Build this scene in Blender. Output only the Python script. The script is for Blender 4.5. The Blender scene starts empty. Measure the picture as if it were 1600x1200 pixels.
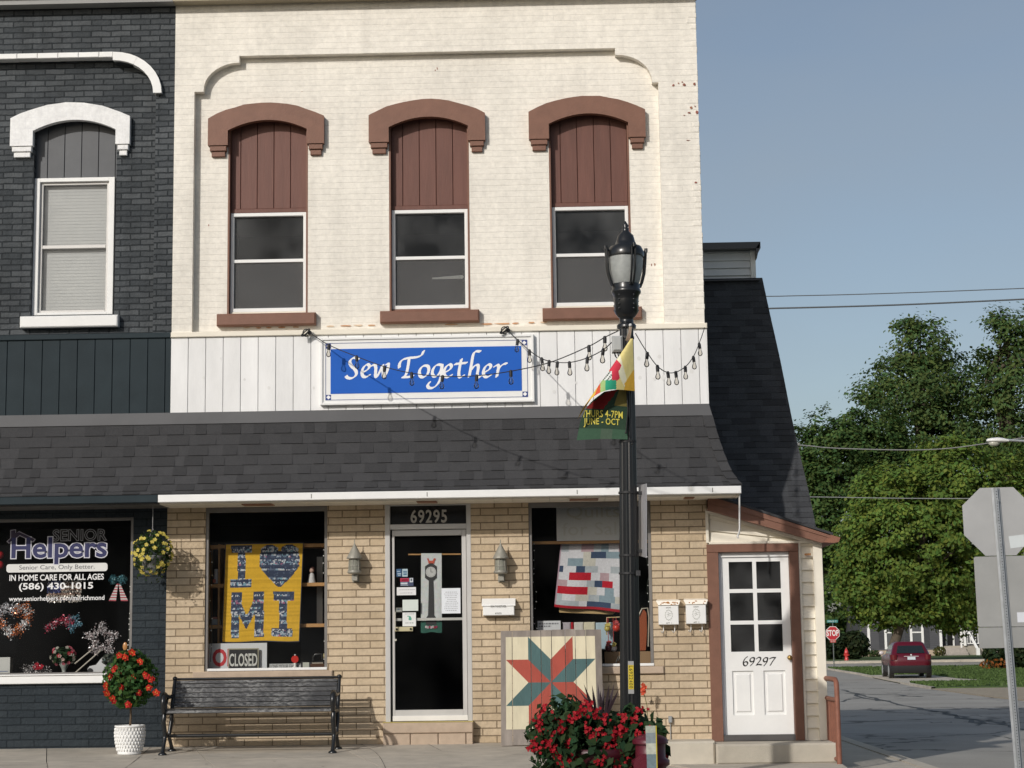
import bpy, math, random
import numpy as np
from mathutils import Vector, Matrix
random.seed(11); rng = np.random.default_rng(5)
sc = bpy.context.scene; COL = sc.collection

# ---------------------------------------------------------------- camera, sky, sun, exposure
FPX = 2840.0
CAMLOC = Vector((0, -20, 1.13))
_y, _p, _r = math.radians(1.28), math.radians(8.1), math.radians(.8)
FW = Vector((-math.sin(_y)*math.cos(_p), math.cos(_y)*math.cos(_p), math.sin(_p)))
_r0 = Vector((math.cos(_y), math.sin(_y), 0)); _u0 = _r0.cross(FW)
RT = _r0*math.cos(_r) - _u0*math.sin(_r); UP = RT.cross(FW)
cd = bpy.data.cameras.new('camera'); cam = bpy.data.objects.new('camera', cd); COL.objects.link(cam)
cd.sensor_width = 36; cd.lens = FPX/1600*36; cd.clip_end = 3000; cd.clip_start = .1
M3 = Matrix((RT, UP, -FW)).transposed()
cam.matrix_world = Matrix.Translation(CAMLOC) @ M3.to_4x4()
sc.camera = cam
SUN_DIR = Vector((.62, 1, -.58)).normalized()          # the way the light travels
SUN_EL = math.asin(-SUN_DIR.z)
w = bpy.data.worlds.new('World'); sc.world = w; w.use_nodes = True
nt = w.node_tree; bg = nt.nodes['Background']
sky = nt.nodes.new('ShaderNodeTexSky'); sky.sky_type = 'NISHITA'; sky.sun_disc = False
sky.sun_elevation = SUN_EL; sky.sun_rotation = math.atan2(-SUN_DIR.x, -SUN_DIR.y)
sky.air_density = 1.0; sky.dust_density = 2.0; sky.ozone_density = 1.0
hs = nt.nodes.new('ShaderNodeHueSaturation'); hs.inputs['Saturation'].default_value = .88; hs.inputs['Value'].default_value = .97
nt.links.new(sky.outputs[0], hs.inputs['Color']); tc = nt.nodes.new('ShaderNodeTexCoord'); mp = nt.nodes.new('ShaderNodeMapping'); mp.inputs['Scale'].default_value = (2.2, 2.2, 6.0); nz = nt.nodes.new('ShaderNodeTexNoise'); nz.inputs['Scale'].default_value = 1.1; nz.inputs['Detail'].default_value = 6
mr = nt.nodes.new('ShaderNodeMapRange'); mr.inputs[1].default_value = .38; mr.inputs[2].default_value = .70; mr.inputs[3].default_value = 0; mr.inputs[4].default_value = .42
mxs = nt.nodes.new('ShaderNodeMix'); mxs.data_type = 'RGBA'; mxs.inputs[7].default_value = (3.3, 3.75, 4.15, 1)
nt.links.new(tc.outputs['Generated'], mp.inputs[0]); nt.links.new(mp.outputs[0], nz.inputs['Vector']); nt.links.new(nz.outputs['Fac'], mr.inputs[0]); nt.links.new(mr.outputs[0], mxs.inputs[0]); nt.links.new(hs.outputs[0], mxs.inputs[6]); nt.links.new(mxs.outputs[2], bg.inputs[0]); bg.inputs[1].default_value = .10
sl = bpy.data.lights.new('sun', 'SUN'); sl.energy = 2.65; sl.angle = math.radians(.9); sl.color = (1, .955, .90)
so = bpy.data.objects.new('sun', sl); COL.objects.link(so)
so.rotation_euler = SUN_DIR.to_track_quat('-Z', 'Y').to_euler(); so.location = (-20, -40, 25)
sc.view_settings.view_transform = 'Standard'; sc.view_settings.look = 'None'
sc.view_settings.exposure = 0; sc.view_settings.gamma = 1
try: sc.cycles.max_bounces = 8; sc.cycles.transparent_max_bounces = 24
except Exception: pass

def P(px, py, Y=0.0):                    # where a point of the plan lies on the plane y = Y
    d = FW*FPX + RT*(px-800) - UP*(py-600)
    return CAMLOC + d*((Y-CAMLOC.y)/d.y)
def G(px, py, Z=0.0):                    # ... and on the level z = Z
    d = FW*FPX + RT*(px-800) - UP*(py-600)
    return CAMLOC + d*((Z-CAMLOC.z)/d.z)
def PX(px, py, Y=0.0): return P(px, py, Y).x
def PZ(px, py, Y=0.0): return P(px, py, Y).z
def lin(r, g, b):
    f = lambda c: (c/255/12.92 if c <= 10 else ((c/255+.055)/1.055)**2.4)
    return (f(r), f(g), f(b))

# ---------------------------------------------------------------- materials
def _new(name):
    m = bpy.data.materials.new(name); m.use_nodes = True
    return m, m.node_tree, m.node_tree.nodes['Principled BSDF']
def _n(t, typ, **kw):
    n = t.nodes.new(typ)
    for k, v in kw.items(): setattr(n, k, v)
    return n
def _noise(t, scale, detail=4, vec=None, rough=.55):
    n = _n(t, 'ShaderNodeTexNoise'); n.inputs['Scale'].default_value = scale
    n.inputs['Detail'].default_value = detail; n.inputs['Roughness'].default_value = rough
    if vec: t.links.new(vec, n.inputs['Vector'])
    return n.outputs['Fac']
def _pos(t): return _n(t, 'ShaderNodeNewGeometry').outputs['Position']
def _map(t, fac, a, b, lo=.3, hi=.7):
    n = _n(t, 'ShaderNodeMapRange'); t.links.new(fac, n.inputs[0])
    n.inputs[1].default_value = lo; n.inputs[2].default_value = hi; n.inputs[3].default_value = a; n.inputs[4].default_value = b
    return n.outputs[0]
def _mix(t, kind, fac, a, b):
    n = _n(t, 'ShaderNodeMix', data_type='RGBA', blend_type=kind)
    for s, v in ((0, fac), (6, a), (7, b)):
        if hasattr(v, 'links'): t.links.new(v, n.inputs[s])
        elif s == 0: n.inputs[0].default_value = v
        else: n.inputs[s].default_value = (*v[:3], 1)
    return n.outputs[2]
def _scale(t, col, fac):
    n = _n(t, 'ShaderNodeVectorMath', operation='SCALE')
    t.links.new(col, n.inputs[0]); t.links.new(fac, n.inputs['Scale']); return n.outputs[0]
def _attr(t): return _n(t, 'ShaderNodeAttribute', attribute_name='Col').outputs['Color']
def _bump(t, b, height, strength, dist=.01):
    n = _n(t, 'ShaderNodeBump'); n.inputs['Strength'].default_value = strength; n.inputs['Distance'].default_value = dist
    t.links.new(height, n.inputs['Height']); t.links.new(n.outputs[0], b.inputs['Normal'])

def mat(name, rgb=(1, 1, 1), rough=.6, var=.08, vs=5, bump=0, bs=60, metal=0, spec=.4, dirt=0, stretch=None, trans=0):
    m, t, b = _new(name); p = _pos(t)
    if stretch:
        mp = _n(t, 'ShaderNodeMapping'); mp.inputs['Scale'].default_value = stretch; t.links.new(p, mp.inputs[0]); p = mp.outputs[0]
    c = _mix(t, 'MULTIPLY', 1, rgb, _attr(t))
    if var: c = _scale(t, c, _map(t, _noise(t, vs, 5, p), 1-var, 1+var))
    if dirt: c = _scale(t, c, _map(t, _noise(t, vs*.23+.3, 6, p, .7), 1-dirt, 1, .3, .55))
    t.links.new(c, b.inputs['Base Color'])
    b.inputs['Roughness'].default_value = rough; b.inputs['Metallic'].default_value = metal
    b.inputs['Specular IOR Level'].default_value = spec
    if bump: _bump(t, b, _noise(t, bs, 3, p), bump)
    if trans:
        tr = _n(t, 'ShaderNodeBsdfTranslucent'); t.links.new(c, tr.inputs[0])
        mx = _n(t, 'ShaderNodeMixShader'); mx.inputs[0].default_value = trans
        t.links.new(b.outputs[0], mx.inputs[1]); t.links.new(tr.outputs[0], mx.inputs[2])
        t.links.new(mx.outputs[0], t.nodes['Material Output'].inputs[0])
    return m

def brick(name, c1, c2, mortar_shade, bw, rh, ms, bump, off=(0, 0), rough=.75, grain=.3, gs=45, smooth=.1, dirt=.1, warp=.006, dist=.012, hor=0):
    m, t, b = _new(name); p = _pos(t)
    sp = _n(t, 'ShaderNodeSeparateXYZ'); t.links.new(p, sp.inputs[0])
    ad = _n(t, 'ShaderNodeMath', operation='ADD'); t.links.new(sp.outputs[0], ad.inputs[0]); t.links.new(sp.outputs[1], ad.inputs[1])
    cb = _n(t, 'ShaderNodeCombineXYZ'); t.links.new(ad.outputs[0], cb.inputs[0]); t.links.new(sp.outputs[2], cb.inputs[1])
    wn = _n(t, 'ShaderNodeTexNoise'); wn.inputs['Scale'].default_value = 7; wn.inputs['Detail'].default_value = 4; t.links.new(p, wn.inputs['Vector'])
    ms_ = _n(t, 'ShaderNodeVectorMath', operation='MULTIPLY_ADD')
    t.links.new(wn.outputs['Color'], ms_.inputs[0]); ms_.inputs[1].default_value = (warp, warp, 0); t.links.new(cb.outputs[0], ms_.inputs[2])
    of = _n(t, 'ShaderNodeVectorMath', operation='ADD'); t.links.new(ms_.outputs[0], of.inputs[0]); of.inputs[1].default_value = (off[0], off[1], 0)
    br = _n(t, 'ShaderNodeTexBrick'); t.links.new(of.outputs[0], br.inputs['Vector'])
    br.inputs['Scale'].default_value = 1; br.inputs['Brick Width'].default_value = bw; br.inputs['Row Height'].default_value = rh
    br.inputs['Mortar Size'].default_value = ms; br.inputs['Mortar Smooth'].default_value = smooth; br.inputs['Bias'].default_value = 0
    br.inputs['Color1'].default_value = (*c1, 1); br.inputs['Color2'].default_value = (*c2, 1); br.inputs['Mortar'].default_value = (*mortar_shade, 1)
    c = _mix(t, 'MULTIPLY', 1, br.outputs['Color'], _attr(t))
    c = _scale(t, c, _map(t, _noise(t, gs*.6, 5, p, .7), .9, 1.1))
    c = _scale(t, c, _map(t, _noise(t, 1.1, 6, p, .65), 1-dirt, 1.04, .3, .6))
    mpv = _n(t, 'ShaderNodeMapping'); mpv.inputs['Scale'].default_value = (5, 5, .45); t.links.new(p, mpv.inputs[0])
    c = _scale(t, c, _map(t, _noise(t, 1, 6, mpv.outputs[0], .65), 1-dirt*.8, 1.02, .32, .55))
    t.links.new(c, b.inputs['Base Color']); b.inputs['Roughness'].default_value = rough; b.inputs['Specular IOR Level'].default_value = .15
    inv = _n(t, 'ShaderNodeMath', operation='SUBTRACT'); inv.inputs[0].default_value = 1; t.links.new(br.outputs['Fac'], inv.inputs[1])
    g = _n(t, 'ShaderNodeMath', operation='MULTIPLY_ADD'); t.links.new(_noise(t, gs, 4, p, .6), g.inputs[0]); g.inputs[1].default_value = grain; t.links.new(inv.outputs[0], g.inputs[2])
    hgt = g.outputs[0]
    if hor:                                   # courses read, upright joints nearly filled with paint
        b2 = _n(t, 'ShaderNodeTexBrick'); t.links.new(of.outputs[0], b2.inputs['Vector'])
        for k, v in (('Scale', 1), ('Brick Width', 40), ('Row Height', rh), ('Mortar Size', ms), ('Mortar Smooth', smooth), ('Bias', 0)): b2.inputs[k].default_value = v
        h2 = _n(t, 'ShaderNodeMath', operation='MULTIPLY_ADD'); t.links.new(b2.outputs['Fac'], h2.inputs[0]); h2.inputs[1].default_value = -hor; t.links.new(hgt, h2.inputs[2]); hgt = h2.outputs[0]
        inv.inputs[0].default_value = 0
        sc_ = _n(t, 'ShaderNodeMath', operation='MULTIPLY'); t.links.new(br.outputs['Fac'], sc_.inputs[0]); sc_.inputs[1].default_value = .22; t.links.new(sc_.outputs[0], inv.inputs[1])
    _bump(t, b, hgt, bump, dist)
    return m

def glass(name, tint=(.86, .88, .88), ior=1.42, rough=.02, film_sheen=0, fs=1.3):
    m = bpy.data.materials.new(name); m.use_nodes = True; t = m.node_tree; t.nodes.clear()
    o = _n(t, 'ShaderNodeOutputMaterial'); a = _n(t, 'ShaderNodeBsdfTransparent'); a.inputs[0].default_value = (*tint, 1)
    g = _n(t, 'ShaderNodeBsdfGlossy'); g.inputs['Roughness'].default_value = rough
    f = _n(t, 'ShaderNodeFresnel'); f.inputs[0].default_value = ior; mx = _n(t, 'ShaderNodeMixShader')
    t.links.new(f.outputs[0], mx.inputs[0]); t.links.new(a.outputs[0], mx.inputs[1]); t.links.new(g.outputs[0], mx.inputs[2]); out = mx.outputs[0]
    if film_sheen:  # patchy diffuse film over the pane, also used to paint in reflections
        d = _n(t, 'ShaderNodeBsdfDiffuse'); d.inputs[0].default_value = (.55, .56, .56, 1); m2 = _n(t, 'ShaderNodeMixShader')
        t.links.new(_map(t, _noise(t, fs, 4, _pos(t), .5), 0, film_sheen, .35, .72), m2.inputs[0]); t.links.new(out, m2.inputs[1]); t.links.new(d.outputs[0], m2.inputs[2]); out = m2.outputs[0]
    t.links.new(out, o.inputs[0])
    return m
def screen(name, rgb, cover):
    m = bpy.data.materials.new(name); m.use_nodes = True; t = m.node_tree; t.nodes.clear()
    o = _n(t, 'ShaderNodeOutputMaterial'); a = _n(t, 'ShaderNodeBsdfTransparent')
    g = _n(t, 'ShaderNodeBsdfDiffuse'); g.inputs[0].default_value = (*rgb, 1); mx = _n(t, 'ShaderNodeMixShader'); mx.inputs[0].default_value = cover
    t.links.new(a.outputs[0], mx.inputs[1]); t.links.new(g.outputs[0], mx.inputs[2]); t.links.new(mx.outputs[0], o.inputs[0])
    return m
def asphalt(name, rgb, cracks=True):
    m, t, b = _new(name); p = _pos(t)
    c = _mix(t, 'MULTIPLY', 1, rgb, _attr(t))
    c = _scale(t, c, _map(t, _noise(t, 60, 3, p, .7), .85, 1.15)); c = _scale(t, c, _map(t, _noise(t, .5, 6, p, .6), .82, 1.1))
    if cracks:
        vo = _n(t, 'ShaderNodeTexVoronoi', feature='DISTANCE_TO_EDGE'); vo.inputs['Scale'].default_value = .16
        wn = _n(t, 'ShaderNodeTexNoise'); wn.inputs['Scale'].default_value = .8; wn.inputs['Detail'].default_value = 6; t.links.new(p, wn.inputs['Vector'])
        ma = _n(t, 'ShaderNodeVectorMath', operation='MULTIPLY_ADD'); t.links.new(wn.outputs['Color'], ma.inputs[0]); ma.inputs[1].default_value = (3.2, 3.2, 0); t.links.new(p, ma.inputs[2])
        t.links.new(ma.outputs[0], vo.inputs['Vector'])
        c = _scale(t, c, _map(t, vo.outputs['Distance'], .45, 1, .004, .011))
    t.links.new(c, b.inputs['Base Color']); b.inputs['Roughness'].default_value = .85; b.inputs['Specular IOR Level'].default_value = .25
    _bump(t, b, _noise(t, 120, 2, p), .4, .006)
    return m

M = {}
M['white_brick'] = brick('cream_painted_brick', (.805, .768, .69), (.79, .752, .675), (.79, .752, .675), .235, .0672, .0055, .48, smooth=.5, grain=.7, gs=26, dirt=.085, dist=.009, warp=.016, hor=.8)
M['dark_brick'] = brick('charcoal_painted_brick', (.054, .061, .067), (.102, .111, .118), (.031, .036, .040), .225, .0672, .008, .9, grain=1.3, gs=32, dirt=.25, smooth=.25, warp=.022)  # mortar darker than the bricks, painting the shadow in the joints
M['dark_block'] = brick('charcoal_painted_split_brick', (.026, .034, .041), (.036, .045, .052), (.018, .024, .029), .3, .0795, .006, .9, grain=1.6, gs=26, dirt=.1, smooth=.3)
M['tan_brick'] = brick('tan_split_face_brick', (.60, .485, .345), (.51, .40, .27), (.25, .19, .125), .305, .0795, .0065, .8, off=(.05, .02), grain=1.0, gs=30, dirt=.12, smooth=.15, warp=.004)  # dark mortar colour paints shadow lines under the courses
M['white_hood'] = brick('white_painted_voussoirs', (.82, .82, .81), (.80, .80, .79), (.79, .79, .79), .072, .125, .004, .35, smooth=.4, grain=.5, gs=30, dirt=.05, dist=.008)
M['cream'] = mat('cream_paint', (.80, .745, .63), .6, .05, 3, .15, 30)
M['white'] = mat('white_paint', (.82, .82, .80), .45, .03, 4, .08, 40, dirt=.05)
M['white_board'] = mat('white_painted_boards', (.80, .80, .79), .5, .05, 6, .1, 50, dirt=.1, stretch=(1, 1, .3))
M['brown'] = mat('brown_paint', lin(124, 88, 72), .55, .08, 9, .25, 60, dirt=.08)
M['brown_board'] = mat('brown_painted_boards', lin(106, 70, 60), .55, .12, 14, .15, 60, stretch=(1, 1, .12))
M['charcoal'] = mat('charcoal_paint', (.022, .033, .039), .6, .12, 3, .1, 40, spec=.15)
M['grey_board'] = mat('grey_painted_boards', (.085, .09, .098), .5, .06, 8, .05, 40)
M['shingle'] = mat('asphalt_shingle', (.047, .047, .049), .9, .14, 90, .6, 160, dirt=.12)
M['shingle_dark'] = mat('dark_asphalt_shingle', (.050, .052, .056), .9, .18, 60, .6, 120, dirt=.1)
M['flashing'] = mat('grey_flashing', (.085, .085, .088), .6, .1, 2, .1, 20)
M['alu'] = mat('painted_aluminium', (.55, .54, .52), .4, .05, 4, .03, 30, metal=.15)
M['alu_dark'] = mat('weathered_aluminium', (.20, .19, .18), .45, .12, 5, .05, 30, metal=.2)
M['stone'] = mat('tan_stone_sill', (.46, .36, .27), .8, .1, 9, .3, 60)
M['concrete'] = mat('pale_concrete', (.48, .435, .365), .85, .09, 5, .35, 140, dirt=.22)
M['step'] = mat('stained_concrete', (.47, .43, .355), .85, .1, 3, .4, 120, dirt=.24)
M['asphalt'] = asphalt('worn_asphalt', (.335, .32, .29))
M['asphalt_dark'] = asphalt('dark_asphalt', (.10, .10, .10), False)
M['gravel'] = mat('sandy_gravel', (.33, .28, .21), .95, .15, 8, .7, 60, dirt=.2)
M['grass'] = mat('grass', (.065, .105, .028), .9, .3, 1.2, .8, 30, dirt=.2)
M['blade'] = mat('grass_blades', (.075, .125, .03), .7, .2, 2, trans=.25)
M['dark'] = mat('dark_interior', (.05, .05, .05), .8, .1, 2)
M['black'] = mat('black_gloss_paint', (.012, .013, .014), .28, .1, 8, .06, 60, spec=.6)
M['blackrough'] = mat('worn_black_paint', (.022, .022, .023), .55, .2, 14, .2, 60)
M['glass'] = glass('window_glass', film_sheen=.11, fs=2.1)  # strong patchy film paints streaky reflections into the upper panes
M['shopglass'] = glass('shop_window_glass', (.93, .94, .94), 1.4, film_sheen=.018, fs=.9)
M['screen'] = screen('insect_screen', (.16, .16, .16), .5)
M['paint'] = mat('printed_colour', (1, 1, 1), .6, .03, 8)
M['cloth'] = mat('quilted_cloth', (1, 1, 1), .9, .05, 30, .35, 25, spec=.1)
M['gloss'] = mat('glossy_colour', (1, 1, 1), .25, .02, 8, spec=.5)
M['leaf'] = mat('leaf', (1, 1, 1), .6, .15, .9, trans=.38, spec=.15)
M['petal'] = mat('petal', (1, 1, 1), .6, .1, 30, trans=.25, spec=.2)
M['bark'] = mat('bark', (.085, .068, .05), .9, .3, 6, .9, 12, stretch=(1, 1, .3))
M['wood'] = mat('pine_shelf', (.50, .27, .10), .6, .12, 8, .1, 20)
M['greywood'] = mat('weathered_planks', (.23, .20, .175), .85, .25, 10, .4, 30, stretch=(1, 1, .12))
M['boardpaint'] = mat('painted_planks', (1, 1, 1), .7, .1, 10, .3, 40, stretch=(1, 1, .12))
M['lantern'] = mat('grey_lantern_metal', (.30, .29, .25), .5, .12, 20, .2, 60, metal=.2)
M['frost'] = mat('frosted_globe', (.50, .52, .50), .35, .15, 14, spec=.5, trans=.35)
M['galv'] = mat('galvanised_steel', (.40, .42, .43), .45, .1, 14, .08, 40, metal=.5)
M['signback'] = mat('bare_aluminium_sign', (.50, .50, .49), .5, .06, 3, .05, 50, metal=.35, dirt=.1)
M['tinsel'] = mat('tinsel', (1, 1, 1), .3, 0, metal=.2, spec=.8)
M['bulb'] = glass('clear_bulb', (.9, .88, .84), 1.5)
M['maroon'] = mat('maroon_plastic', (.095, .010, .02), .4, .1, 6, .05, 40)
M['carpaint'] = mat('red_car_paint', (.085, .003, .012), .25, .03, 4, spec=.6)
M['carglass'] = mat('dark_car_glass', (.012, .018, .02), .08, 0, spec=.6)
M['rust'] = mat('rust_brown_paint', (.235, .095, .06), .6, .15, 14, .3, 60)

# ---------------------------------------------------------------- mesh helper
def unit(v): return v/(np.linalg.norm(v)+1e-12)
class MB:
    def __init__(s): s.v = []; s.f = []; s.c = []; s.m = []; s.sm = []
    def add(s, vs, fs, c=(1, 1, 1), m=0, sm=False):
        o = len(s.v); s.v += [tuple(map(float, q)) for q in vs]
        for f in fs: s.f.append([i+o for i in f]); s.c.append(c); s.m.append(m); s.sm.append(sm)
        return s
    def box(s, x0, x1, y0, y1, z0, z1, c=(1, 1, 1), m=0):
        x0, x1 = min(x0, x1), max(x0, x1); y0, y1 = min(y0, y1), max(y0, y1); z0, z1 = min(z0, z1), max(z0, z1)
        return s.add([(x0, y0, z0), (x1, y0, z0), (x1, y1, z0), (x0, y1, z0), (x0, y0, z1), (x1, y0, z1), (x1, y1, z1), (x0, y1, z1)],
              [(0, 3, 2, 1), (4, 5, 6, 7), (0, 1, 5, 4), (1, 2, 6, 5), (2, 3, 7, 6), (3, 0, 4, 7)], c, m)
    def bevbox(s, x0, x1, y0, y1, z0, z1, b=.006, c=(1, 1, 1), m=0):          # box whose front edges are chamfered
        x0, x1 = min(x0, x1), max(x0, x1); z0, z1 = min(z0, z1), max(z0, z1)
        v = []
        for y, e in ((y0, b), (y0+b, 0), (y1, 0)):
            v += [(x0+e, y, z0+e), (x1-e, y, z0+e), (x1-e, y, z1-e), (x0+e, y, z1-e)]
        f = [(0, 1, 2, 3), (11, 10, 9, 8)]
        for k in (0, 4):
            for i in range(4): f.append((k+i, k+4+i, k+4+(i+1) % 4, k+(i+1) % 4))
        return s.add(v, f, c, m)
    def quad(s, a, b, c_, d, c=(1, 1, 1), m=0): return s.add([a, b, c_, d], [(0, 1, 2, 3)], c, m)
    def prism(s, pts, y0, y1, c=(1, 1, 1), m=0):          # outline in (x,z) extruded along y
        n = len(pts); v = [(x, y0, z) for x, z in pts]+[(x, y1, z) for x, z in pts]
        f = [tuple(range(n)), tuple(range(2*n-1, n-1, -1))]+[(i, i+n, (i+1) % n+n, (i+1) % n) for i in range(n)]
        return s.add(v, f, c, m)
    def slab(s, pts, z0, z1, c=(1, 1, 1), m=0):           # outline in (x,y) extruded along z
        n = len(pts); v = [(x, y, z1) for x, y in pts]+[(x, y, z0) for x, y in pts]
        f = [tuple(range(n)), tuple(range(2*n-1, n-1, -1))]+[(i, i+n, (i+1) % n+n, (i+1) % n) for i in range(n)]
        return s.add(v, f, c, m)
    def tube(s, pts, r, n=8, c=(1, 1, 1), m=0, cap=True):
        pts = [np.array(p, float) for p in pts]; k = len(pts)
        rs = r if isinstance(r, (list, tuple)) else [r]*k
        v = []; a = None
        for i, p in enumerate(pts):
            d = unit(pts[min(i+1, k-1)]-pts[max(i-1, 0)])
            if a is None:
                a = np.cross(d, (0, 0, 1.))
                if np.linalg.norm(a) < .05: a = np.cross(d, (0, 1., 0))
            a = unit(a-d*np.dot(a, d)); b = np.cross(d, a)
            for j in range(n):
                t = 2*math.pi*j/n; v.append(p+rs[i]*(math.cos(t)*a+math.sin(t)*b))
        f = [(i*n+j, i*n+(j+1) % n, (i+1)*n+(j+1) % n, (i+1)*n+j) for i in range(k-1) for j in range(n)]
        s.add(v, f, c, m, True)
        if cap: s.add([v[j] for j in range(n)], [tuple(range(n-1, -1, -1))], c, m); s.add(v[-n:], [tuple(range(n))], c, m)
        return s
    def lathe(s, cx, cy, prof, n=20, c=(1, 1, 1), m=0, flute=0, sm=True, sx=1, sy=1):
        v = []
        for r, z in prof:
            for j in range(n):
                t = 2*math.pi*j/n; q = r*(1-flute*(j % 2)); v.append((cx+q*math.cos(t)*sx, cy+q*math.sin(t)*sy, z))
        k = len(prof)
        f = [(i*n+j, i*n+(j+1) % n, (i+1)*n+(j+1) % n, (i+1)*n+j) for i in range(k-1) for j in range(n)]
        s.add(v, f, c, m, sm)
        s.add(v[:n], [tuple(range(n-1, -1, -1))], c, m); s.add(v[-n:], [tuple(range(n))], c, m)
        return s
    def ball(s, ctr, r, c=(1, 1, 1), m=0, n=12, sx=1, sy=1, sz=1):
        pr = [(r*math.sin(math.pi*i/8), -r*math.cos(math.pi*i/8)*sz) for i in range(9)]
        pr[0] = (r*.02, pr[0][1]); pr[-1] = (r*.02, pr[-1][1])
        return s.lathe(ctr[0], ctr[1], [(a, ctr[2]+b) for a, b in pr], n, c, m, sx=sx, sy=sy)
    def build(s, name, mats, parent=None, base=None):
        if not isinstance(mats, (list, tuple)): mats = [mats]
        o = Vector((0, 0, 0)); r = parent
        while r is not None: o = o + Vector(r.location); r = r.parent
        if base is not None: o = Vector(base)
        me = bpy.data.meshes.new(name)
        me.from_pydata([(x-o.x, y-o.y, z-o.z) for x, y, z in s.v], [], s.f)
        for m in mats: me.materials.append(m)
        me.polygons.foreach_set('material_index', s.m); me.polygons.foreach_set('use_smooth', s.sm)
        a = me.attributes.new('Col', 'FLOAT_COLOR', 'FACE')
        a.data.foreach_set('color', np.array([(*c[:3], 1) for c in s.c], dtype=np.float32).ravel())
        me.update()
        ob = bpy.data.objects.new(name, me); COL.objects.link(ob)
        if parent is not None: ob.parent = parent
        if base is not None: ob.location = base
        return ob
def thing(name, label, cat, loc=(0, 0, 0), group=None):
    o = bpy.data.objects.new(name, None); COL.objects.link(o); o.location = loc; o.empty_display_size = .1
    return tag(o, label, cat, group)
def tag(o, label, cat, group=None):
    o['label'] = label; o['category'] = cat
    if group: o['group'] = group
    return o
def setting(o, kind='structure'): o['kind'] = kind; return o

def cloud(name, pos, nrm, size, cols, m, parent=None, aspect=.55, base=None, kind=None):
    """many small leaf-shaped faces as one mesh"""
    pos = np.asarray(pos, float); n = len(pos)
    nrm = np.asarray(nrm, float); nrm /= np.linalg.norm(nrm, axis=1)[:, None]+1e-9
    rv = rng.normal(size=(n, 3)); a = np.cross(nrm, rv); a /= np.linalg.norm(a, axis=1)[:, None]+1e-9; b = np.cross(nrm, a)
    sz = np.broadcast_to(np.asarray(size, float), (n,))[:, None]
    bend = nrm*sz*.18
    V = np.stack([pos-a*sz, pos-b*sz*aspect+bend, pos+a*sz, pos+b*sz*aspect+bend], 1).reshape(-1, 3)
    o = np.zeros(3); r = parent
    while r is not None: o = o+np.array(r.location); r = r.parent
    if base is not None: o = np.array(base)
    me = bpy.data.meshes.new(name); me.vertices.add(4*n); me.loops.add(4*n); me.polygons.add(n)
    me.vertices.foreach_set('co', (V-o).astype(np.float32).ravel()); me.loops.foreach_set('vertex_index', np.arange(4*n, dtype=np.int32))
    me.polygons.foreach_set('loop_start', np.arange(0, 4*n, 4, dtype=np.int32)); me.polygons.foreach_set('loop_total', np.full(n, 4, dtype=np.int32))
    me.update(calc_edges=True); me.materials.append(m)
    at = me.attributes.new('Col', 'FLOAT_COLOR', 'FACE'); at.data.foreach_set('color', np.concatenate([np.asarray(cols, float), np.ones((n, 1))], 1).astype(np.float32).ravel())
    ob = bpy.data.objects.new(name, me); COL.objects.link(ob)
    if parent is not None: ob.parent = parent
    if base is not None: ob.location = base
    if kind: ob['kind'] = kind
    return ob

# ---------------------------------------------------------------- lettering
def glyphs(s, shear=0, offset=0, spacing=1):
    cu = bpy.data.curves.new('letters', 'FONT'); cu.body = s; cu.shear = shear; cu.offset = offset; cu.resolution_u = 3; cu.space_character = spacing
    ob = bpy.data.objects.new('letters', cu); me = bpy.data.meshes.new_from_object(ob)
    v = np.array([q.co[:2] for q in me.vertices]); f = [tuple(p.vertices) for p in me.polygons]
    bpy.data.objects.remove(ob); bpy.data.curves.remove(cu); bpy.data.meshes.remove(me)
    return v, f
def write(mb, s, x0, x1, z0, z1, y, c=(1, 1, 1), m=0, shear=0, offset=0, spacing=1, ref=None):
    """fit the ink of s into the rectangle; ref gives the un-offset ink box so outlines line up"""
    v, f = glyphs(s, shear, offset, spacing)
    r = glyphs(s, shear, 0, spacing)[0] if offset else v
    lo, hi = r.min(0), r.max(0)
    X = x0+(v[:, 0]-lo[0])/(hi[0]-lo[0])*(x1-x0); Z = z0+(v[:, 1]-lo[1])/(hi[1]-lo[1])*(z1-z0)
    f = [q if _area(X, Z, q) > 0 else q[::-1] for q in f]
    mb.add([(a, y, b) for a, b in zip(X, Z)], f, c, m)
def _area(X, Z, q): return sum(X[q[i-1]]*Z[q[i]]-X[q[i]]*Z[q[i-1]] for i in range(len(q)))
def writep(mb, s, px0, px1, py0, py1, y, Y=None, **k):      # rectangle given as plan points on depth y
    a = P((px0+px1)/2, py1, y); b = P((px0+px1)/2, py0, y)
    write(mb, s, PX(px0, (py0+py1)/2, y), PX(px1, (py0+py1)/2, y), a.z, b.z, y if Y is None else Y, **k)
def catmull(pts, n=10):
    p = [np.array(q, float) for q in pts]; p = [2*p[0]-p[1]]+p+[2*p[-1]-p[-2]]; out = []
    for i in range(1, len(p)-2):
        for t in np.linspace(0, 1, n, endpoint=False):
            a, b, c, d = p[i-1:i+3]
            out.append(.5*((2*b)+(-a+c)*t+(2*a-5*b+4*c-d)*t*t+(-a+3*b-3*c+d)*t**3))
    out.append(p[-2]); return out
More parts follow.
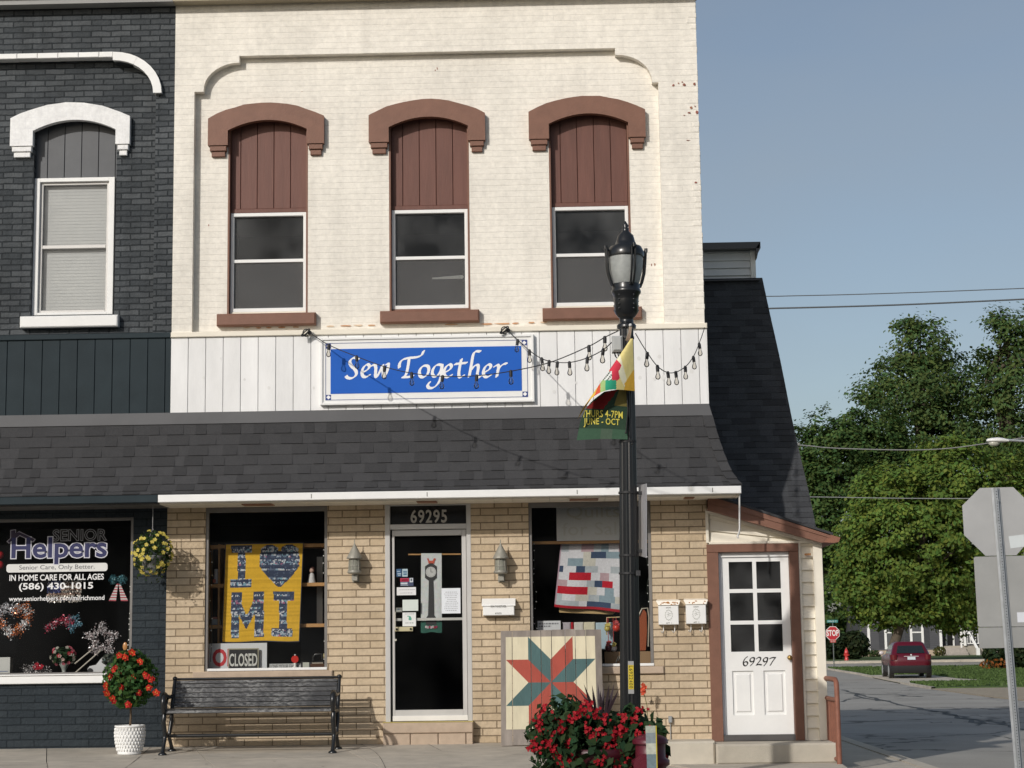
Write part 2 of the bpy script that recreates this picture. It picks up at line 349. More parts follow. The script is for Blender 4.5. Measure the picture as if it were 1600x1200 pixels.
def pen(mb, strokes, wid, ang, thin, y, cell=.003, c=(1, 1, 1), m=0):
    """broad-nib pen strokes in (x,z), filled as runs of cells"""
    al = []
    for st in strokes:
        q = catmull(st)
        for i in range(len(q)-1):
            for t in np.linspace(0, 1, 4, endpoint=False): al.append(q[i]*(1-t)+q[i+1]*t)
    al = np.array(al); lo = al.min(0)-wid; hi = al.max(0)+wid
    nx = int((hi[0]-lo[0])/cell)+1; nz = int((hi[1]-lo[1])/cell)+1
    K = np.zeros((nz, nx), bool); d = np.array((math.cos(ang), math.sin(ang)))
    R = int((wid/2+thin)/cell)+2
    gx, gz = np.meshgrid(np.arange(-R, R+1), np.arange(-R, R+1))
    for q in al:
        ix, iz = int((q[0]-lo[0])/cell), int((q[1]-lo[1])/cell)
        X = lo[0]+(ix+gx+.5)*cell-q[0]; Z = lo[1]+(iz+gz+.5)*cell-q[1]
        t = np.clip(X*d[0]+Z*d[1], -wid/2, wid/2); hit = np.hypot(X-t*d[0], Z-t*d[1]) < thin/2
        zz, xx = iz+gz[hit], ix+gx[hit]; ok = (zz >= 0) & (zz < nz) & (xx >= 0) & (xx < nx); K[zz[ok], xx[ok]] = True
    runs(mb, K, lo[0], lo[1], cell, cell, y, c, m)
def runs(mb, K, x0, z0, cx, cz, y, c=(1, 1, 1), m=0):
    for j in range(K.shape[0]):
        i = 0
        while i < K.shape[1]:
            if K[j, i]:
                k = i
                while k < K.shape[1] and K[j, k]: k += 1
                mb.add([(x0+i*cx, y, z0+j*cz), (x0+k*cx, y, z0+j*cz), (x0+k*cx, y, z0+(j+1)*cz), (x0+i*cx, y, z0+(j+1)*cz)], [(0, 1, 2, 3)], c, m); i = k
            else: i += 1

# ---------------------------------------------------------------- wall with openings
def wall(mb, x0, x1, z0, z1, y, holes, depth=.12, c=(1, 1, 1), m=0, mr=None):
    xs = sorted({x0, x1, *[h[0] for h in holes], *[h[1] for h in holes]}); zs = sorted({z0, z1, *[h[2] for h in holes], *[h[3] for h in holes]})
    xs = [a for a in xs if x0 <= a <= x1]; zs = [a for a in zs if z0 <= a <= z1]
    for a, b in zip(xs, xs[1:]):
        for e, g in zip(zs, zs[1:]):
            cx, cz = (a+b)/2, (e+g)/2
            if any(h[0] < cx < h[1] and h[2] < cz < h[3] for h in holes): continue
            mb.quad((a, y, e), (b, y, e), (b, y, g), (a, y, g), c, m)
    mr = m if mr is None else mr
    for a, b, e, g in holes:
        d = y+depth
        mb.quad((a, y, e), (a, y, g), (a, d, g), (a, d, e), c, mr); mb.quad((b, y, g), (b, y, e), (b, d, e), (b, d, g), c, mr)
        mb.quad((a, y, g), (b, y, g), (b, d, g), (a, d, g), c, mr); mb.quad((b, y, e), (a, y, e), (a, d, e), (b, d, e), c, mr)
def frame(mb, x0, x1, z0, z1, y0, y1, w, c=(1, 1, 1), m=0, wb=None, wt=None):     # butt-jointed rectangular frame
    wb = w if wb is None else wb; wt = w if wt is None else wt
    mb.bevbox(x0, x0+w, y0, y1, z0, z1, .004, c, m); mb.bevbox(x1-w, x1, y0, y1, z0, z1, .004, c, m)
    mb.bevbox(x0+w, x1-w, y0, y1, z0, z0+wb, .004, c, m); mb.bevbox(x0+w, x1-w, y0, y1, z1-wt, z1, .004, c, m)
def room(mb, x0, x1, y0, y1, z0, z1, c=(1, 1, 1), m=0):                            # box open to the street
    mb.quad((x0, y1, z0), (x1, y1, z0), (x1, y1, z1), (x0, y1, z1), c, m)
    mb.quad((x0, y0, z0), (x0, y1, z0), (x0, y1, z1), (x0, y0, z1), c, m); mb.quad((x1, y1, z0), (x1, y0, z0), (x1, y0, z1), (x1, y1, z1), c, m)
    mb.quad((x0, y0, z0), (x1, y0, z0), (x1, y1, z0), (x0, y1, z0), c, m); mb.quad((x0, y1, z1), (x1, y1, z1), (x1, y0, z1), (x0, y0, z1), c, m)
def arc(x0, z0, x1, z1, rise, n=14):            # arch line from (x0,z0) to (x1,z1)
    return [(x0+(x1-x0)*t, z0+(z1-z0)*t+rise*(1-(2*t-1)**2)) for t in np.linspace(0, 1, n)]
def hood(parent, L, R, iL, iR, ztop_edge, crown, zi_edge, icrown, zleg, m, y=-.075, corb=((.013, .062), (.03, .062))):
    a = arc(L, ztop_edge, R, ztop_edge, crown-ztop_edge); b = arc(iL, zi_edge, iR, zi_edge, icrown-zi_edge)
    mb = MB(); n = len(a)
    jit = [random.uniform(-.005, .005) for _ in a]; a = [(x, z+j) for (x, z), j in zip(a, jit)]
    out = [(L, zleg)]+a+[(R, zleg), (iR, zleg)]+b[::-1]+[(iL, zleg)]
    k = len(out); v = [(x, y, z) for x, z in out]+[(x, 0.0, z) for x, z in out]
    f = []
    # front as strips so that no long concave polygon is needed: left leg, arch, right leg
    ia = list(range(1, n+1)); ib = list(range(k-2, k-2-n, -1))
    f.append((0, k-1, ib[0], ia[0])); f.append((n+2, n+1, ia[-1], ib[-1]))
    for i in range(n-1): f.append((ia[i], ib[i], ib[i+1], ia[i+1]))
    f += [(i, (i+1) % k, (i+1) % k+k, i+k) for i in range(k)]
    mb.add(v, f); h = mb.build('window_hood', m, parent)
    for (u, v_) in ((L, iL), (iR, R)):
        q = MB(); z = zleg
        for e, hh in corb:
            q.bevbox(u+e+.008, v_-e-.004, y+e*1.2, .0, z-hh, z-.001, .005); z -= hh
        q.build('corbel', m, h)
    return h
def boards(mb, x0, x1, z0, z1, y0, y1, w, gap=.006, off=0, c=(1, 1, 1), m=0):
    x = x0-off
    while x < x1:
        a, b = max(x, x0), min(x+w-gap, x1)
        if b-a > .005:
            t = 1+random.uniform(-.05, .05); mb.bevbox(a, b, y0+random.uniform(0, .0015), y1, z0, z1, .003, (c[0]*t, c[1]*t, c[2]*t), m)
        x += w
    mb.box(x0, x1, y1, y1+.01, z0, z1, (c[0]*.8, c[1]*.8, c[2]*.8), m)

# ================================================================ the setting
def sheet(name, pts, z, m, thick=.02):
    mb = MB()
    if isinstance(z, (int, float)): z = [z]*len(pts)
    n = len(pts); v = [(x, y, q) for (x, y), q in zip(pts, z)]+[(x, y, q-thick) for (x, y), q in zip(pts, z)]
    mb.add(v, [tuple(range(n))]+[(i, i+n, (i+1) % n+n, (i+1) % n) for i in range(n)])
    return setting(mb.build(name, m))
ZR = -.30
TY = [-40, -10, 5, 25, 59, 70, 82, 95, 400]; TZ = [-.30, -.30, -.30, -.42, -.72, -.64, -.47, -.30, -.2]
def zg(y): return float(np.interp(y, TY, TZ))
def land(name, left, right, m, dz=0.0, skirt=.15):
    """strip between two polylines x(y), draped on the falling ground"""
    ys = sorted({*[p[1] for p in left], *[p[1] for p in right], *[t for t in TY if left[0][1] < t < left[-1][1]]}); mb = MB()
    xl = lambda y: float(np.interp(y, [p[1] for p in left], [p[0] for p in left])); xr = lambda y: float(np.interp(y, [p[1] for p in right], [p[0] for p in right]))
    for a, b in zip(ys, ys[1:]):
        za, zb = zg(a)+dz, zg(b)+dz
        mb.quad((xl(a), a, za), (xr(a), a, za), (xr(b), b, zb), (xl(b), b, zb))
        if skirt: mb.quad((xl(a), a, za-skirt), (xl(a), a, za), (xl(b), b, zb), (xl(b), b, zb-skirt)); mb.quad((xr(b), b, zb-skirt), (xr(b), b, zb), (xr(a), a, za), (xr(a), a, za-skirt))
    if skirt:
        for y, f in ((ys[0], 1), (ys[-1], -1)): mb.quad((xl(y), y, zg(y)+dz-skirt), (xr(y), y, zg(y)+dz-skirt), (xr(y), y, zg(y)+dz), (xl(y), y, zg(y)+dz))
    return setting(mb.build(name, m))
V_ = lambda x, y0, y1: [(x, y0), (x, y1)]
land('ground', V_(-500, -400, 900), V_(500, -400, 900), M['grass'], -.035, 0)
sheet('main_road', [(-90, -40), (90, -40), (90, -4.45), (-90, -4.45)], -.304, M['asphalt_dark'])
EDGE = [(11.0, -4.45), (11.0, 17), (11.2, 28), (12.3, 42.5), (14.1, 59), (14.6, 70), (14.3, 79.5)]
KX = 3.95                   # kerb line of the side street
land('side_road', V_(KX, -4.45, 80), EDGE+[(14.3, 80)], M['asphalt'])
land('cross_road', V_(-80, 80.05, 90), V_(120, 80.05, 90), M['asphalt'], -.004)
# pavement in slabs, falling a little to the kerb and, past the planter, to the corner
mb = MB()
def zs(x, y): 
    t = min(max((x-.05)/1.0, 0), 1); t = t*t*(3-2*t)
    return .065*(1-t)-.168*t+.03*min(y, 0)*(1-t*.6)
cuts = [-12, -10.4, -8.8, -7.2, -5.6, -4.0, -2.45, -.9, -.45, .05, .3, .55, .8, 1.05, 1.9, 2.55]
rows = [(.12, -1.55), (-1.56, -3.05), (-3.06, -4.25)]
SK = .30                    # joints run aslant, as in the photo
for (a, b) in zip(cuts, cuts[1:]):
    big = a < -.95 or a > 1.0
    for r0, r1 in rows:
        g = .008 if big else 0.0
        tone = 1+random.uniform(-.05, .05)
        q = []
        for x, y in ((a+g, r1), (b, r1), (b, r0), (a+g, r0)): q.append((x+SK*(-y) if y < 0 else x, y))
        mb.add([(x, y, zs(x, y)) for x, y in q]+[(x, y, zs(x, y)-.12) for x, y in q], [(0, 1, 2, 3), (0, 4, 5, 1), (1, 5, 6, 2), (2, 6, 7, 3), (3, 7, 4, 0)], (tone, tone, tone))
mb.box(-12, 2.4, -4.3, .1, -.33, -.262, (.35, .33, .3))
setting(mb.build('sidewalk', M['concrete']))
mb = MB()
for pts in ([(238, 1172), (215, 1186), (180, 1204)], [(560, 1168), (590, 1180), (610, 1205)], [(660, 1166), (690, 1176)]):
    c_ = catmull([tuple(G(a, b, .02)) for a, b in pts], 8)
    for a, b in zip(c_, c_[1:]):
        w_ = random.uniform(.0015, .004); zf = lambda q: zs(q[0], q[1])+.003
        mb.add([(a[0]-w_, a[1], zf(a)), (b[0]-w_, b[1], zf(b)), (b[0]+w_, b[1], zf(b)), (a[0]+w_, a[1], zf(a))], [(0, 1, 2, 3)])
for k in range(16):
    x, y = random.uniform(-5.5, .1), random.uniform(-2.9, -1.1); r_ = random.uniform(.008, .02); mb.add([(x+r_*math.cos(t), y+r_*math.sin(t), zs(x, y)+.0025) for t in np.linspace(0, 6.28, 8)[:-1]], [tuple(range(7))])
setting(mb.build('pavement_marks', mat('pavement_dirt', (.10, .09, .08), .9, .2, 9)))
# rounded corner landing and lower pavement along the side street
mb = MB()
mb.slab([(1.06, -.02), (2.93, -.02), (2.93, -.8), (2.9, -1.3), (2.8, -1.9), (2.6, -2.7), (2.5, -4.2), (2.2, -4.2)][::-1], -.26, -.160)
setting(mb.build('corner_landing', M['concrete']))
sheet('side_pavement', [(2.4, -4.25), (KX-.16, -4.25), (KX-.16, 60), (2.4, 60)], -.228, M['concrete'], .1)
mb = MB(); y = -4.4
while y < 60:
    t = 1+random.uniform(-.06, .06); mb.box(KX-.155, KX, y, y+2.98, -.33, -.218, (t, t, t)); y += 3
mb.box(-12, KX-.16, -4.45, -4.30, -.33, -.075)
setting(mb.build('kerb', M['concrete']))
# tarred cracks and a patch in the side street
def GZ(px, py, dz=0):
    lo, hi = -12.0, 140.0
    for _ in range(40):
        mid_ = (lo+hi)/2; q = P(px, py, mid_)
        if q.z > zg(mid_)+dz: lo = mid_
        else: hi = mid_
    return P(px, py, lo)
mb = MB()
def crack(pts, wd, jit=.12, n=6):
    c_ = []
    for q in catmull([tuple(GZ(*p)) for p in pts], n): c_.append(np.array(q)+np.array((random.uniform(-jit, jit), random.uniform(-jit, jit)*3, 0)))
    for a, b in zip(c_, c_[1:]):
        d = unit((b-a)*np.array((1, 1, 0))); nn = np.array((-d[1], d[0], 0)); wa, wb = wd*random.uniform(.4, 1.2), wd*random.uniform(.4, 1.2)
        q = [a-nn*wa, b-nn*wb, b+nn*wb, a+nn*wa]; mb.add([(x, y, zg(y)+.004) for x, y, z in q], [(0, 1, 2, 3)])
crack([(1312, 1078), (1345, 1087), (1400, 1100), (1450, 1110), (1500, 1120), (1560, 1131), (1610, 1143)], .07)
crack([(1320, 1084), (1360, 1085), (1400, 1086), (1440, 1089)], .12); crack([(1340, 1086), (1365, 1094), (1390, 1095)], .06); crack([(1455, 1112), (1480, 1113), (1520, 1128), (1545, 1131)], .05); crack([(1520, 1133), (1550, 1126), (1580, 1130), (1612, 1129)], .05)
crack([(1330, 1127), (1400, 1128), (1470, 1129), (1540, 1127)], .018); crack([(1480, 1108), (1530, 1107), (1570, 1110)], .04); crack([(1316, 1096), (1340, 1090)], .05); crack([(1480, 1148), (1540, 1150), (1600, 1156)], .02); crack([(1400, 1062), (1460, 1074), (1550, 1090)], .03)
setting(mb.build('road_cracks', mat('tar', (.05, .05, .048), .6, .2, 5)))
# far side of the side street: verge, drive, gravel, kerb, lawns
E2 = lambda d, y0, y1: [(float(np.interp(y, [p[1] for p in EDGE], [p[0] for p in EDGE]))+d, y) for y in sorted({y0, y1, *[p[1] for p in EDGE if y0 < p[1] < y1]})]
land('lawn', E2(.15, 40, 79.3), V_(90, 40, 79.3), M['grass'], .06)
land('gravel_apron', E2(.02, 16, 39.95), V_(60, 16, 39.95), M['gravel'], .03)
land('driveway', E2(.02, 55, 66), V_(17.1, 55, 66), M['concrete'], .075, .05)
land('driveway', E2(.02, 50.5, 54.9), [(16.3, 50.5), (16.9, 54.9)], M['concrete'], .075, .05)
land('lawn', V_(-80, 93.4, 330), V_(160, 93.4, 330), M['grass'], .02)
mb = MB(); y = 40.0
while y < 79:
    if not 51 < y < 64:
        a = E2(0, y, y+1.96); t = random.uniform(.9, 1.06)
        (x0, y0), (x1, y1) = a[0], a[-1]; z0, z1 = zg(y0), zg(y1)
        mb.add([(x0, y0, z0+.08), (x0+.14, y0, z0+.08), (x1+.14, y1, z1+.08), (x1, y1, z1+.08), (x0, y0, z0-.1), (x1, y1, z1-.1)], [(0, 1, 2, 3), (0, 3, 5, 4)], (t, t, t))
    y += 2
for x in np.arange(-60, 118, 3): mb.box(x, x+2.98, 91.6, 93.3, zg(92)-.1, zg(92)+.09); mb.box(x, x+2.98, 90.0, 90.2, zg(90)-.1, zg(90)+.08)
setting(mb.build('far_kerb', M['concrete']))
def blades(name, left, right, y0, y1, n, h):
    y = rng.uniform(y0, y1, n); xl = np.interp(y, [p[1] for p in left], [p[0] for p in left]); x = xl+(right-xl)*rng.random(n)
    ok = ~((x < 17.3) & (y > 50.2) & (y < 66.2)); x, y = x[ok], y[ok]; n = len(x)
    z = np.interp(y, TY, TZ)+.06+h*.5; nm = rng.normal(size=(n, 3)); nm[:, 2] *= .3
    cloud(name, np.stack([x, y, z], 1), nm, rng.uniform(.5, 1, n)*h, np.stack([rng.uniform(.7, 1.3, n)]*3, 1), M['blade'], kind='stuff')
blades('grass', E2(.2, 40, 79), 27, 40.5, 79, 30000, .09)

# ================================================================ charcoal brick building (left)
XL, XR = -4.235, 1.70
FB, FT, CT = 3.70, 4.60, 8.40        # fascia foot and head, underside of the cornice
SOF = 2.655                           # soffit under the canopy
ROOFTOP = 9.15
db = thing('brick_building', 'charcoal painted brick shop building with white window hood, left of the cream one', 'building', (-6.6, 0, 0))
mb = MB()
wx0, wx1 = PX(50, 380), PX(180, 380); wz0, wz1 = PZ(112, 492), PZ(112, 186)
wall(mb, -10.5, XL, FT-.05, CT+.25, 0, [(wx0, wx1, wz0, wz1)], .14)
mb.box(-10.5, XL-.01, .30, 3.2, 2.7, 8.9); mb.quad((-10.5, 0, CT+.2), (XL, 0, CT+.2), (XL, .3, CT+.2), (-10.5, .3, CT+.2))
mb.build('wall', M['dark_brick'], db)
# projecting frieze and pier round the recessed field
fx = PX(244, 130, -.1); fz1 = PZ(90, 91, -.1); fxa = PX(178, 100, -.1); fz0 = PZ(244, 146, -.1)
curve = [(fxa+(fx-fxa)*math.sin(t), fz0+(PZ(178, 97, -.1)-fz0)*math.cos(t)) for t in np.linspace(0, math.pi/2, 10)]
mb = MB()
zt = CT+.2
top = [(-10.5, fz1), (fxa, fz1)]+curve
for (a, b) in zip(top, top[1:]):
    if abs(a[0]-b[0]) > 1e-4: mb.quad((a[0], -.1, a[1]), (b[0], -.1, b[1]), (b[0], -.1, zt), (a[0], -.1, zt))
    mb.quad((a[0], 0, a[1]), (b[0], 0, b[1]), (b[0], -.1, b[1]), (a[0], -.1, a[1]))
mb.quad((fx, -.1, FT-.05), (XL, -.1, FT-.05), (XL, -.1, zt), (fx, -.1, zt)); mb.quad((fx, 0, FT-.05), (fx, -.1, FT-.05), (fx, -.1, fz0), (fx, 0, fz0))
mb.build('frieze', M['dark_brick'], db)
mb = MB(); hw = .095
x = -10.5
while x < fxa-.02:
    mb.bevbox(x, min(x+.235, fxa)-.004, -.15, -.02, fz1-.012+random.uniform(-.003, .003), fz1+.05, .006); x += .235
cin = curve; cout = [(fxa+(fx+.075-fxa)*math.sin(t), fz0-.01+(PZ(178, 82, -.1)-fz0)*math.cos(t)) for t in np.linspace(0, math.pi/2, 10)]
cin = [(fxa+(fx-.02-fxa)*math.sin(t), fz0-.01+(PZ(178, 95, -.1)-fz0)*math.cos(t)) for t in np.linspace(0, math.pi/2, 10)]
for i in range(9):
    a, b, c_, d = cin[i], cin[i+1], cout[i+1], cout[i]
    mb.prism([a, b, c_, d], -.16+random.uniform(-.003, .003), -.02)
mb.build('white_moulding', M['white'], db)
h = hood(db, PX(19, 200), PX(205, 200), wx0, wx1, PZ(112, 185.5), PZ(112, 163), PZ(112, 206), PZ(112, 190), PZ(112, 229), M['white_hood'])
mb = MB(); boards(mb, wx0, wx1, PZ(112, 277), wz1+.02, .085, .11, .195, off=.06, c=(1, 1, 1)); mb.build('arch_panel', M['grey_board'], db)
wf = MB(); fa, fb = PX(52, 380, .06), PX(178, 380, .06); ft = PZ(112, 278, .06)
frame(wf, fa, fb, wz0+.01, ft, .05, .13, .065, wb=.03, wt=.045)
win = wf.build('window', M['white'], db)
mb = MB(); frame(mb, fa+.066, fb-.066, wz0+.042, ft-.046, .085, .125, .03); zm = PZ(112, 386, .1)
mb.bevbox(fa+.097, fb-.097, .082, .12, zm-.022, zm+.022); mb.build('sash', M['alu'], win)
mb = MB(); mb.quad((fa+.07, .115, wz0+.05), (fb-.07, .115, wz0+.05), (fb-.07, .115, ft-.05), (fa+.07, .115, ft-.05)); mb.build('pane', M['glass'], win)
mb = MB(); z = wz0+.05
while z < ft-.04:
    mb.add([(fa+.09, .15, z), (fb-.09, .15, z), (fb-.09, .1535, z+.0378), (fa+.09, .1535, z+.0378)], [(0, 1, 2, 3)], (.60, .59, .575)); z += .038
mb.quad((fa+.06, .19, wz0), (fb-.06, .19, wz0), (fb-.06, .19, ft), (fa+.06, .19, ft), (.45, .44, .43)); mb.build('blind', M['paint'], win)
mb = MB(); mb.bevbox(PX(31, 500, -.09), PX(184, 500, -.09), -.095, .05, PZ(108, 511, -.09), PZ(108, 493, -.09), .012); mb.build('window_sill', M['white'], db)
mb = MB(); boards(mb, -10.5, XL-.002, FB-.03, FT-.055, -.115, -.10, .197, off=.1); mb.build('fascia_board', M['charcoal'], db)
mb = MB(); mb.bevbox(-10.5, XL-.002, -.135, 0, FT-.054, FT+.005, .006); mb.build('trim', M['charcoal'], db)
mb = MB(); mb.box(-10.5, XL-.003, -.26, .29, CT, CT+.09); mb.box(-10.5, XL-.003, -.34, .29, CT+.091, ROOFTOP); mb.build('cornice', mat('grey_cornice', (.30, .30, .29), .6, .06, 3, .1, 30), db)
# street floor
xw = PX(207, 920); zsil = PZ(100, 1055)
xbr = PX(259, 1000)
mb = MB(); wall(mb, -10.5, xbr, -.1, SOF, 0, [(-9.4, xw, zsil, SOF-.09)], .10); mb.build('street_wall', M['dark_block'], db)
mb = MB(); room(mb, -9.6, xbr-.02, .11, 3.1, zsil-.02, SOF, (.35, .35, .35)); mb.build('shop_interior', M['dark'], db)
mb = MB(); frame(mb, -9.4, xw, zsil, SOF-.09, .03, .09, .035, wb=.03); sw = mb.build('shop_window', M['alu_dark'], db)
mb = MB(); mb.quad((-9.36, .06, zsil+.03), (xw-.03, .06, zsil+.03), (xw-.03, .06, SOF-.12), (-9.36, .06, SOF-.12)); mb.build('pane', M['shopglass'], sw)
mb = MB(); mb.bevbox(-9.5, PX(199, 1060, -.05), -.05, .02, PZ(100, 1068, -.05), zsil-.002, .006); mb.bevbox(-9.5, PX(199, 1060, -.05)+.01, -.065, .02, zsil-.001, zsil+.014, .004); mb.build('window_sill', M['white'], db)
mb = MB(); mb.box(-9.3, xw-.05, .10, .75, zsil-.06, zsil+.01, (.5, .5, .5)); mb.build('display_ledge', M['dark'], db)

# canopy roof shared along both fronts -----------------------------------
def flare(prof, n=40):
    pr = np.array(catmull(prof, 12)); s = np.r_[0, np.cumsum(np.linalg.norm(np.diff(pr[:, :2], axis=0), axis=1))]
    def at(q):
        q = min(max(q, 0), s[-1]); y = np.interp(q, s, pr[:, 0]); z = np.interp(q, s, pr[:, 1]); x = np.interp(q, s, pr[:, 2])
        e = .01; dy = np.interp(q+e, s, pr[:, 0])-np.interp(q-e, s, pr[:, 0]); dz = np.interp(q+e, s, pr[:, 1])-np.interp(q-e, s, pr[:, 1])
        nrm = unit(np.array((dz, -dy)));
        if nrm[0] > 0: nrm = -nrm
        return y, z, x, nrm
    return at, s[-1]
def shingles(mb, at, S, exp, xl, xr=None, tw=(.10, .26), lift=(.006, .013), tone=.18, s0=0.0):
    s = s0; k = 0
    while s < S-.01:
        e = min(s+exp, S); a, b = at(s), at(e)
        x = xl-random.uniform(0, .15); hi = random.random() < .5
        ra = a[2] if xr is None else xr; rb = b[2] if xr is None else xr
        while x < max(ra, rb):
            wd = random.uniform(*tw); x2 = x+wd; hi = not hi
            A0, A1 = max(xl, min(x, ra)), max(xl, min(x2, ra)); B0, B1 = max(xl, min(x, rb)), max(xl, min(x2, rb))
            if x2 >= max(ra, rb): A1, B1 = ra, rb
            if B1-B0 > .003 or A1-A0 > .003:
                d1 = lift[1] if hi else lift[0]
                t = 1+(random.uniform(-tone, tone*.3) if hi else random.uniform(-.1*tone, tone))
                c = (t, t, t*1.0)
                p = lambda Q, x_, d: (x_, Q[0]+Q[3][0]*d, Q[1]+Q[3][1]*d)
                v = [p(a, A0, .002), p(a, A1, .002), p(b, B1, d1), p(b, B0, d1), p(b, B0, -.004), p(b, B1, -.004), p(a, A0, -.004), p(a, A1, -.004)]
                mb.add(v, [(0, 3, 2, 1), (3, 4, 5, 2), (0, 6, 4, 3), (1, 2, 5, 7)], c)
            x = x2
        s = e; k += 1
AW = [(-.135, FB-.01, PX(1107, 637, -.13)), (-.165, FB-.14, PX(1112, 657, -.16)), (-.20, FB-.33, PX(1119, 682, -.22)), (-.29, FB-.60, PX(1132, 720, -.33)), (-.42, FB-.81, PX(1145, 747, -.5)), (-.58, FB-.94, PX(1159, 766, -.68))]
aw_at, AWS = flare(AW)
xcut = PX(245, 776, -.68)
def canopy(parent, xl, xr, hip):
    mb = MB(); shingles(mb, aw_at, AWS, .126, xl, None if hip else xr, s0=.12)
    # body under the shingles
    ss = np.linspace(0, AWS, 14); X = lambda q: q[2] if hip else xr
    for a, b in zip(ss, ss[1:]):
        A, B = aw_at(a), aw_at(b)
        mb.quad((xl, A[0], A[1]), (xl, B[0], B[1]), (X(B), B[0], B[1]), (X(A), A[0], A[1]), (.7, .7, .7))
        if hip: mb.quad((X(A), A[0], A[1]), (X(B), B[0], B[1]), (X(B), .06, B[1]), (X(A), .06, A[1]))
    if hip:
        s = .12; k = 0
        while s < AWS-.03:                 # cap shingles folded over the hip
            e = min(s+.14, AWS); A, B = aw_at(s), aw_at(e)
            q = lambda Q, dx, d: (Q[2]+dx, Q[0]+Q[3][0]*d, Q[1]+Q[3][1]*d)
            t = random.uniform(.9, 1.15)
            v = [q(A, -.10, .012), q(A, .012, .012), q(B, .014, .024), q(B, -.10, .024), (A[2]+.014, A[0]+.11, A[1]), (B[2]+.016, B[0]+.11, B[1]), q(B, -.10, 0), q(B, .012, 0), q(A, -.1, 0)]
            mb.add(v, [(0, 3, 2, 1), (1, 2, 5, 4), (3, 6, 7, 2), (0, 8, 6, 3)], (t, t, t)); s = e
    o = mb.build('canopy_roof', M['shingle'], parent)
    mb = MB(); A, B = aw_at(0), aw_at(.125)
    x2 = (A[2]+.005, B[2]+.008) if hip else (xr, xr)
    mb.add([(xl, A[0]-.004, A[1]+.012), (x2[0], A[0]-.004, A[1]+.012), (x2[1], B[0]-.014, B[1]), (xl, B[0]-.014, B[1]), (xl, A[0]+.02, A[1]+.012), (x2[0], A[0]+.02, A[1]+.012)], [(0, 3, 2, 1), (0, 1, 5, 4)])
    mb.build('flashing', M['flashing'], parent)
    return o
canopy(db, -10.5, xcut, False)
mb = MB(); mb.bevbox(-10.5, xcut-.004, -.625, -.535, 2.672, 2.752, .006); mb.build('gutter', M['charcoal'], db)
mb = MB(); x = -10.5
while x < xcut-.02:
    mb.box(x, min(x+.295, xcut-.004), -.535, 0, SOF, SOF+.02, (.8, .8, .8)); x += .3
mb.build('soffit', M['alu_dark'], db)
# sign lettering stuck on the shop window (drawn behind the glass line, on its face)
gy = .052
let = MB(); Wt, Gy, Bl = (.80, .80, .80), (.13, .13, .14), (.022, .025, .10)
writep(let, 'SENIOR', 83, 166, 827.5, 844.5, gy, c=(.34, .34, .35), offset=.035, spacing=1.05); writep(let, 'SENIOR', 83, 166, 827.5, 844.5, gy, Y=gy-.002, c=(.012, .012, .014), offset=.0, spacing=1.05)
writep(let, 'Helpers', 19, 166, 840, 880.5, gy, Y=gy-.003, c=(.62, .62, .68), offset=.055); writep(let, 'Helpers', 19, 166, 840, 880.5, gy, Y=gy-.005, c=Bl, offset=.022)
def poly(mb, pts, y, c):
    q = [(PX(a, b, y), PZ(a, b, y)) for a, b in pts]
    mb.add([(x, y, z) for x, z in q], [tuple(range(len(q)))], c)
for k, (cc, s) in enumerate(((( .32, .30, .34), 0), ((.03, .02, .045), 1.3))):
    poly(let, [(10+s*1.6, 846-s*.4), (16+s*.8, 841), (16+s, 828+s), (25-s, 827+s), (25-s*.6, 833-s*.2), (30, 830+s), (56-s*1.6, 842.5-s*.3), (52-s*.6, 847.5-s), (31, 837.5-s), (14+s*.4, 849.5-s)], gy-.002-.002*k, cc)
def rrect(mb, px0, px1, py0, py1, y, c, r=.03):
    x0, x1 = PX(px0, (py0+py1)/2, y), PX(px1, (py0+py1)/2, y); z0, z1 = PZ((px0+px1)/2, py1, y), PZ((px0+px1)/2, py0, y); pts = []
    for cx, cz, t0 in ((x1-r, z1-r, 0), (x0+r, z1-r, 90), (x0+r, z0+r, 180), (x1-r, z0+r, 270)):
        for t in (0, 22.5, 45, 67.5, 90): pts.append((cx+r*math.cos(math.radians(t0+t)), y, cz+r*math.sin(math.radians(t0+t))))
    mb.add(pts, [tuple(range(len(pts)-1, -1, -1))], c)
rrect(let, 10, 168, 880.5, 893.5, gy-.0015, (.72, .72, .70)); writep(let, 'Senior Care, Only Better.', 30, 148, 882.5, 891.5, gy, Y=gy-.004, c=(.16, .16, .17))
writep(let, 'IN HOME CARE FOR ALL AGES', 15, 162, 897.5, 906.5, gy, c=Wt, offset=.02); writep(let, '(586) 430-1015', 30, 145, 910.5, 923.5, gy, c=Wt, offset=.02)
writep(let, 'www.seniorhelpers.com/mi/richmond', 14, 163, 931, 940.5, gy, c=Wt, offset=.012)
let.build('window_lettering', M['paint'], sw)

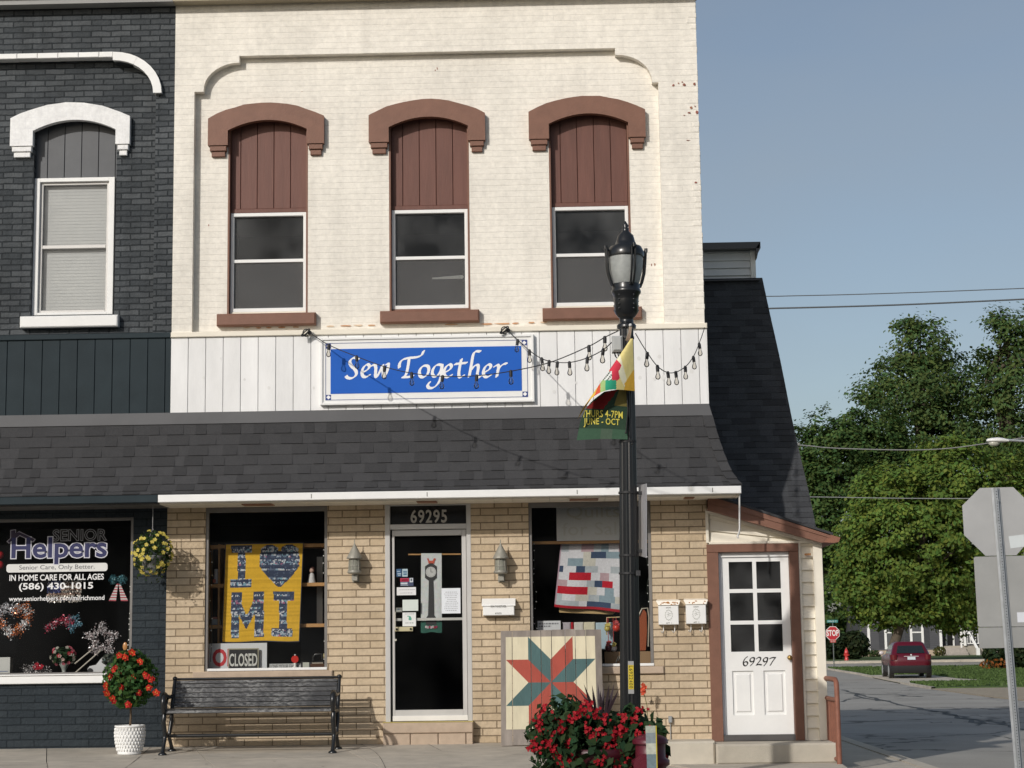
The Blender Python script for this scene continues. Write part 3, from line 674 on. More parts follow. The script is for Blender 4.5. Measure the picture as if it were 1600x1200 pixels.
# ================================================================ cream brick building (centre)
wb = thing('brick_building', 'cream painted brick two storey shop with brown hooded windows and tan brick street front', 'building', ((XL+XR)/2, 0, 0))
W3 = [(PX(356, 330), PX(481, 330), 416), (PX(608, 330), PX(733.5, 330), 670), (PX(859, 330), PX(985, 330), 921)]
dyy = {416: 5, 670: 0, 921: -5}
zz0, zz1 = PZ(670, 485), PZ(670, 181)
mb = MB(); wall(mb, XL, XR, FT-.05, CT+.25, 0, [(a, b, zz0, zz1) for a, b, _ in W3], .15, mr=1)
DB = 3.2
mb.quad((XR, 0, FT-.05), (XR, DB, FT-.05), (XR, DB, ROOFTOP-.1), (XR, 0, ROOFTOP-.1)); mb.quad((XR, 0, 0), (XR, DB, 0), (XR, DB, FT-.05), (XR, 0, FT-.05))
mb.quad((XL, DB, 0), (XR, DB, 0), (XR, DB, ROOFTOP-.1), (XL, DB, ROOFTOP-.1)); mb.quad((XL, .1, ROOFTOP-.1), (XR, .1, ROOFTOP-.1), (XR, DB, ROOFTOP-.1), (XL, DB, ROOFTOP-.1))
mb.build('wall', [M['white_brick'], M['brown']], wb)
y = -.1
pl, pr_ = PX(302, 300, y), PX(1033, 300, y)
zl = PZ(667, 136, y); lx = PX(318, 142, y); rx = PX(1019, 130, y)
ca, cb_ = PX(374, 95, y), PX(961, 82, y); zc = PZ(667, 91.5, y); zp = PZ(667, 81.2, y)
outl = [(pl, zl), (lx, zl)]+[(lx+(ca-lx)*(1-math.cos(t)), zl+.02+(zc-zl-.02)*math.sin(t)) for t in np.linspace(0, math.pi/2, 10)]+[(ca, zp), (cb_, zp)]
outl += [(rx-(rx-cb_)*(1-math.cos(t)), zl+.02+(zc-zl-.02)*math.sin(t)) for t in np.linspace(math.pi/2, 0, 10)]+[(rx, zl), (pr_, zl)]
mb = MB(); zt = CT+.2
for a, b in zip(outl, outl[1:]):
    if b[0]-a[0] > 1e-5: mb.quad((a[0], y, a[1]), (b[0], y, b[1]), (b[0], y, zt), (a[0], y, zt))
    mb.quad((a[0], 0, a[1]), (b[0], 0, b[1]), (b[0], y, b[1]), (a[0], y, a[1]))
zb = FT-.06
mb.quad((XL, y, zb), (pl, y, zb), (pl, y, zt), (XL, y, zt)); mb.quad((pl, y, zb), (pl, 0, zb), (pl, 0, zl), (pl, y, zl))
mb.quad((pr_, y, zb), (XR, y, zb), (XR, y, zt), (pr_, y, zt)); mb.quad((pr_, 0, zb), (pr_, y, zb), (pr_, y, zl), (pr_, 0, zl)); mb.quad((XR, y, zb), (XR, 0, zb), (XR, 0, zt), (XR, y, zt))
# brick ends showing along the corner
z = zb+.03
while z < CT-.08:
    if random.random() < .7: mb.bevbox(XR-.115*random.uniform(.5, 1), XR+random.uniform(.002, .009), y-random.uniform(.0, .004), y+.09, z, z+.055, .006)
    z += .0672
mb.build('frieze', M['white_brick'], wb)
# places where the paint has flaked off the brick
mb = MB()
def flake(px, py, wpx, hpx, Y, n=7):
    c = P(px, py, Y); pts = []
    for i in range(n):
        t = 2*math.pi*i/n; r = random.uniform(.55, 1); pts.append((c.x+wpx/142/2*r*math.cos(t), Y, c.z+hpx/142/2*r*math.sin(t)))
    MB().add(pts, [tuple(range(n))], random.choice([(.30, .10, .07), (.25, .09, .06), (.33, .15, .09)])).build('paint_flake', M['paint'], wb)
for a in [(1052, 133, 5, 5), (1060, 130, 4, 3), (1069, 132, 7, 6), (1066, 128, 4, 3), (1085, 131, 5, 6), (1080, 168, 6, 6), (1086, 166, 3, 3), (1077, 176, 6, 4), (1089, 175, 6, 8), (1069, 180, 4, 2), (1087, 285, 5, 3), (1033, 228, 2, 4), (1023, 413, 3, 6), (1018, 414, 2, 5), (326, 352, 2, 4), (683, 107, 2, 7), (680, 110, 2, 4), (472, 143, 2, 1.5), (477, 40, 3, 2), (1075, 219, 9, 1.5)]: flake(*a, -.108 if a[0] > 1034 else -.003)
mb = MB()
for a, b, c in [(404, 512, 8), (420, 512, 10), (440, 511.5, 14), (462, 511, 10), (516, 509.5, 14), (540, 509, 18), (560, 508, 15), (580, 508, 12), (705, 507, 24), (735, 506.5, 26), (760, 506, 20), (785, 505.5, 26), (805, 505, 12), (830, 504, 10), (850, 503.5, 12), (385, 512, 10)]:
    if random.random() < .95:
        p = P(a, b, -.012); q = [(p.x+c/142*.6*random.uniform(.7, 1)*math.cos(t), -.012, p.z+.012*random.uniform(.4, 1)*math.sin(t)) for t in np.linspace(0, 2*math.pi, 9)[:-1]]
        MB().add(q, [tuple(range(8))], random.choice([(.50, .25, .12), (.60, .38, .22), (.55, .30, .15), (.66, .5, .35)])).build('rust_stain', M['paint'], wb)
for a, b, cx in W3:
    e = dyy[cx]*.0; w_ = (b-a)
    hood(wb, a-.222, b+.19, a+.005, b-.005, PZ(670, 180.5), PZ(670, 157.5), PZ(670, 200), PZ(670, 185), PZ(670, 223), M['brown'])
    mb = MB(); zpan = PZ(670, 328, .09)
    boards(mb, a+.022, b-.022, zpan+.05, zz1+.03, .085, .105, .19, off=random.uniform(.02, .12)); mb.bevbox(a+.022, b-.022, .07, .11, zpan-.002, zpan+.048, .005)
    mb.build('arch_panel', M['brown_board'], wb)
    mb = MB(); mb.box(a-.0, a+.02, -.002, .14, zz0, zz1); mb.box(b-.02, b, -.002, .14, zz0, zz1); mb.build('jamb', M['brown'], wb)
    wf = MB(); fa, fb = a+.024, b-.022; f0 = PZ(670, 482.5, .06); f1 = zpan-.004
    frame(wf, fa, fb, f0, f1, .06, .13, .038, wb=.042, wt=.04); zm = PZ(670, 402.5, .06); wf.bevbox(fa+.039, fb-.039, .072, .12, zm-.019, zm+.019, .004)
    win = wf.build('window', M['white'], wb)
    mb = MB(); mb.quad((fa+.03, .105, zm+.01), (fb-.03, .105, zm+.01), (fb-.03, .105, f1-.03), (fa+.03, .105, f1-.03)); mb.quad((fa+.03, .115, f0+.03), (fb-.03, .115, f0+.03), (fb-.03, .115, zm-.01), (fa+.03, .115, zm-.01)); mb.build('pane', M['glass'], win)
    mb = MB(); mb.quad((fa+.036, .09, f0+.04), (fb-.036, .09, f0+.04), (fb-.036, .09, zm-.016), (fa+.036, .09, zm-.016)); mb.build('insect_screen', M['screen'], win)
    mb = MB(); mb.bevbox(fa-.0, fb, .05, .14, zz0+.002, f0-.002, .004); mb.build('sub_sill', M['brown'] if cx == 670 else M['cream'], win)
    if cx == 670:
        e_ = bpy.data.materials.new('glowing_tube'); e_.use_nodes = True; e_.node_tree.nodes['Principled BSDF'].inputs['Emission Color'].default_value = (1, .97, .85, 1); e_.node_tree.nodes['Principled BSDF'].inputs['Emission Strength'].default_value = .32
        MB().tube([P(676, 435, 1.9), P(722, 432.6, 1.3)], [.010, .022], 8).build('glow_tube', e_, win)  # faintly glowing tube inside the room, seen as a pale streak
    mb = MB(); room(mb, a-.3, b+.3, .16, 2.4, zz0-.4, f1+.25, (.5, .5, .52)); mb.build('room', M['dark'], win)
    mb = MB(); mb.bevbox(a-.1, b+.1, -.095, .06, PZ(670, 503.5, -.09), PZ(670, 484.5, -.09), .014); mb.build('window_sill', M['brown'], wb)
fr = PX(1106, 570, -.12)
mb = MB(); boards(mb, XL, fr-.012, FB-.03, FT-.055, -.118, -.10, .1955, off=.0); mb.box(fr-.012, fr, -.118, .02, FB-.03, FT-.056)
for px_, py_, r_ in ((1030, 557, .02), (1036, 590, .026), (1023, 592, .018), (1081, 580, .024), (938, 597, .02), (900, 598, .014), (998, 560, .022), (1000, 590, .02), (420, 606, .018), (490, 606, .016), (382, 593, .014), (318, 590, .014), (866, 612, .02), (345, 560, .012), (1062, 545, .013)):
    q = P(px_, py_, -.12); mb.add([(q.x+r_*math.cos(t)*random.uniform(.8, 1.1), -.1193, q.z+r_*1.1*math.sin(t)) for t in np.linspace(0, 2*math.pi, 11)[:-1]], [tuple(range(10))], (.90, .895, .885))
mb.build('fascia_board', M['white_board'], wb)
mb = MB(); mb.bevbox(XL, fr+.004, -.145, 0, FT-.054, FT+.004, .006); mb.build('trim', M['cream'], wb)
mb = MB(); mb.box(XL, XR+.03, -.26, .1, CT, CT+.09); mb.box(XL, XR+.06, -.34, .1, CT+.091, ROOFTOP); mb.build('cornice', mat('olive_cornice', (.36, .31, .22), .6, .06, 3, .1, 30), wb)
canopy(wb, xcut, XR, True)
xg = PX(1158, 767, -.60)
mb = MB(); mb.bevbox(xcut, xg, -.625, -.535, 2.672, 2.752, .005)
for q in (484, 666, 902, 1115): mb.box(PX(q, 768, -.75)-.004, PX(q, 768, -.75)+.004, -.6275, -.6245, 2.69, 2.735, (.25, .24, .22))
mb.build('gutter', M['white'], wb)
mb = MB(); x = xcut
while x < xg-.02:
    mb.box(x, min(x+.2, xg)-.004, -.535, 0, SOF, SOF+.02); x += .2
mb.box(xcut, xg, -.535, 0, SOF+.021, SOF+.03, (.5, .5, .5)); mb.build('soffit', M['cream'], wb)
for a, b in ((378, 425), (651, 682), (890, 935), (1070, 1085)):      # weathered vent strips in the soffit
    mb = MB(); mb.box(PX(a, 784, -.45), PX(b, 784, -.45), -.48, -.25, SOF-.012, SOF-.002, (.30, .16, .10)); mb.build('soffit_vent', M['paint'], wb)
# street floor
S1 = (PX(320, 920), PX(511.5, 920), PZ(415, 1048), SOF-.0)
D1 = (PX(602, 960), PX(737, 960), PZ(668, 1128), SOF-.0)
S2 = (PX(827, 900), PX(1019, 900), PZ(985, 1041), SOF-.0)
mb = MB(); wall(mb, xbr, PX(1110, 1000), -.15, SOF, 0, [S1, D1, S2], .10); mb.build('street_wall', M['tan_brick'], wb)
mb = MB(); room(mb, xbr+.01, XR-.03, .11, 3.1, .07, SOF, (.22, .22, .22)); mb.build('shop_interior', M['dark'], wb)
for k, (a, b, c_, d) in enumerate((S1, S2)):
    mb = MB(); frame(mb, a, b, c_, d-.001, .02, .085, .035, wb=.022, wt=.055); s_ = mb.build('shop_window', M['alu_dark'], wb)
    mb = MB(); mb.quad((a+.03, .055, c_+.015), (b-.03, .055, c_+.015), (b-.03, .055, d-.05), (a+.03, .055, d-.05)); mb.build('pane', M['shopglass'], s_)
    mb = MB(); mb.bevbox(a+.036, b-.002, -.012, .018, c_+.001, c_+.03, .004); mb.build('sill_strip', M['white'], s_)
    mb = MB(); mb.box(a-.2, b+.2, .105, .8, c_-.05, c_+.012, (1.2, 1.2, 1.2)); mb.build('display_ledge', M['dark'], s_)
    mb = MB(); x0, x1 = (a-.12, b+.06) if k == 0 else (a-.05, b+.10); mb.bevbox(x0, x1, -.035, .05, c_-.082, c_-.004, .008); mb.build('window_sill', M['stone'], wb)
# door
a, b, c_, d = D1
mb = MB(); zt0, zt1 = PZ(668, 819, .03), PZ(668, 790, .03); dh = PZ(668, 827, .03)
mb.bevbox(a, a+.055, -.004, .09, c_, d-.002, .004); mb.bevbox(b-.05, b, -.004, .09, c_, d-.002, .004)
mb.bevbox(a+.056, b-.051, .0, .09, dh, zt0, .004); mb.bevbox(a+.056, b-.051, .0, .09, zt1, d-.002, .004)
df = mb.build('door_frame', M['alu'], wb)
mb = MB(); mb.box(a+.056, b-.051, .05, .06, zt0+.001, zt1-.001, (.012, .012, .012)); tr = mb.build('transom', M['gloss'], df)
mb = MB(); writep(mb, '69295', 642, 698, 797, 816.5, .05, Y=.046, c=(.50, .48, .44), offset=.02, spacing=1.12); mb.build('house_number', M['paint'], tr)
l0, l1 = a+.075, b-.055
dr = MB(); g0, g1 = PX(617, 960, .04), PX(722.5, 960, .04); gz0, gz1 = PZ(668, 1109, .04), PZ(668, 837, .04)
lz0 = c_+.012
dr.bevbox(l0, g0, .03, .075, lz0, dh-.006, .004); dr.bevbox(g1, l1, .03, .075, lz0, dh-.006, .004); dr.bevbox(g0, g1, .03, .075, lz0, gz0, .004); dr.bevbox(g0, g1, .03, .075, gz1, dh-.006, .004)
dr.box(l0, l1, .018, .029, lz0, lz0+.055, (1.5, 1.5, 1.5))
door = dr.build('door', M['alu'], wb)
mb = MB(); mb.quad((g0, .055, gz0), (g1, .055, gz0), (g1, .055, gz1), (g0, .055, gz1)); mb.build('pane', M['shopglass'], door)
mb = MB(); zb_ = PZ(668, 967.5, .07); mb.box(g0, g1, .075, .10, zb_-.014, zb_+.014, (1.15, 1.15, 1.12)); mb.build('push_bar', M['alu'], door)
mb = MB()
for py in (957.5, 983): mb.tube([(l0+.035, .03, PZ(610, py, 0)), (l0+.035, -.03, PZ(610, py, 0))], .007, c=(.55, .52, .45))
mb.tube([(l0+.035, -.03, PZ(610, 984, 0)), (l0+.035, -.034, PZ(610, 956, 0))], .007, c=(.55, .52, .45))
mb.build('handle', M['gloss'], door)
MB().tube([(l0+.035, .03, PZ(610, 1000, 0)), (l0+.035, .02, PZ(610, 1000, 0))], .013, 10, (.5, .48, .42)).build('lock', M['gloss'], door)
for py in (852, 1110):
    mb = MB(); mb.tube([(l1+.012, .018, PZ(732, py-9, 0)), (l1+.012, .018, PZ(732, py+9, 0))], .009); mb.build('hinge', M['blackrough'], door)
mb = MB(); mb.bevbox(a-.02, b+.008, -.13, .09, c_-.115, c_-.002, .01); mb.build('door_sill', M['stone'], wb)
mb = MB(); mb.box(a-.02, b+.01, -.125, .015, c_-.001, c_+.006, (.45, .36, .12)); mb.build('threshold', M['paint'], wb)
mb = MB(); x = a-.02
for wd in (.3, .3, .3, .09): mb.bevbox(x, min(x+wd, b+.01)-.006, -.115, .02, -.02, c_-.117, .008); x += wd
mb.build('step_bricks', M['stone'], wb)
# bracket and cable hanging from the canopy corner
tag(MB().tube([P(1155.5, 772, -.56), P(1155.5, 800, -.56), P(1155.5, 827, -.56), P(1154.5, 833, -.57), P(1152, 838, -.59), P(1154, 841, -.59)], .010, 8).build('hanging_bracket', M['alu'], base=P(1155, 772, -.56)), 'thin pale rod with a hooked foot hanging from the canopy corner above the white door', 'bracket')

# ================================================================ lean-to entrance on the right and the mansard building behind
AX = PX(1107.5, 1000); AR = 2.915; AZ = PZ(1200, 1157.5)
an = thing('entrance_annex', 'cream sided lean-to entrance with brown trimmed white door at the corner', 'building', (2.3, 0, 0))
def rz(x, l=(1109, 797.5), r=(1284, 848)):            # underside of the rake board
    a, b = P(*l, -.16), P(*r, -.16); return a.z+(b.z-a.z)*(x-a.x)/(b.x-a.x)
def clap(mb, x0, x1, z0, z1, y, exp, top=None, m=0):      # lapped boards, each leaning out at its lower edge
    z = z0
    while z < z1-.004:
        e = min(z+exp, z1); q = lambda x, zz: min(zz, top(x)) if top else zz
        a, b, c_, d = (x0, y-.028, q(x0, z)), (x1, y-.028, q(x1, z)), (x1, y-.003, q(x1, e)), (x0, y-.003, q(x0, e))
        mb.quad(a, b, c_, d, (1, 1, 1), m); mb.quad((x0, y, a[2]), (x1, y, b[2]), b, a, (1, 1, 1), m); z = e
dz0, dz1 = AZ, PZ(1180, 850, 0)
dxl, dxr = PX(1108, 1000), PX(1252, 1000)
mb = MB(); s0 = PX(1256, 1000); clap(mb, s0, AR-.09, AZ, dz1+.02, .035, .1305); clap(mb, AX, AR-.06, dz1+.03, 2.6, .035, .1305, lambda x: rz(x)+.01)
mb.box(AX, AX+.03, -.015, .04, dz1+.02, rz(AX)+.02); mb.bevbox(AR-.10, AR, -.02, .10, AZ, rz(AR)+.03, .004); mb.bevbox(s0-.03, s0, -.012, .05, AZ, dz1+.015, .004)
mb.bevbox(AX+.03, AR-.101, -.014, .04, dz1+.002, dz1+.03, .004)
n = 12
for i in range(n):
    a, b = AX+(AR-AX)*i/n, AX+(AR-AX)*(i+1)/n; mb.add([(a, -.022, rz(a)-.03), (b, -.022, rz(b)-.03), (b, -.022, rz(b)+.02), (a, -.022, rz(a)+.02), (a, .02, rz(a)-.03), (b, .02, rz(b)-.03)], [(0, 1, 2, 3), (0, 4, 5, 1)])
mb.quad((AR, 0, AZ), (AR, 1.6, AZ), (AR, 1.6, rz(AR)), (AR, 0, rz(AR))); mb.quad((AX, 1.6, AZ), (AR, 1.6, AZ), (AR, 1.6, rz(AR)), (AX, 1.6, rz(AX)))
mb.build('wall', M['cream'], an)
Yr = -.16
T0, T1, B0, B1 = P(1106, 771, Yr), P(1297, 833.5, Yr), P(1106, 796.5, Yr), P(1284, 848, Yr)
mb = MB(); mb.prism([(B0.x, B0.z), (B1.x, B1.z), (T1.x-.02, T1.z-.085), (T1.x, T1.z-.02), (T0.x, T0.z-.02)], Yr, Yr+.04); mb.prism([(B0.x, B0.z+.085), (T1.x, T1.z-.05), (T1.x, T1.z-.02), (T0.x, T0.z-.02)], Yr-.012, Yr-.001, (1.05, 1.05, 1.05))
mb.add([(AX, Yr+.04, rz(AX)+.004), (B1.x, Yr+.04, B1.z+.004), (B1.x, .02, B1.z+.004), (AX, .02, rz(AX)+.004)], [(0, 1, 2, 3)])
mb.build('rake_board', M['brown'], an)
mb = MB(); e0, e1 = P(1297.5, 834, Yr), P(1313, 840, Yr)
mb.prism([(e0.x-.07, B1.z+.004), (e0.x+.03, B1.z-.004), (e1.x-.02, B1.z+.005), (e1.x, e1.z), (e0.x, e0.z-.01), (e0.x-.02, e0.z-.03)], Yr-.01, 1.6, (1.25, 1.15, 1.1)); mb.build('gutter', M['brown'], an)
mb = MB(); mb.prism([(T0.x-.05, T0.z-.019+.013), (T1.x+.03, T1.z-.019), (T1.x+.03, T1.z+.006), (T0.x-.05, T0.z+.02)], Yr-.02, 1.6); mb.build('roof', M['shingle_dark'], an)
fm = MB(); jl, jr = PX(1126, 1000), PX(1237.5, 1000); zt_ = PZ(1180, 862.5)
fm.bevbox(dxl, jl, -.03, .12, AZ, zt_, .004); fm.bevbox(jr, dxr, -.03, .12, AZ, zt_, .004); fm.bevbox(dxl, dxr, -.034, .12, zt_+.001, dz1, .004)
fm.build('door_trim', M['brown'], an)
mb = MB(); wl = PX(1131.5, 1000, .05); zlt = PZ(1180, 871, .05)
mb.bevbox(jl+.001, wl-.004, .03, .13, AZ+.05, zt_, .003, (.93, .95, 1)); mb.bevbox(wl-.003, jr-.001, .03, .13, zlt+.004, zt_, .003); mb.build('door_frame', M['white'], an)
# panelled door with six lights
yd = .05; L0, L1 = wl, jr-.003; Z0, Z1 = PZ(1185, 1147.5, yd), zlt
cols = [(PX(1140.5, 950, yd), PX(1177.5, 950, yd)), (PX(1183.5, 950, yd), PX(1221.5, 950, yd))]
rws = [(PZ(1181, 969.5, yd), PZ(1181, 926, yd)), (PZ(1181, 1018, yd), PZ(1181, 975.5, yd)), (PZ(1181, 920, yd), PZ(1181, 877.5, yd))]
pan = [(PX(1145, 1080, yd), PX(1178, 1080, yd)), (PX(1194, 1080, yd), PX(1228, 1080, yd))]; pz = (PZ(1185, 1117, yd), PZ(1185, 1048, yd))
mb = MB(); wall(mb, L0, L1, Z0, Z1, yd, [(c0, c1, r0, r1) for c0, c1 in cols for r0, r1 in rws]+[(a, b, *pz) for a, b in pan], .018)
for a, b in pan:
    mb.quad((a, yd+.018, pz[0]), (b, yd+.018, pz[0]), (b, yd+.018, pz[1]), (a, yd+.018, pz[1])); mb.bevbox(a+.03, b-.03, yd+.005, yd+.017, pz[0]+.03, pz[1]-.03, .012)
mb.box(L0, L1, yd+.02, yd+.03, Z0, pz[1]+.02)
door = mb.build('door', M['white'], an)
mb = MB()
for c0, c1 in cols:
    for r0, r1 in rws: mb.quad((c0, yd+.012, r0), (c1, yd+.012, r0), (c1, yd+.012, r1), (c0, yd+.012, r1))
mb.build('pane', M['glass'], door)
mb = MB(); S = lambda u, v: (PX(1090+u/6.667, 1020+v/6.667, yd), PZ(1090+u/6.667, 1020+v/6.667, yd))
num = [[(517, 42), (495, 60), (476, 98), (484, 130), (506, 134), (521, 112), (512, 94), (492, 96), (480, 108)],
       [(584, 50), (560, 54), (545, 76), (556, 93), (578, 88), (592, 62), (584, 50)], [(592, 58), (582, 98), (552, 134)],
       [(614, 62), (636, 47), (656, 54), (650, 80), (612, 128)], [(612, 127), (640, 122), (664, 126)],
       [(722, 50), (698, 54), (684, 76), (695, 93), (716, 88), (730, 62), (722, 50)], [(730, 58), (720, 98), (692, 134)],
       [(752, 60), (780, 50), (811, 50)], [(811, 50), (782, 88), (757, 130)]]
pen(mb, [[S(*q) for q in st] for st in num], .010, .7, .007, yd-.002, .0018, (.01, .01, .01)); mb.build('house_number', M['paint'], door)
mb = MB(); k = P(1234, 1027.5, 0); mb.tube([(k.x, yd, k.z), (k.x, yd-.03, k.z)], .013, 10, (.35, .22, .08)); mb.ball((k.x, yd-.05, k.z), .028, (.40, .26, .09)); mb.lathe(k.x, yd, [(.03, k.z)]*2); mb.build('door_knob', mat('brass', (1, 1, 1), .3, .05, 20, metal=.8), door)
mb = MB(); room(mb, AX+.04, AR-.02, .14, 1.5, AZ, 2.2, (.25, .25, .25)); mb.build('hallway', M['dark'], an)
mb = MB(); mb.box(jl, jr, -.02, .13, AZ+.005, Z0-.002, (.5, .5, .52)); mb.build('threshold', M['alu_dark'], an)
mb = MB(); p = P(1257, 866, 0); mb.tube([(p.x+.0, -.02, p.z), (p.x+.06, -.05, p.z), (p.x+.06, -.055, p.z-.008), (p.x, -.025, p.z-.008)], .008, c=(.35, .16, .06)); mb.build('bracket', M['paint'], an)
# concrete foundation and step
st = thing('concrete_step', 'stained concrete step and footing block below the white panelled door', 'step', (2, -.3, -.16))
mb = MB(); sx = PX(1118, 1170, -.5)
mb.bevbox(sx+.006, 2.945, -.52, .03, -.168, PZ(1200, 1162, -.52), .02); mb.build('step', M['step'], st)
mb = MB(); mb.bevbox(.75, sx, -.46, .03, -.2, PZ(1080, 1158.5, -.46), .02, (1.12, 1.12, 1.12)); mb.build('footing', M['step'], st)
# handrail beside the landing
hx = PX(1309.5, 1130, -.75); zt_ = PZ(1308, 1062, -.75)
hr = thing('handrail', 'rust brown pipe handrail with rounded corner beside the lean-to wall', 'railing', (hx, -.4, -.23))
mb = MB(); y0, y1 = -.75, 1.1
mb.tube([(hx, y0, -.24), (hx, y0, zt_-.09), (hx, y0+.02, zt_-.03), (hx, y0+.09, zt_), (hx, y1-.09, zt_), (hx, y1, zt_-.09), (hx, y1, -.24)], .027, 12); mb.build('rail', M['rust'], hr)
mb = MB(); zm_ = PZ(1300, 1094, -.75); mb.tube([(hx, y0, zm_), (hx, y1, zm_)], .024, 10); mb.tube([(hx, y0, -.12), (hx, y1, -.12)], .022, 10); mb.build('cross_rail', M['rust'], hr)
for i in range(12):
    y = y0+(y1-y0)*(i+1)/13; MB().box(hx-.011, hx+.011, y-.011, y+.011, -.12, zm_).build('baluster', M['rust'], hr)

ma = thing('mansard_building', 'rear building with tall dark shingled mansard roof behind the white door entrance', 'building', (2.2, 6, 0))
MP = [(2.50, PZ(1191, 434, 2.5), PX(1191, 434, 2.5)), (2.38, PZ(1202.5, 488, 2.38), PX(1202.5, 488, 2.38)), (2.2, PZ(1219, 562, 2.2), PX(1219, 562, 2.2)), (1.98, PZ(1237, 652, 1.98), PX(1237, 652, 1.98)), (1.74, PZ(1251.5, 717, 1.74), PX(1251.5, 717, 1.74)), (1.45, PZ(1264, 770, 1.45), PX(1264, 770, 1.45)), (1.12, PZ(1275, 824, 1.12), PX(1275, 824, 1.12))]
m_at, MS = flare(MP); MD = 6.5
mb = MB(); shingles(mb, m_at, MS, .083, XR+.01, None, (.14, .3), (.006, .010), .30)
ss = np.linspace(0, MS, 18)
for a, b in zip(ss, ss[1:]):
    A, B = m_at(a), m_at(b)
    mb.quad((XR, A[0]+.004, A[1]), (XR, B[0]+.004, B[1]), (B[2]-.002, B[0]+.004, B[1]), (A[2]-.002, A[0]+.004, A[1])); mb.quad((A[2], A[0], A[1]), (B[2], B[0], B[1]), (B[2], MD, B[1]), (A[2], MD, A[1]))
A = m_at(0); B = m_at(MS)
mb.quad((XR, MD, B[1]), (B[2], MD, B[1]), (A[2], MD, A[1]), (XR, MD, A[1])); mb.quad((XR, A[0], A[1]), (A[2], A[0], A[1]), (A[2], MD, A[1]), (XR, MD, A[1])); mb.quad((XR, B[0], B[1]), (B[2], B[0], B[1]), (B[2], MD, B[1]), (XR, MD, B[1]))
mb.build('mansard_roof', M['shingle_dark'], ma)
mb = MB(); mb.box(XR+.01, 2.9, 1.65, MD-.02, -.3, B[1]-.005); mb.box(-10.4, XR, 3.22, MD-.02, -.3, 5.0); mb.build('wall', M['cream'], ma)
mb = MB(); bz0, bz1 = PZ(1140, 441.5, 2.62), PZ(1140, 386, 2.62); bxr = PX(1181, 420, 2.62)
clap(mb, XR+.01, bxr-.06, bz0, bz1, 2.665, .096); mb.bevbox(bxr-.065, bxr, 2.61, 2.70, bz0-.01, bz1, .004, (1.1, 1.08, 1.02)); mb.box(XR+.01, bxr-.001, 2.665, MD, bz0-.01, bz1, (.98, .98, .98)); mb.build('parapet', mat('pale_grey_siding', (.78, .78, .75), .55, .04, 4), ma)
mb = MB(); q0, q1 = PZ(1140, 389, 2.5), PZ(1140, 379, 2.5); cx = PX(1188, 384, 2.5)
mb.box(XR-.05, cx, 2.48, MD+.1, q0, q1); mb.add([(cx, 2.48, q1), (cx, MD+.1, q1), (cx-.05, 2.48, q0-.13), (cx-.05, MD+.1, q0-.13), (cx-.06, 2.48, q0), (cx-.06, MD+.1, q0)], [(0, 2, 3, 1), (4, 5, 3, 2), (0, 4, 2)]); mb.build('roof_cap', M['black'], ma)
mb = MB(); mb.box(XR+.01, bxr+.02, 2.42, 2.66, MP[0][1]-.03, bz0-.012); mb.build('flashing', M['flashing'], ma)

# ================================================================ shop sign
ys = -.165
sg = thing('shop_sign', 'white framed blue shop sign with white calligraphic lettering on white boards', 'sign', P(667, 580, ys))
sx0, sx1, sz0, sz1 = PX(500.5, 580, ys), PX(834.5, 575, ys), PZ(667, 630.5, ys), PZ(667, 525, ys)
mb = MB(); frame(mb, sx0, sx1, sz0, sz1, ys-.012, -.119, .028); mb.box(sx0+.028, sx1-.028, ys+.004, -.119, sz0+.028, sz1-.028, (.98, .98, .98)); mb.build('panel', M['white'], sg)
mb = MB(); fy = ys+.0025
bx0, bx1, bz0, bz1 = PX(516.5, 580, fy), PX(815, 575, fy), PZ(667, 613, fy), PZ(667, 543, fy)
mb.box(bx0, bx1, fy-.002, ys+.0035, bz0, bz1); mb.build('blue_field', mat('sign_blue', (.018, .115, .50), .5, .02, 3, spec=.15), sg)
mb = MB(); o0, o1, oz0, oz1 = PX(508.5, 580, fy), PX(824.5, 575, fy), PZ(667, 623, fy), PZ(667, 533.5, fy); t = .006; nav = (.03, .055, .21)
def line(a, b, c_, d, y=fy): mb.quad((a, y, c_), (b, y, c_), (b, y, d), (a, y, d), nav)
e = .062
line(o0, o1, oz0, oz0+t); line(o0, o1, oz1-t, oz1); line(o0, o0+t, oz0+t, oz1-t); line(o1-t, o1, oz0+t, oz1-t)
for cx, cz in ((o0, oz0), (o1-e, oz0), (o0, oz1-e), (o1-e, oz1-e)):
    a = (o0+t if cx == o0 else cx); zz = (oz0+t if cz == oz0 else cz); b = cx+e if cx == o0 else o1-t; zt2 = cz+e if cz == oz0 else oz1-t
    line(a, b, zz, zt2); h = (b-a)/2-.004; mx_, mz_ = (a+b)/2, (zz+zt2)/2
    mb.add([(mx_-h, fy-.001, mz_), (mx_, fy-.001, mz_-h), (mx_+h, fy-.001, mz_), (mx_, fy-.001, mz_+h)], [(0, 1, 2, 3)], (.85, .85, .85))
mb.build('border', M['paint'], sg)
S = lambda u, v: (PX(490+u/4.444, 500+v/4.444, fy), PZ(490+u/4.444, 500+v/4.444, fy))
def sh(st, d): return [(a+d, b) for a, b in st]
ee = [(345, 362), (375, 345), (388, 322), (374, 308), (350, 325), (336, 358), (342, 388), (362, 397), (388, 383)]
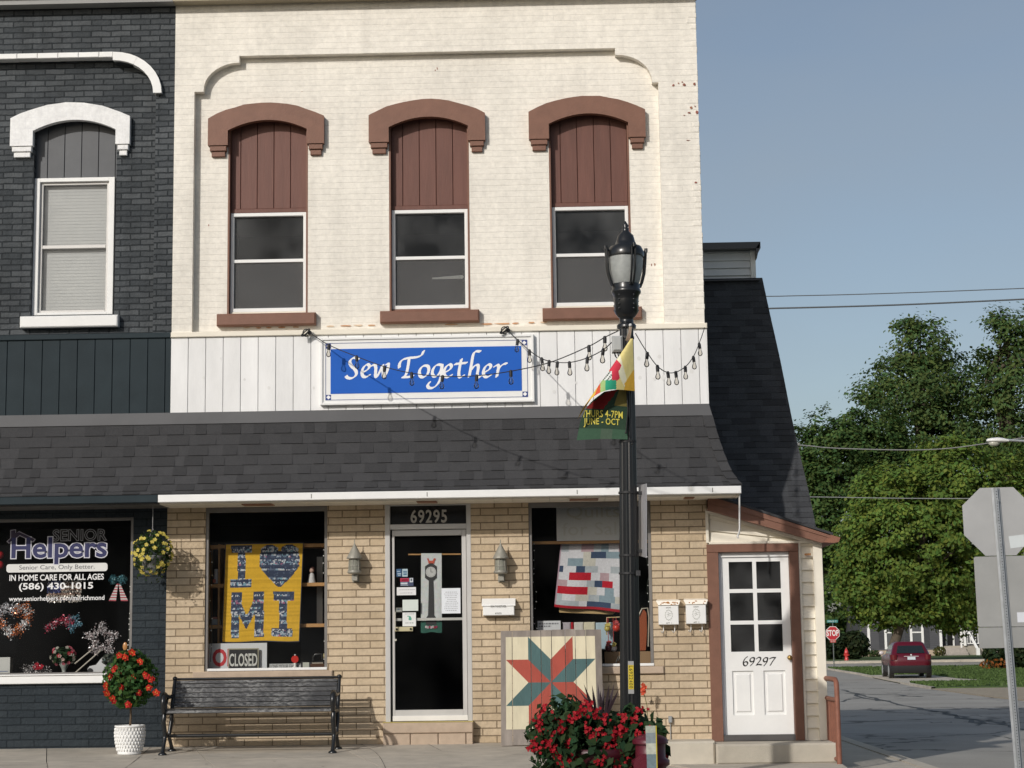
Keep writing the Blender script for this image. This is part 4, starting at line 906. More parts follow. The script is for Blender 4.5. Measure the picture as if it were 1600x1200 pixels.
ST = [[(311, 274), (288, 262), (264, 270), (252, 292), (262, 318), (286, 342), (298, 368), (288, 392), (262, 405), (238, 402), (226, 390)], ee,
      [(402, 318), (424, 311), (432, 332), (430, 385), (438, 397)], [(438, 397), (462, 355), (481, 313)], [(481, 316), (484, 385), (492, 396)], [(492, 396), (512, 352), (520, 308), (508, 306)],
      [(596, 330), (598, 302), (618, 276), (660, 264), (712, 259), (748, 246), (764, 216)], [(664, 266), (656, 320), (645, 370), (632, 392), (620, 397)], [(620, 396), (655, 396), (690, 390)],
      [(782, 316), (756, 322), (736, 352), (740, 388), (762, 398), (788, 380), (800, 350), (796, 324), (782, 316)],
      [(892, 314), (862, 310), (836, 330), (824, 366), (836, 392), (860, 386), (884, 350), (892, 316)], [(893, 314), (886, 385), (868, 435), (836, 468), (804, 472), (792, 454), (806, 432)],
      sh(ee, 570), [(1026, 274), (1014, 330), (1008, 380), (1018, 398), (1042, 386)], [(984, 306), (1020, 302), (1062, 298)],
      [(1156, 219), (1126, 218), (1108, 242), (1096, 310), (1080, 394)], [(1090, 352), (1116, 320), (1138, 312), (1144, 332), (1136, 384), (1148, 398), (1168, 386)], sh(ee, 843),
      [(1258, 322), (1278, 312), (1284, 330), (1272, 394)], [(1279, 346), (1302, 318), (1326, 304), (1339, 304)]]
mb = MB(); pen(mb, [[S(*q) for q in st_] for st_ in ST], .028, math.radians(35), .011, fy-.0035, .0026, (.84, .84, .84)); mb.build('lettering', M['paint'], sg)

# ================================================================ wall lanterns and letter boxes
def lantern(px, label):
    o = P(px, 882, -.13); z = lambda v: PZ(px, v, -.13); r = lambda w: w/2/143
    t = thing('wall_lantern', label, 'lantern', (o.x, 0, o.z), 'wall lanterns beside the shop door')
    MB().lathe(o.x, -.13, [(.004, z(843)), (.006, z(849)), (r(3.5), z(851)), (r(23), z(869.5)), (r(25), z(871.5)), (r(25), z(873)), (r(17), z(873.5))], 18).build('cap', M['lantern'], t)
    MB().lathe(o.x, -.13, [(r(16), z(874)), (r(18), z(891))], 14, c=(.75, .72, .62)).build('glass_body', M['frost'], t)
    mb = MB()
    for k in range(6):
        a = k*math.pi/3+.3; mb.tube([(o.x+r(17)*math.cos(a), -.13+r(17)*math.sin(a), z(873)), (o.x+r(19)*math.cos(a), -.13+r(19)*math.sin(a), z(892))], .004, 5)
    mb.lathe(o.x, -.13, [(r(17.5), z(883.5)), (r(18.5), z(884.5)), (r(18), z(885))], 14)
    mb.lathe(o.x, -.13, [(r(21), z(891.5)), (r(23), z(894)), (r(19), z(896.5)), (r(6), z(897))], 18); mb.build('cage', M['lantern'], t)
    mb = MB(); mb.box(o.x-.035, o.x+.035, -.02, 0, z(909), z(896)); mb.box(o.x-.03, o.x+.03, -.14, -.02, z(907), z(897.5)); mb.build('bracket', M['lantern'], t)
lantern(554, 'grey coned wall lantern on the tan brick between bench and shop door')
lantern(782.5, 'grey coned wall lantern above the wide white letter box')
t = thing('letter_box', 'wide white letter box with black lettering on tan brick right of the shop door', 'mailbox', P(779, 950, 0))
y = -.11; x0, x1 = PX(754.5, 950, y), PX(803.5, 950, y); z0, z1, z2 = PZ(779, 961.5, y), PZ(779, 945, y), PZ(779, 935, -.03)
MB().bevbox(x0, x1, y, 0, z0, z1, .006).build('box', M['white'], t)
MB().add([(x0-.012, y-.012, z1-.012), (x1+.012, y-.012, z1-.012), (x1+.012, y-.01, z1+.006), (x0-.012, y-.01, z1+.006), (x0-.012, -.02, z2), (x1+.012, -.02, z2), (x1+.012, 0, z1-.01), (x0-.012, 0, z1-.01)], [(0, 1, 2, 3), (3, 2, 5, 4), (4, 5, 6, 7), (0, 3, 4, 7), (1, 6, 5, 2), (0, 7, 6, 1)]).build('lid', M['white'], t)
mb = MB(); writep(mb, 'SEW TOGETHER', 766.5, 790.5, 945.9, 948.9, y, Y=y-.014, c=(.04, .04, .04)); writep(mb, '69295', 773.5, 783.5, 957, 959.6, y, Y=y-.002, c=(.03, .03, .03)); mb.build('lettering', M['paint'], t)
def aptbox(p0, label, apt, rust):
    t = thing('letter_box', label, 'mailbox', P(p0+16, 957, 0), 'square letter boxes on the tan brick')
    y = -.12; dy = (p0-1029)*-.03; x0, x1 = PX(p0, 957, y), PX(p0+31, 957, y); z = lambda v: PZ(p0+16, v+dy, y)
    MB().bevbox(x0, x1, y, 0, z(976), z(946), .005).build('box', M['white'], t)
    a, b = x0-.028, x1+.022
    mb = MB(); mb.add([(x0-.004, y-.012, z(945.5)), (x1+.004, y-.012, z(945.5)), (b, y-.004, z(938.5)), (a, y-.004, z(938.5)), (a+.02, 0, z(936)), (b-.02, 0, z(936)), (x1, 0, z(946)), (x0, 0, z(946))], [(0, 1, 2, 3), (3, 2, 5, 4), (0, 7, 6, 1), (1, 6, 5, 2), (0, 3, 4, 7)], (.95, .9, .8))
    for i in range(int(12*rust)):
        u, v_ = random.uniform(x0+.02, x1-.01), random.uniform(z(944.5), z(940)); e = random.uniform(.006, .016)
        yy = y-.012+(v_-z(945.5))/(z(938.5)-z(945.5))*.008-.0015
        mb.add([(u-e, yy, v_-.004), (u+e, yy, v_-.006), (u+e*.7, yy-.0004, v_+.005), (u-e*.8, yy-.0004, v_+.005)], [(0, 1, 2, 3)], (.45, .2, .06))
    mb.build('lid', M['gloss'], t)
    mb = MB(); cx = (x0+x1)/2; ink = (.22, .23, .18)
    for k in range(26):
        a = k*2*math.pi/26; r = 1+.12*(k % 2); mb.box(cx+.036*r*math.cos(a)-.003, cx+.036*r*math.cos(a)+.003, y-.003, y-.001, z(961)+.05*r*math.sin(a)-.003, z(961)+.05*r*math.sin(a)+.003, ink)
    for k in range(9): 
        a = k*2.4; r = .007*k**.6; mb.box(cx+r*math.cos(a)-.004, cx+r*math.cos(a)+.004, y-.003, y-.001, z(960)+r*math.sin(a)-.002, z(960)+r*math.sin(a)+.002, ink)
    write(mb, '69297', cx-.028, cx+.028, z(950.6), z(948.4), y-.002, (.15, .15, .12)); write(mb, apt, cx-.032, cx+.03, z(974.6), z(972.4), y-.002, (.10, .10, .08))
    mb.build('crest', M['paint'], t)
    for q in (p0+7.5, p0+25):
        mb = MB(); X = PX(q, 985, -.05); mb.tube([(X, -.05, z(977)), (X, -.05, z(985)), (X-.012, -.07, z(989)), (X-.03, -.075, z(985.5))], .005, 6); mb.build('paper_hook', M['white'], t)
aptbox(1029.3, 'square white letter box with rusty lid, nearer the shop window', 'APT. 1', 1.4)
aptbox(1072.3, 'square white letter box with less rust, beside the brown door trim', 'APT. 2', .5)
mb = MB(); p = P(1047, 1124, 0); mb.bevbox(p.x-.02, p.x+.02, -.05, 0, p.z-.035, p.z+.035, .006); mb.tube([(p.x, -.02, p.z-.03), (p.x+.002, -.012, -.1)], .005, 6)
tag(mb.build('outlet_box', M['galv'], base=(p.x, 0, p.z)), 'small grey electrical box with thin cable low on the tan brick', 'outlet box')

# ================================================================ bench
bl, br_ = PX(262, 1110, -.8), PX(524, 1106, -.8)
bn = thing('park_bench', 'long worn black slatted bench against the tan brick under the yellow quilt window', 'bench', ((bl+br_)/2, -.7, .05))
gz = lambda y: .065+.03*y
def prof(u):                       # seat and back line of the end frame: (y,z)
    return u
zs_ = PZ(390, 1112, -1.0)
seat = [(-.99, zs_-.012), (-.98, zs_+.02), (-.93, zs_+.03), (-.85, zs_+.022), (-.77, zs_+.012), (-.69, zs_+.004), (-.62, zs_+.006)]
back = [(-.585, zs_+.035), (-.56, zs_+.085), (-.535, zs_+.135), (-.51, zs_+.185), (-.49, zs_+.235), (-.47, zs_+.28), (-.455, zs_+.315)]
def slat(pts, name):
    for (a, b) in pts:
        mb = MB(); y, z = a; yy, zz = b; d = unit(np.array((yy-y, zz-z))); n_ = np.array((-d[1], d[0]))*.011
        q0 = np.array((y, z))+d*.004; q1 = np.array((yy, zz))-d*.004
        v = []
        for X in (bl+.02, br_-.02):
            for q in (q0-n_, q1-n_, q1+n_, q0+n_): v.append((X, q[0], q[1]))
        t = random.uniform(.85, 1.25); mb.add(v, [(0, 1, 2, 3), (7, 6, 5, 4), (0, 4, 5, 1), (1, 5, 6, 2), (2, 6, 7, 3), (3, 7, 4, 0)], (t, t, t)); mb.build(name, bslat, bn)
m_, t_, b_ = _new('peeling_black_slats'); p_ = _pos(t_)
mp_ = _n(t_, 'ShaderNodeMapping'); mp_.inputs['Scale'].default_value = (.35, 1, 1); t_.links.new(p_, mp_.inputs[0])
f_ = _map(t_, _noise(t_, 55, 5, mp_.outputs[0], .75), 0, 1, .46, .56); f2 = _map(t_, _noise(t_, 2.2, 4, p_), 0, 1, .38, .62)
mu_ = _n(t_, 'ShaderNodeMath', operation='MULTIPLY'); t_.links.new(f_, mu_.inputs[0]); t_.links.new(f2, mu_.inputs[1])
t_.links.new(_mix(t_, 'MULTIPLY', 1, _mix(t_, 'MIX', mu_.outputs[0], (.020, .021, .023), (.20, .20, .195)), _attr(t_)), b_.inputs['Base Color']); b_.inputs['Roughness'].default_value = .42
_bump(t_, b_, _noise(t_, 60, 4, mp_.outputs[0]), .3); bslat = m_
slat(list(zip(seat, seat[1:])), 'seat_slat'); slat(list(zip(back, back[1:])), 'back_slat')
for X in (bl, br_):
    mb = MB(); T = lambda pts, r=.019: mb.tube([(X, y, z) for y, z in pts], r, 8)
    T([(-.96, zs_-.01), (-1.0, zs_-.10), (-.92, zs_-.22), (-.93, zs_-.27), (-1.0, gz(-1)+.06), (-1.03, gz(-1)+.015)], [.022, .026, .024, .022, .02, .024])
    T([(-.60, zs_-.01), (-.60, zs_-.10), (-.70, zs_-.22), (-.70, zs_-.27), (-.60, gz(-.6)+.06), (-.56, gz(-.6)+.015)], [.02, .024, .022, .02, .02, .024])
    T([(-.97, zs_-.015), (-.6, zs_-.01), (-.56, zs_+.085), (-.49, zs_+.235), (-.445, zs_+.33)], [.02, .02, .022, .02, .018])
    T([(-.93, zs_-.24), (-.70, zs_-.24)], .02)
    T([(-1.0, zs_), (-1.03, zs_+.08), (-1.02, zs_+.15), (-.96, zs_+.185), (-.86, zs_+.165), (-.72, zs_+.15), (-.53, zs_+.165)], [.022, .026, .03, .028, .022, .02, .018])
    T([(-.9, zs_+.02), (-.88, zs_+.08), (-.8, zs_+.145)], .014)
    mb.ball((X, -.445, zs_+.335), .027)
    for y in (-1.03, -.56): mb.lathe(X, y, [(.045, gz(y)), (.045, gz(y)+.012), (.03, gz(y)+.025)], 12)
    mb.build('end_frame', M['black'], bn)
MB().tube([(bl, -.82, zs_-.245), (br_, -.82, zs_-.245)], .018, 8).build('stretcher', M['black'], bn)
MB().tube([(bl, -.448, zs_+.332), (br_, -.448, zs_+.332)], .013, 8).build('top_rail', M['black'], bn)

# ================================================================ potted hibiscus and hanging basket
def flower5(mb, c, n, r, col, eye=None, petals=5):
    c = np.array(c, float); n = unit(np.array(n, float)); a = unit(np.cross(n, (.3, .2, 1))); b = np.cross(n, a)
    for k in range(petals):
        t = 2*math.pi*k/petals+random.uniform(-.2, .2); d = math.cos(t)*a+math.sin(t)*b; e = np.cross(n, d); g = random.uniform(.8, 1.2)
        mb.add([c, c+d*r*.55-e*r*.42+n*r*.22, c+d*r+n*r*.1, c+d*r*.55+e*r*.42+n*r*.22], [(0, 1, 2, 3)], tuple(min(1, q*g) for q in col))
    if eye: mb.add([c+n*.3*r+a*r*.16, c+n*.3*r+b*r*.16, c+n*.3*r-a*r*.16, c+n*.3*r-b*r*.16], [(0, 1, 2, 3)], eye)
def sph(n, lo=.75): 
    v = rng.normal(size=(n, 3)); v /= np.linalg.norm(v, axis=1)[:, None]; return v, (lo+(1-lo)*rng.random((n, 1))**.6)
def greens(n, base, var=.35): 
    k = rng.uniform(1-var, 1+var, (n, 1)); h = rng.uniform(-.25, .25, (n, 1)); return np.array(base)*k*np.concatenate([1+h, np.ones((n, 1)), 1-h*.5], 1)
Y = -.85; pc = P(202.5, 1170, Y); pcx = pc.x; g0 = gz(Y)
hb = thing('hibiscus', 'small hibiscus tree with orange red flowers in a white woven pot', 'potted plant', (pcx, Y, g0))
R_ = 45/2/148; zt2 = PZ(202, 1133, Y)
H = zt2-g0; pr = [(R_*.80, g0), (R_*.83, g0+.012), (R_*.80, g0+.02), (R_*.95, g0+H*.4), (R_*1.02, g0+H*.7), (R_*.98, g0+H*.93), (R_*1.03, g0+H*.94), (R_*1.03, g0+H), (R_*.93, g0+H), (R_*.9, g0+H-.03), (.01, g0+H-.03)]
pot = MB().lathe(pcx, Y, pr, 28).build('pot', M['white'], hb)
mb = MB()
for i in range(7):
    zz = g0+.05+i*H*.115
    for k in range(28):
        a = 2*math.pi*(k+.5*(i % 2))/28; rr = np.interp(zz, [q[1] for q in pr[2:6]], [q[0] for q in pr[2:6]])+.001
        mb.ball((pcx+rr*math.cos(a), Y+rr*math.sin(a), zz), .009, n=6, sz=2.0)
mb.build('woven_relief', M['white'], pot)
MB().tube([(pcx, Y, zt2-.05), (pcx+.008, Y, zt2+.1), (pcx, Y, zt2+.24)], [.013, .011, .010], c=(1.6, 1.4, 1.2)).build('stem', M['bark'], hb)
fc = P(203, 1058, Y); v, k = sph(2000, .25); ax = np.array((.29, .27, .33))
pos = np.array(fc)+v*k*ax*(1-.12*(v[:, 2:3] > .3)); cloud('foliage', pos, v*.6+rng.normal(size=v.shape)*.6, rng.uniform(.02, .04, 2000), greens(2000, (.06, .13, .036)), M['leaf'], hb, .6)
fl = [(188, 1022), (207, 1019), (220, 1035), (178, 1045), (190, 1046), (238, 1062), (166, 1070), (188, 1075), (233, 1072), (178, 1094), (217, 1082), (168, 1082), (228, 1056), (172, 1056), (244, 1083), (196, 1028), (210, 1060), (200, 1100)]
for q in fl:
    mb = MB(); c_ = P(*q, Y-.12-.12*random.random()); 
    for j in range(2): flower5(mb, np.array(c_)+np.array((random.uniform(-.02, .02), 0, random.uniform(-.02, .02))), (random.uniform(-.6, .6), -1, random.uniform(-.3, .5)), random.uniform(.03, .043), random.choice([(.50, .03, .018), (.58, .05, .02), (.42, .02, .02)]), (.7, .42, .08))
    mb.build('flower', M['petal'], hb)
mb = MB(); q = P(195.5, 1010, Y-.05); mb.ball(q, .026, (.45, .22, .08), sy=.4, sz=1.7); mb.tube([(q.x, q.y, q.z-.03), (q.x+.01, q.y, q.z-.4)], .006, c=(.45, .22, .08))
tag(mb.build('wooden_spoon', M['gloss'], base=(q.x, q.y, q.z-.4)), 'tan wooden spoon standing up out of the hibiscus flowers', 'wooden spoon')
hbY = -.38; hc = P(238, 864, hbY)
hk = thing('hanging_basket', 'hanging basket of yellow petunias on the charcoal brick pier', 'hanging plant', hc)
mb = MB(); mb.tube([(hc.x, hbY, hc.z+.15), (hc.x, hbY, SOF)], .004, 6, (.3, .3, .3))
for a in (0, 2.1, 4.2): mb.tube([(hc.x+.14*math.cos(a), hbY+.14*math.sin(a), hc.z-.02), (hc.x, hbY, hc.z+.27)], .0025, 5, (.3, .3, .3))
mb.build('hanger', M['paint'], hk)
MB().lathe(hc.x, hbY, [(.06, hc.z-.22), (.10, hc.z-.19), (.14, hc.z-.05), (.145, hc.z-.03), (.01, hc.z-.03)], 16, (.2, .2, .2)).build('pot', M['gloss'], hk)
n = 1100; v, k = sph(n, .4); ax = np.array((.215, .2, .245)); pos = np.array(hc)+v*k*ax+np.array((0, 0, .0)); pos[:, 2] -= (rng.random(n) < .12)*(v[:, 2] < -.2)*rng.uniform(.0, .12, n)
cloud('foliage', pos, v*.6+rng.normal(size=v.shape)*.6, rng.uniform(.014, .028, n), greens(n, (.045, .08, .025)), M['leaf'], hk, .6)
mb = MB(); v, k = sph(95, .9)
for i in range(95):
    if v[i, 1] < .5: flower5(mb, np.array(hc)+v[i]*np.array((.225, .21, .25))*k[i], v[i]+np.array((0, -.6, .1)), .026, (.66, .55, .12), (.75, .65, .3), 5)
mb.build('blossom', M['petal'], hk)

# ================================================================ barn quilt leaning on the wall
q_ = lambda px, py: P(px, py, -.3)
bz = gz(-.5)-.0
bx0, bx1 = PX(782, 1075, -.35), PX(941.5, 1075, -.3); bzt = PZ(862, 984, -.14)
def lean(x, z, d=0): return (x, -.50+(z-bz)/(bzt-bz)*.36-d, z)
bq = thing('quilt_board', 'weathered plank board painted with a red and green eight pointed star', 'painted board', ((bx0+bx1)/2, -.4, bz))
wd = bx1-bx0; nb = 9; xsb = [bx0+wd*t for t in (0, .115, .30, .40, .505, .64, .74, .845, 1)]
mb = MB()
for a, b in zip(xsb, xsb[1:]):
    top = bzt+random.uniform(-.006, .006); g = .004; t = random.uniform(.85, 1.15); bb = bz+random.uniform(0, .01)
    mb.add([lean(a+g, bb), lean(b, bb), lean(b, top), lean(a+g, top), *[(x, y+.025, z) for x, y, z in (lean(a+g, bb), lean(b, bb), lean(b, top), lean(a+g, top))]], [(0, 1, 2, 3), (7, 6, 5, 4), (0, 4, 5, 1), (1, 5, 6, 2), (2, 6, 7, 3), (3, 7, 4, 0)], (t, t, t))
mb.build('plank', M['greywood'], bq)
ex = [PX(790.5, 1070, -.33), PX(826, 1070, -.33), PX(861, 1070, -.33), PX(896.5, 1070, -.33), PX(931.5, 1070, -.33)]
ez = [PZ(862, 1139, -.45), PZ(862, 1101, -.4), PZ(862, 1065.5, -.33), PZ(862, 1030, -.25), PZ(862, 994.5, -.18)]
RD, GN, CR = (.34, .06, .038), (.055, .115, .115), (.62, .56, .40)
C_ = (2, 2)
g = lambda i, j: (ex[0]+(ex[4]-ex[0])*i/4, ez[0]+(ez[4]-ez[0])*j/4)
polys = [([(2, 2), (1, 3), (1, 4), (2, 3)], GN), ([(2, 2), (2, 3), (3, 4), (3, 3)], RD), ([(2, 2), (3, 3), (4, 3), (3, 2)], GN), ([(2, 2), (3, 2), (4, 1), (3, 1)], RD), ([(2, 2), (3, 1), (3, 0), (2, 1)], GN), ([(2, 2), (2, 1), (1, 0), (1, 1)], RD), ([(2, 2), (1, 1), (0, 1), (1, 2)], GN), ([(2, 2), (1, 2), (0, 3), (1, 3)], RD),
         ([(0, 3), (1, 3), (1, 4), (0, 4)], CR), ([(3, 3), (4, 3), (4, 4), (3, 4)], CR), ([(0, 0), (1, 0), (1, 1), (0, 1)], CR), ([(3, 0), (4, 0), (4, 1), (3, 1)], CR), ([(1, 4), (2, 3), (3, 4)], CR), ([(0, 1), (1, 2), (0, 3)], CR), ([(4, 1), (4, 3), (3, 2)], CR), ([(1, 0), (3, 0), (2, 1)], CR)]
def clipx(pl, x, keep_less):
    out = []
    for i in range(len(pl)):
        a, b = pl[i-1], pl[i]; ia = (a[0] <= x) == keep_less; ib = (b[0] <= x) == keep_less
        if ia != ib: t = (x-a[0])/(b[0]-a[0]); out.append((x, a[1]+t*(b[1]-a[1])))
        if ib: out.append(b)
    return out
mb = MB()
for pl, c_ in polys:
    w_ = [g(*k) for k in pl]
    if _area([k[0] for k in w_], [k[1] for k in w_], list(range(len(w_)))) < 0: w_ = w_[::-1]
    for a, b in zip(xsb, xsb[1:]):
        k = clipx(clipx(w_, a+.0055, False), b-.0015, True)
        if len(k) > 2: t = random.uniform(.93, 1.06); mb.add([lean(x, z, .003) for x, z in k], [tuple(range(len(k)))], tuple(q*t for q in c_))
mb.build('painted_star', M['boardpaint'], bq)

# ================================================================ street lamp with banner, planter and hydrant
LY = -3.2; lx_ = PX(983.5, 1090, LY)
lp = thing('street_lamp', 'black fluted street lamp with a caged acorn globe in front of the cream shop', 'street lamp', (lx_, LY, -.03))
sN = 2840/16.75
zz = lambda py: P(976, py, LY).z
rr = lambda hw: hw/sN
MB().lathe(lx_, LY, [(.19, -.04), (.19, .10), (.15, .16), (.13, .3), (rr(16), .42), (rr(15.8), zz(1050)), (rr(14.2), zz(800)), (rr(12.5), zz(640)), (rr(10.8), zz(514))], 36, flute=.07, sm=False).build('pole', M['black'], lp)
MB().lathe(lx_, LY, [(rr(15), zz(513)), (rr(15.5), zz(509)), (rr(13), zz(506)), (rr(11), zz(505)), (rr(11), zz(497)), (rr(14), zz(495)), (rr(19), zz(488)), (rr(19.5), zz(470)), (rr(20.5), zz(462)), (rr(23.5), zz(458)), (rr(23.5), zz(454)), (rr(21.5), zz(452)), (rr(23), zz(447)), (rr(22), zz(444.5))], 24).build('fitter', M['black'], lp)
mb = MB()
for k in range(5):
    for dz in (463, 470, 477, 484):
        a = k*1.257+.3; mb.ball((lx_+rr(19.3)*math.cos(a), LY+rr(19.3)*math.sin(a), zz(dz)), .012, n=6)
mb.build('relief', M['black'], lp)
gl = MB().lathe(lx_, LY, [(rr(20), zz(444)), (rr(22.5), zz(438)), (rr(25.5), zz(425)), (rr(27.3), zz(412)), (rr(27), zz(401))], 24).build('globe', M['frost'], lp)
MB().lathe(lx_, LY, [(rr(29), zz(402)), (rr(30), zz(396)), (rr(27), zz(390)), (rr(25), zz(386)), (rr(17.5), zz(383)), (rr(15), zz(377)), (rr(12.5), zz(368)), (rr(7), zz(363)), (rr(5), zz(360)), (rr(6), zz(357.5)), (rr(3.5), zz(356)), (rr(5.5), zz(353)), (rr(3), zz(349.5)), (rr(.6), zz(345.5))], 24).build('cap', M['black'], lp)
for a0 in (.35, .35+math.pi/2, .35+math.pi, .35+1.5*math.pi):
    mb = MB()
    for da in (-.09, .09):
        a = a0+da; q = lambda hw, py: (lx_+rr(hw)*math.cos(a), LY+rr(hw)*math.sin(a), zz(py))
        mb.tube([q(34.5, 389), q(33.5, 394), q(32.5, 410), q(31, 426), q(27, 440), q(23.5, 448)], .011, 6)
    mb.tube([(lx_+rr(35)*math.cos(a0), LY+rr(35)*math.sin(a0), zz(392)), (lx_+rr(35)*math.cos(a0), LY+rr(35)*math.sin(a0), zz(386))], .016, 6); mb.tube([(lx_+rr(35)*math.cos(a0), LY+rr(35)*math.sin(a0), zz(392)), (lx_+rr(26)*math.cos(a0), LY+rr(26)*math.sin(a0), zz(394))], .012, 6)
    mb.build('cage_arm', M['black'], lp)
for py, hw in ((770, 15.5), (868, 15.5), (896, 16), (528, 12), (690, 14)):
    st_ = MB().lathe(lx_, LY, [(rr(hw), zz(py+1.6)), (rr(hw), zz(py-1.6))], 24)
    if py == 896: st_.box(lx_+.06, lx_+.1, LY-.09, LY-.05, zz(900), zz(892), (2, 2, 2))
    st_.build('strap', M['blackrough'], lp)
lp.rotation_euler = (0, .0125, 0)
# yellow number tag on the pole
mb = MB(); yk = LY-rr(16.4); cx = lx_+.004; x0, x1 = cx-.026, cx+.026; za, zb2 = PZ(985, 1084, yk), PZ(985, 1033, yk)
mb.box(x0, x1, yk, yk+.004, za, zb2, (.35, .35, .34)); mb.box(x0+.002, x1-.002, yk-.002, yk, za+.04, zb2-.035, (.60, .46, .03))
dg = 'L6922400'; zz0_ = zb2-.042; stp = (zb2-za-.085)/8
for i, ch in enumerate(dg):
    v_, f_ = glyphs(ch); lo, hi = v_.min(0), v_.max(0); s_ = stp*.72/(.7 if hi[1]-lo[1] < .1 else hi[1]-lo[1])
    # turned a quarter so the number reads downwards
    pts = [(cx+(b-(lo[1]+hi[1])/2)/(hi[1]-lo[1])*.032, yk-.004, zz0_-i*stp-(a-lo[0])/(hi[0]-lo[0])*stp*.7) for a, b in v_]
    mb.add(pts, f_, (.02, .02, .02))
mb.build('number_tag', M['paint'], lp)
# small sign seen nearly edge on, strapped to the right of the pole
y0_ = LY-.09
t = thing('street_sign', 'grey sign plate seen edge on, strapped to the right side of the lamp pole', 'sign', P(1004, 815, LY))
a, b, c_, d = P(997.5, 759, LY+.16), P(1009.5, 755.5, LY-.22), P(1009.5, 871.5, LY-.22), P(998, 868, LY+.16)
MB().add([a, b, c_, d, a+Vector((.008, .002, 0)), b+Vector((.008, .002, 0)), c_+Vector((.008, .002, 0)), d+Vector((.008, .002, 0))], [(0, 3, 2, 1), (4, 5, 6, 7), (0, 1, 5, 4), (1, 2, 6, 5), (2, 3, 7, 6), (3, 0, 4, 7)], (.75, .75, .8)).build('plate', M['alu'], t)
mb = MB(); mb.box(lx_+.07, a.x+.02, LY-.02, LY+.02, zz(773), zz(768)); mb.box(lx_+.07, a.x+.02, LY-.02, LY+.02, zz(864), zz(859)); mb.build('bracket', M['blackrough'], t)
# junction box
p0 = P(964.5, 540, LY-.03); t = thing('junction_box', 'pale grey weatherproof electric box strapped to the lamp pole beside the banner', 'junction box', p0)
mb = MB(); mb.bevbox(p0.x-.05, p0.x+.05, LY-.10, LY+.02, PZ(964, 552, LY), PZ(964, 527, LY), .02); mb.build('box', mat('box_grey', (.42, .43, .42), .45, .05, 8), t)
mb = MB()
for dx, e in ((-.03, .03), (.0, .06), (.02, .05)): mb.tube([(p0.x+dx, LY-.05, PZ(964, 552, LY)), (p0.x+dx+.01, LY-.06, PZ(964, 558, LY)), (p0.x+dx+e, LY-.05, PZ(964, 562, LY)), (p0.x+dx+e+.03, LY-.02, PZ(964, 553, LY))], .007, 6, (.02, .02, .02))
mb.build('cord', M['paint'], t)
# the banner, its foot panel seen from behind and its top half blown over to the front
bt = thing('banner', 'market banner on the lamp pole, folded over above its dark green lettered foot', 'banner', P(945, 620, LY-.1))
def patch(px_grid, ydep, cols, nm, thick=.003):
    """px_grid[i][j] outline rows in plan points; ydep[i][j] depth"""
    mb = MB(); R, Cn = len(px_grid), len(px_grid[0])
    V = [[P(*px_grid[i][j], ydep[i][j]) for j in range(Cn)] for i in range(R)]
    return mb, V
def lerp(a, b, t): return (a[0]+(b[0]-a[0])*t, a[1]+(b[1]-a[1])*t)
NR, NC = 22, 26
left = catmull([(944, 612), (922, 630), (908, 655), (901, 688)], 8); 
def curve_at(pts, t):
    k = t*(len(pts)-1); i = min(int(k), len(pts)-2); return lerp(pts[i], pts[i+1], k-i)
mb = MB(); V = []
for i in range(NR+1):
    v_ = i/NR; row = []
    for j in range(NC+1):
        u = j/NC; a = curve_at(left, v_); b = lerp((980.5, 606), (980.5, 687), v_); q = lerp(a, b, u)
        row.append(P(q[0], q[1]-1.5*math.sin(u*3)*v_, LY-.095-.05*math.sin(math.pi*u)*(1-v_)-.16*(1-v_)**3*(1-u)))
    V.append(row)
for i in range(NR):
    for j in range(NC):
        v_ = i/NR; u = j/NC; c_ = (.035, .065, .042)
        if v_ > .80: c_ = (.055, .11, .07)
        if v_ > .8 and .45 < u < .68: c_ = (.08, .12, .085)
        if v_ < .42 and .12 < u+.35*v_ < .55: c_ = (.20, .02, .02)
        if v_ < .35 and u > .62: c_ = (.20, .16, .05)
        mb.add([V[i][j], V[i+1][j], V[i+1][j+1], V[i][j+1]], [(0, 1, 2, 3)], c_, 0, True)
mb.build('foot_panel', M['cloth'], bt); VF = V
mb = MB()
for s_, a, b, c_, d in (('THURS 4-7PM', 909, 973, 644, 655.5), ('JUNE - OCT', 912, 968, 656.5, 669)):
    v_, f_ = glyphs(s_, 0, .012, 1.06); lo, hi = v_.min(0), v_.max(0); pts = []
    for q in v_:
        t1 = (q[0]-lo[0])/(hi[0]-lo[0]); t2 = (q[1]-lo[1])/(hi[1]-lo[1])
        w_ = (a+(b-a)*t1, d+(c_-d)*t2+2.0*(1-t1)**2)
        vv = min(max((w_[1]-606)/81, 0), 1); e0 = curve_at(left, vv); uu = min(max((w_[0]-e0[0])/(980.5-e0[0]), 0), 1)
        i, j = min(int(vv*NR), NR-1), min(int(uu*NC), NC-1); fu, fv = uu*NC-j, vv*NR-i
        p_ = VF[i][j].lerp(VF[i][j+1], fu).lerp(VF[i+1][j].lerp(VF[i+1][j+1], fu), fv); pts.append(p_+Vector((0, -.006, 0)))
    mb.add(pts, f_, (.72, .62, .10))
mb.build('lettering', M['paint'], bt)
low = catmull([(902, 656), (912, 636), (930, 618), (950, 609.5), (970, 609), (992, 611)], 8)
mb = MB(); V = []
for i in range(81):
    v_ = i/80; row = []
    for j in range(81):
        u = j/80; b = curve_at(low, u); a = lerp((985.5, 529), (988.5, 529), u); q = lerp(a, b, v_); bul = math.sin(math.pi*min(1, (1-u)*1.0))*.16*v_
        row.append(P(q[0], q[1], LY-.13-bul-.08*v_*(1-u)))
    V.append(row)
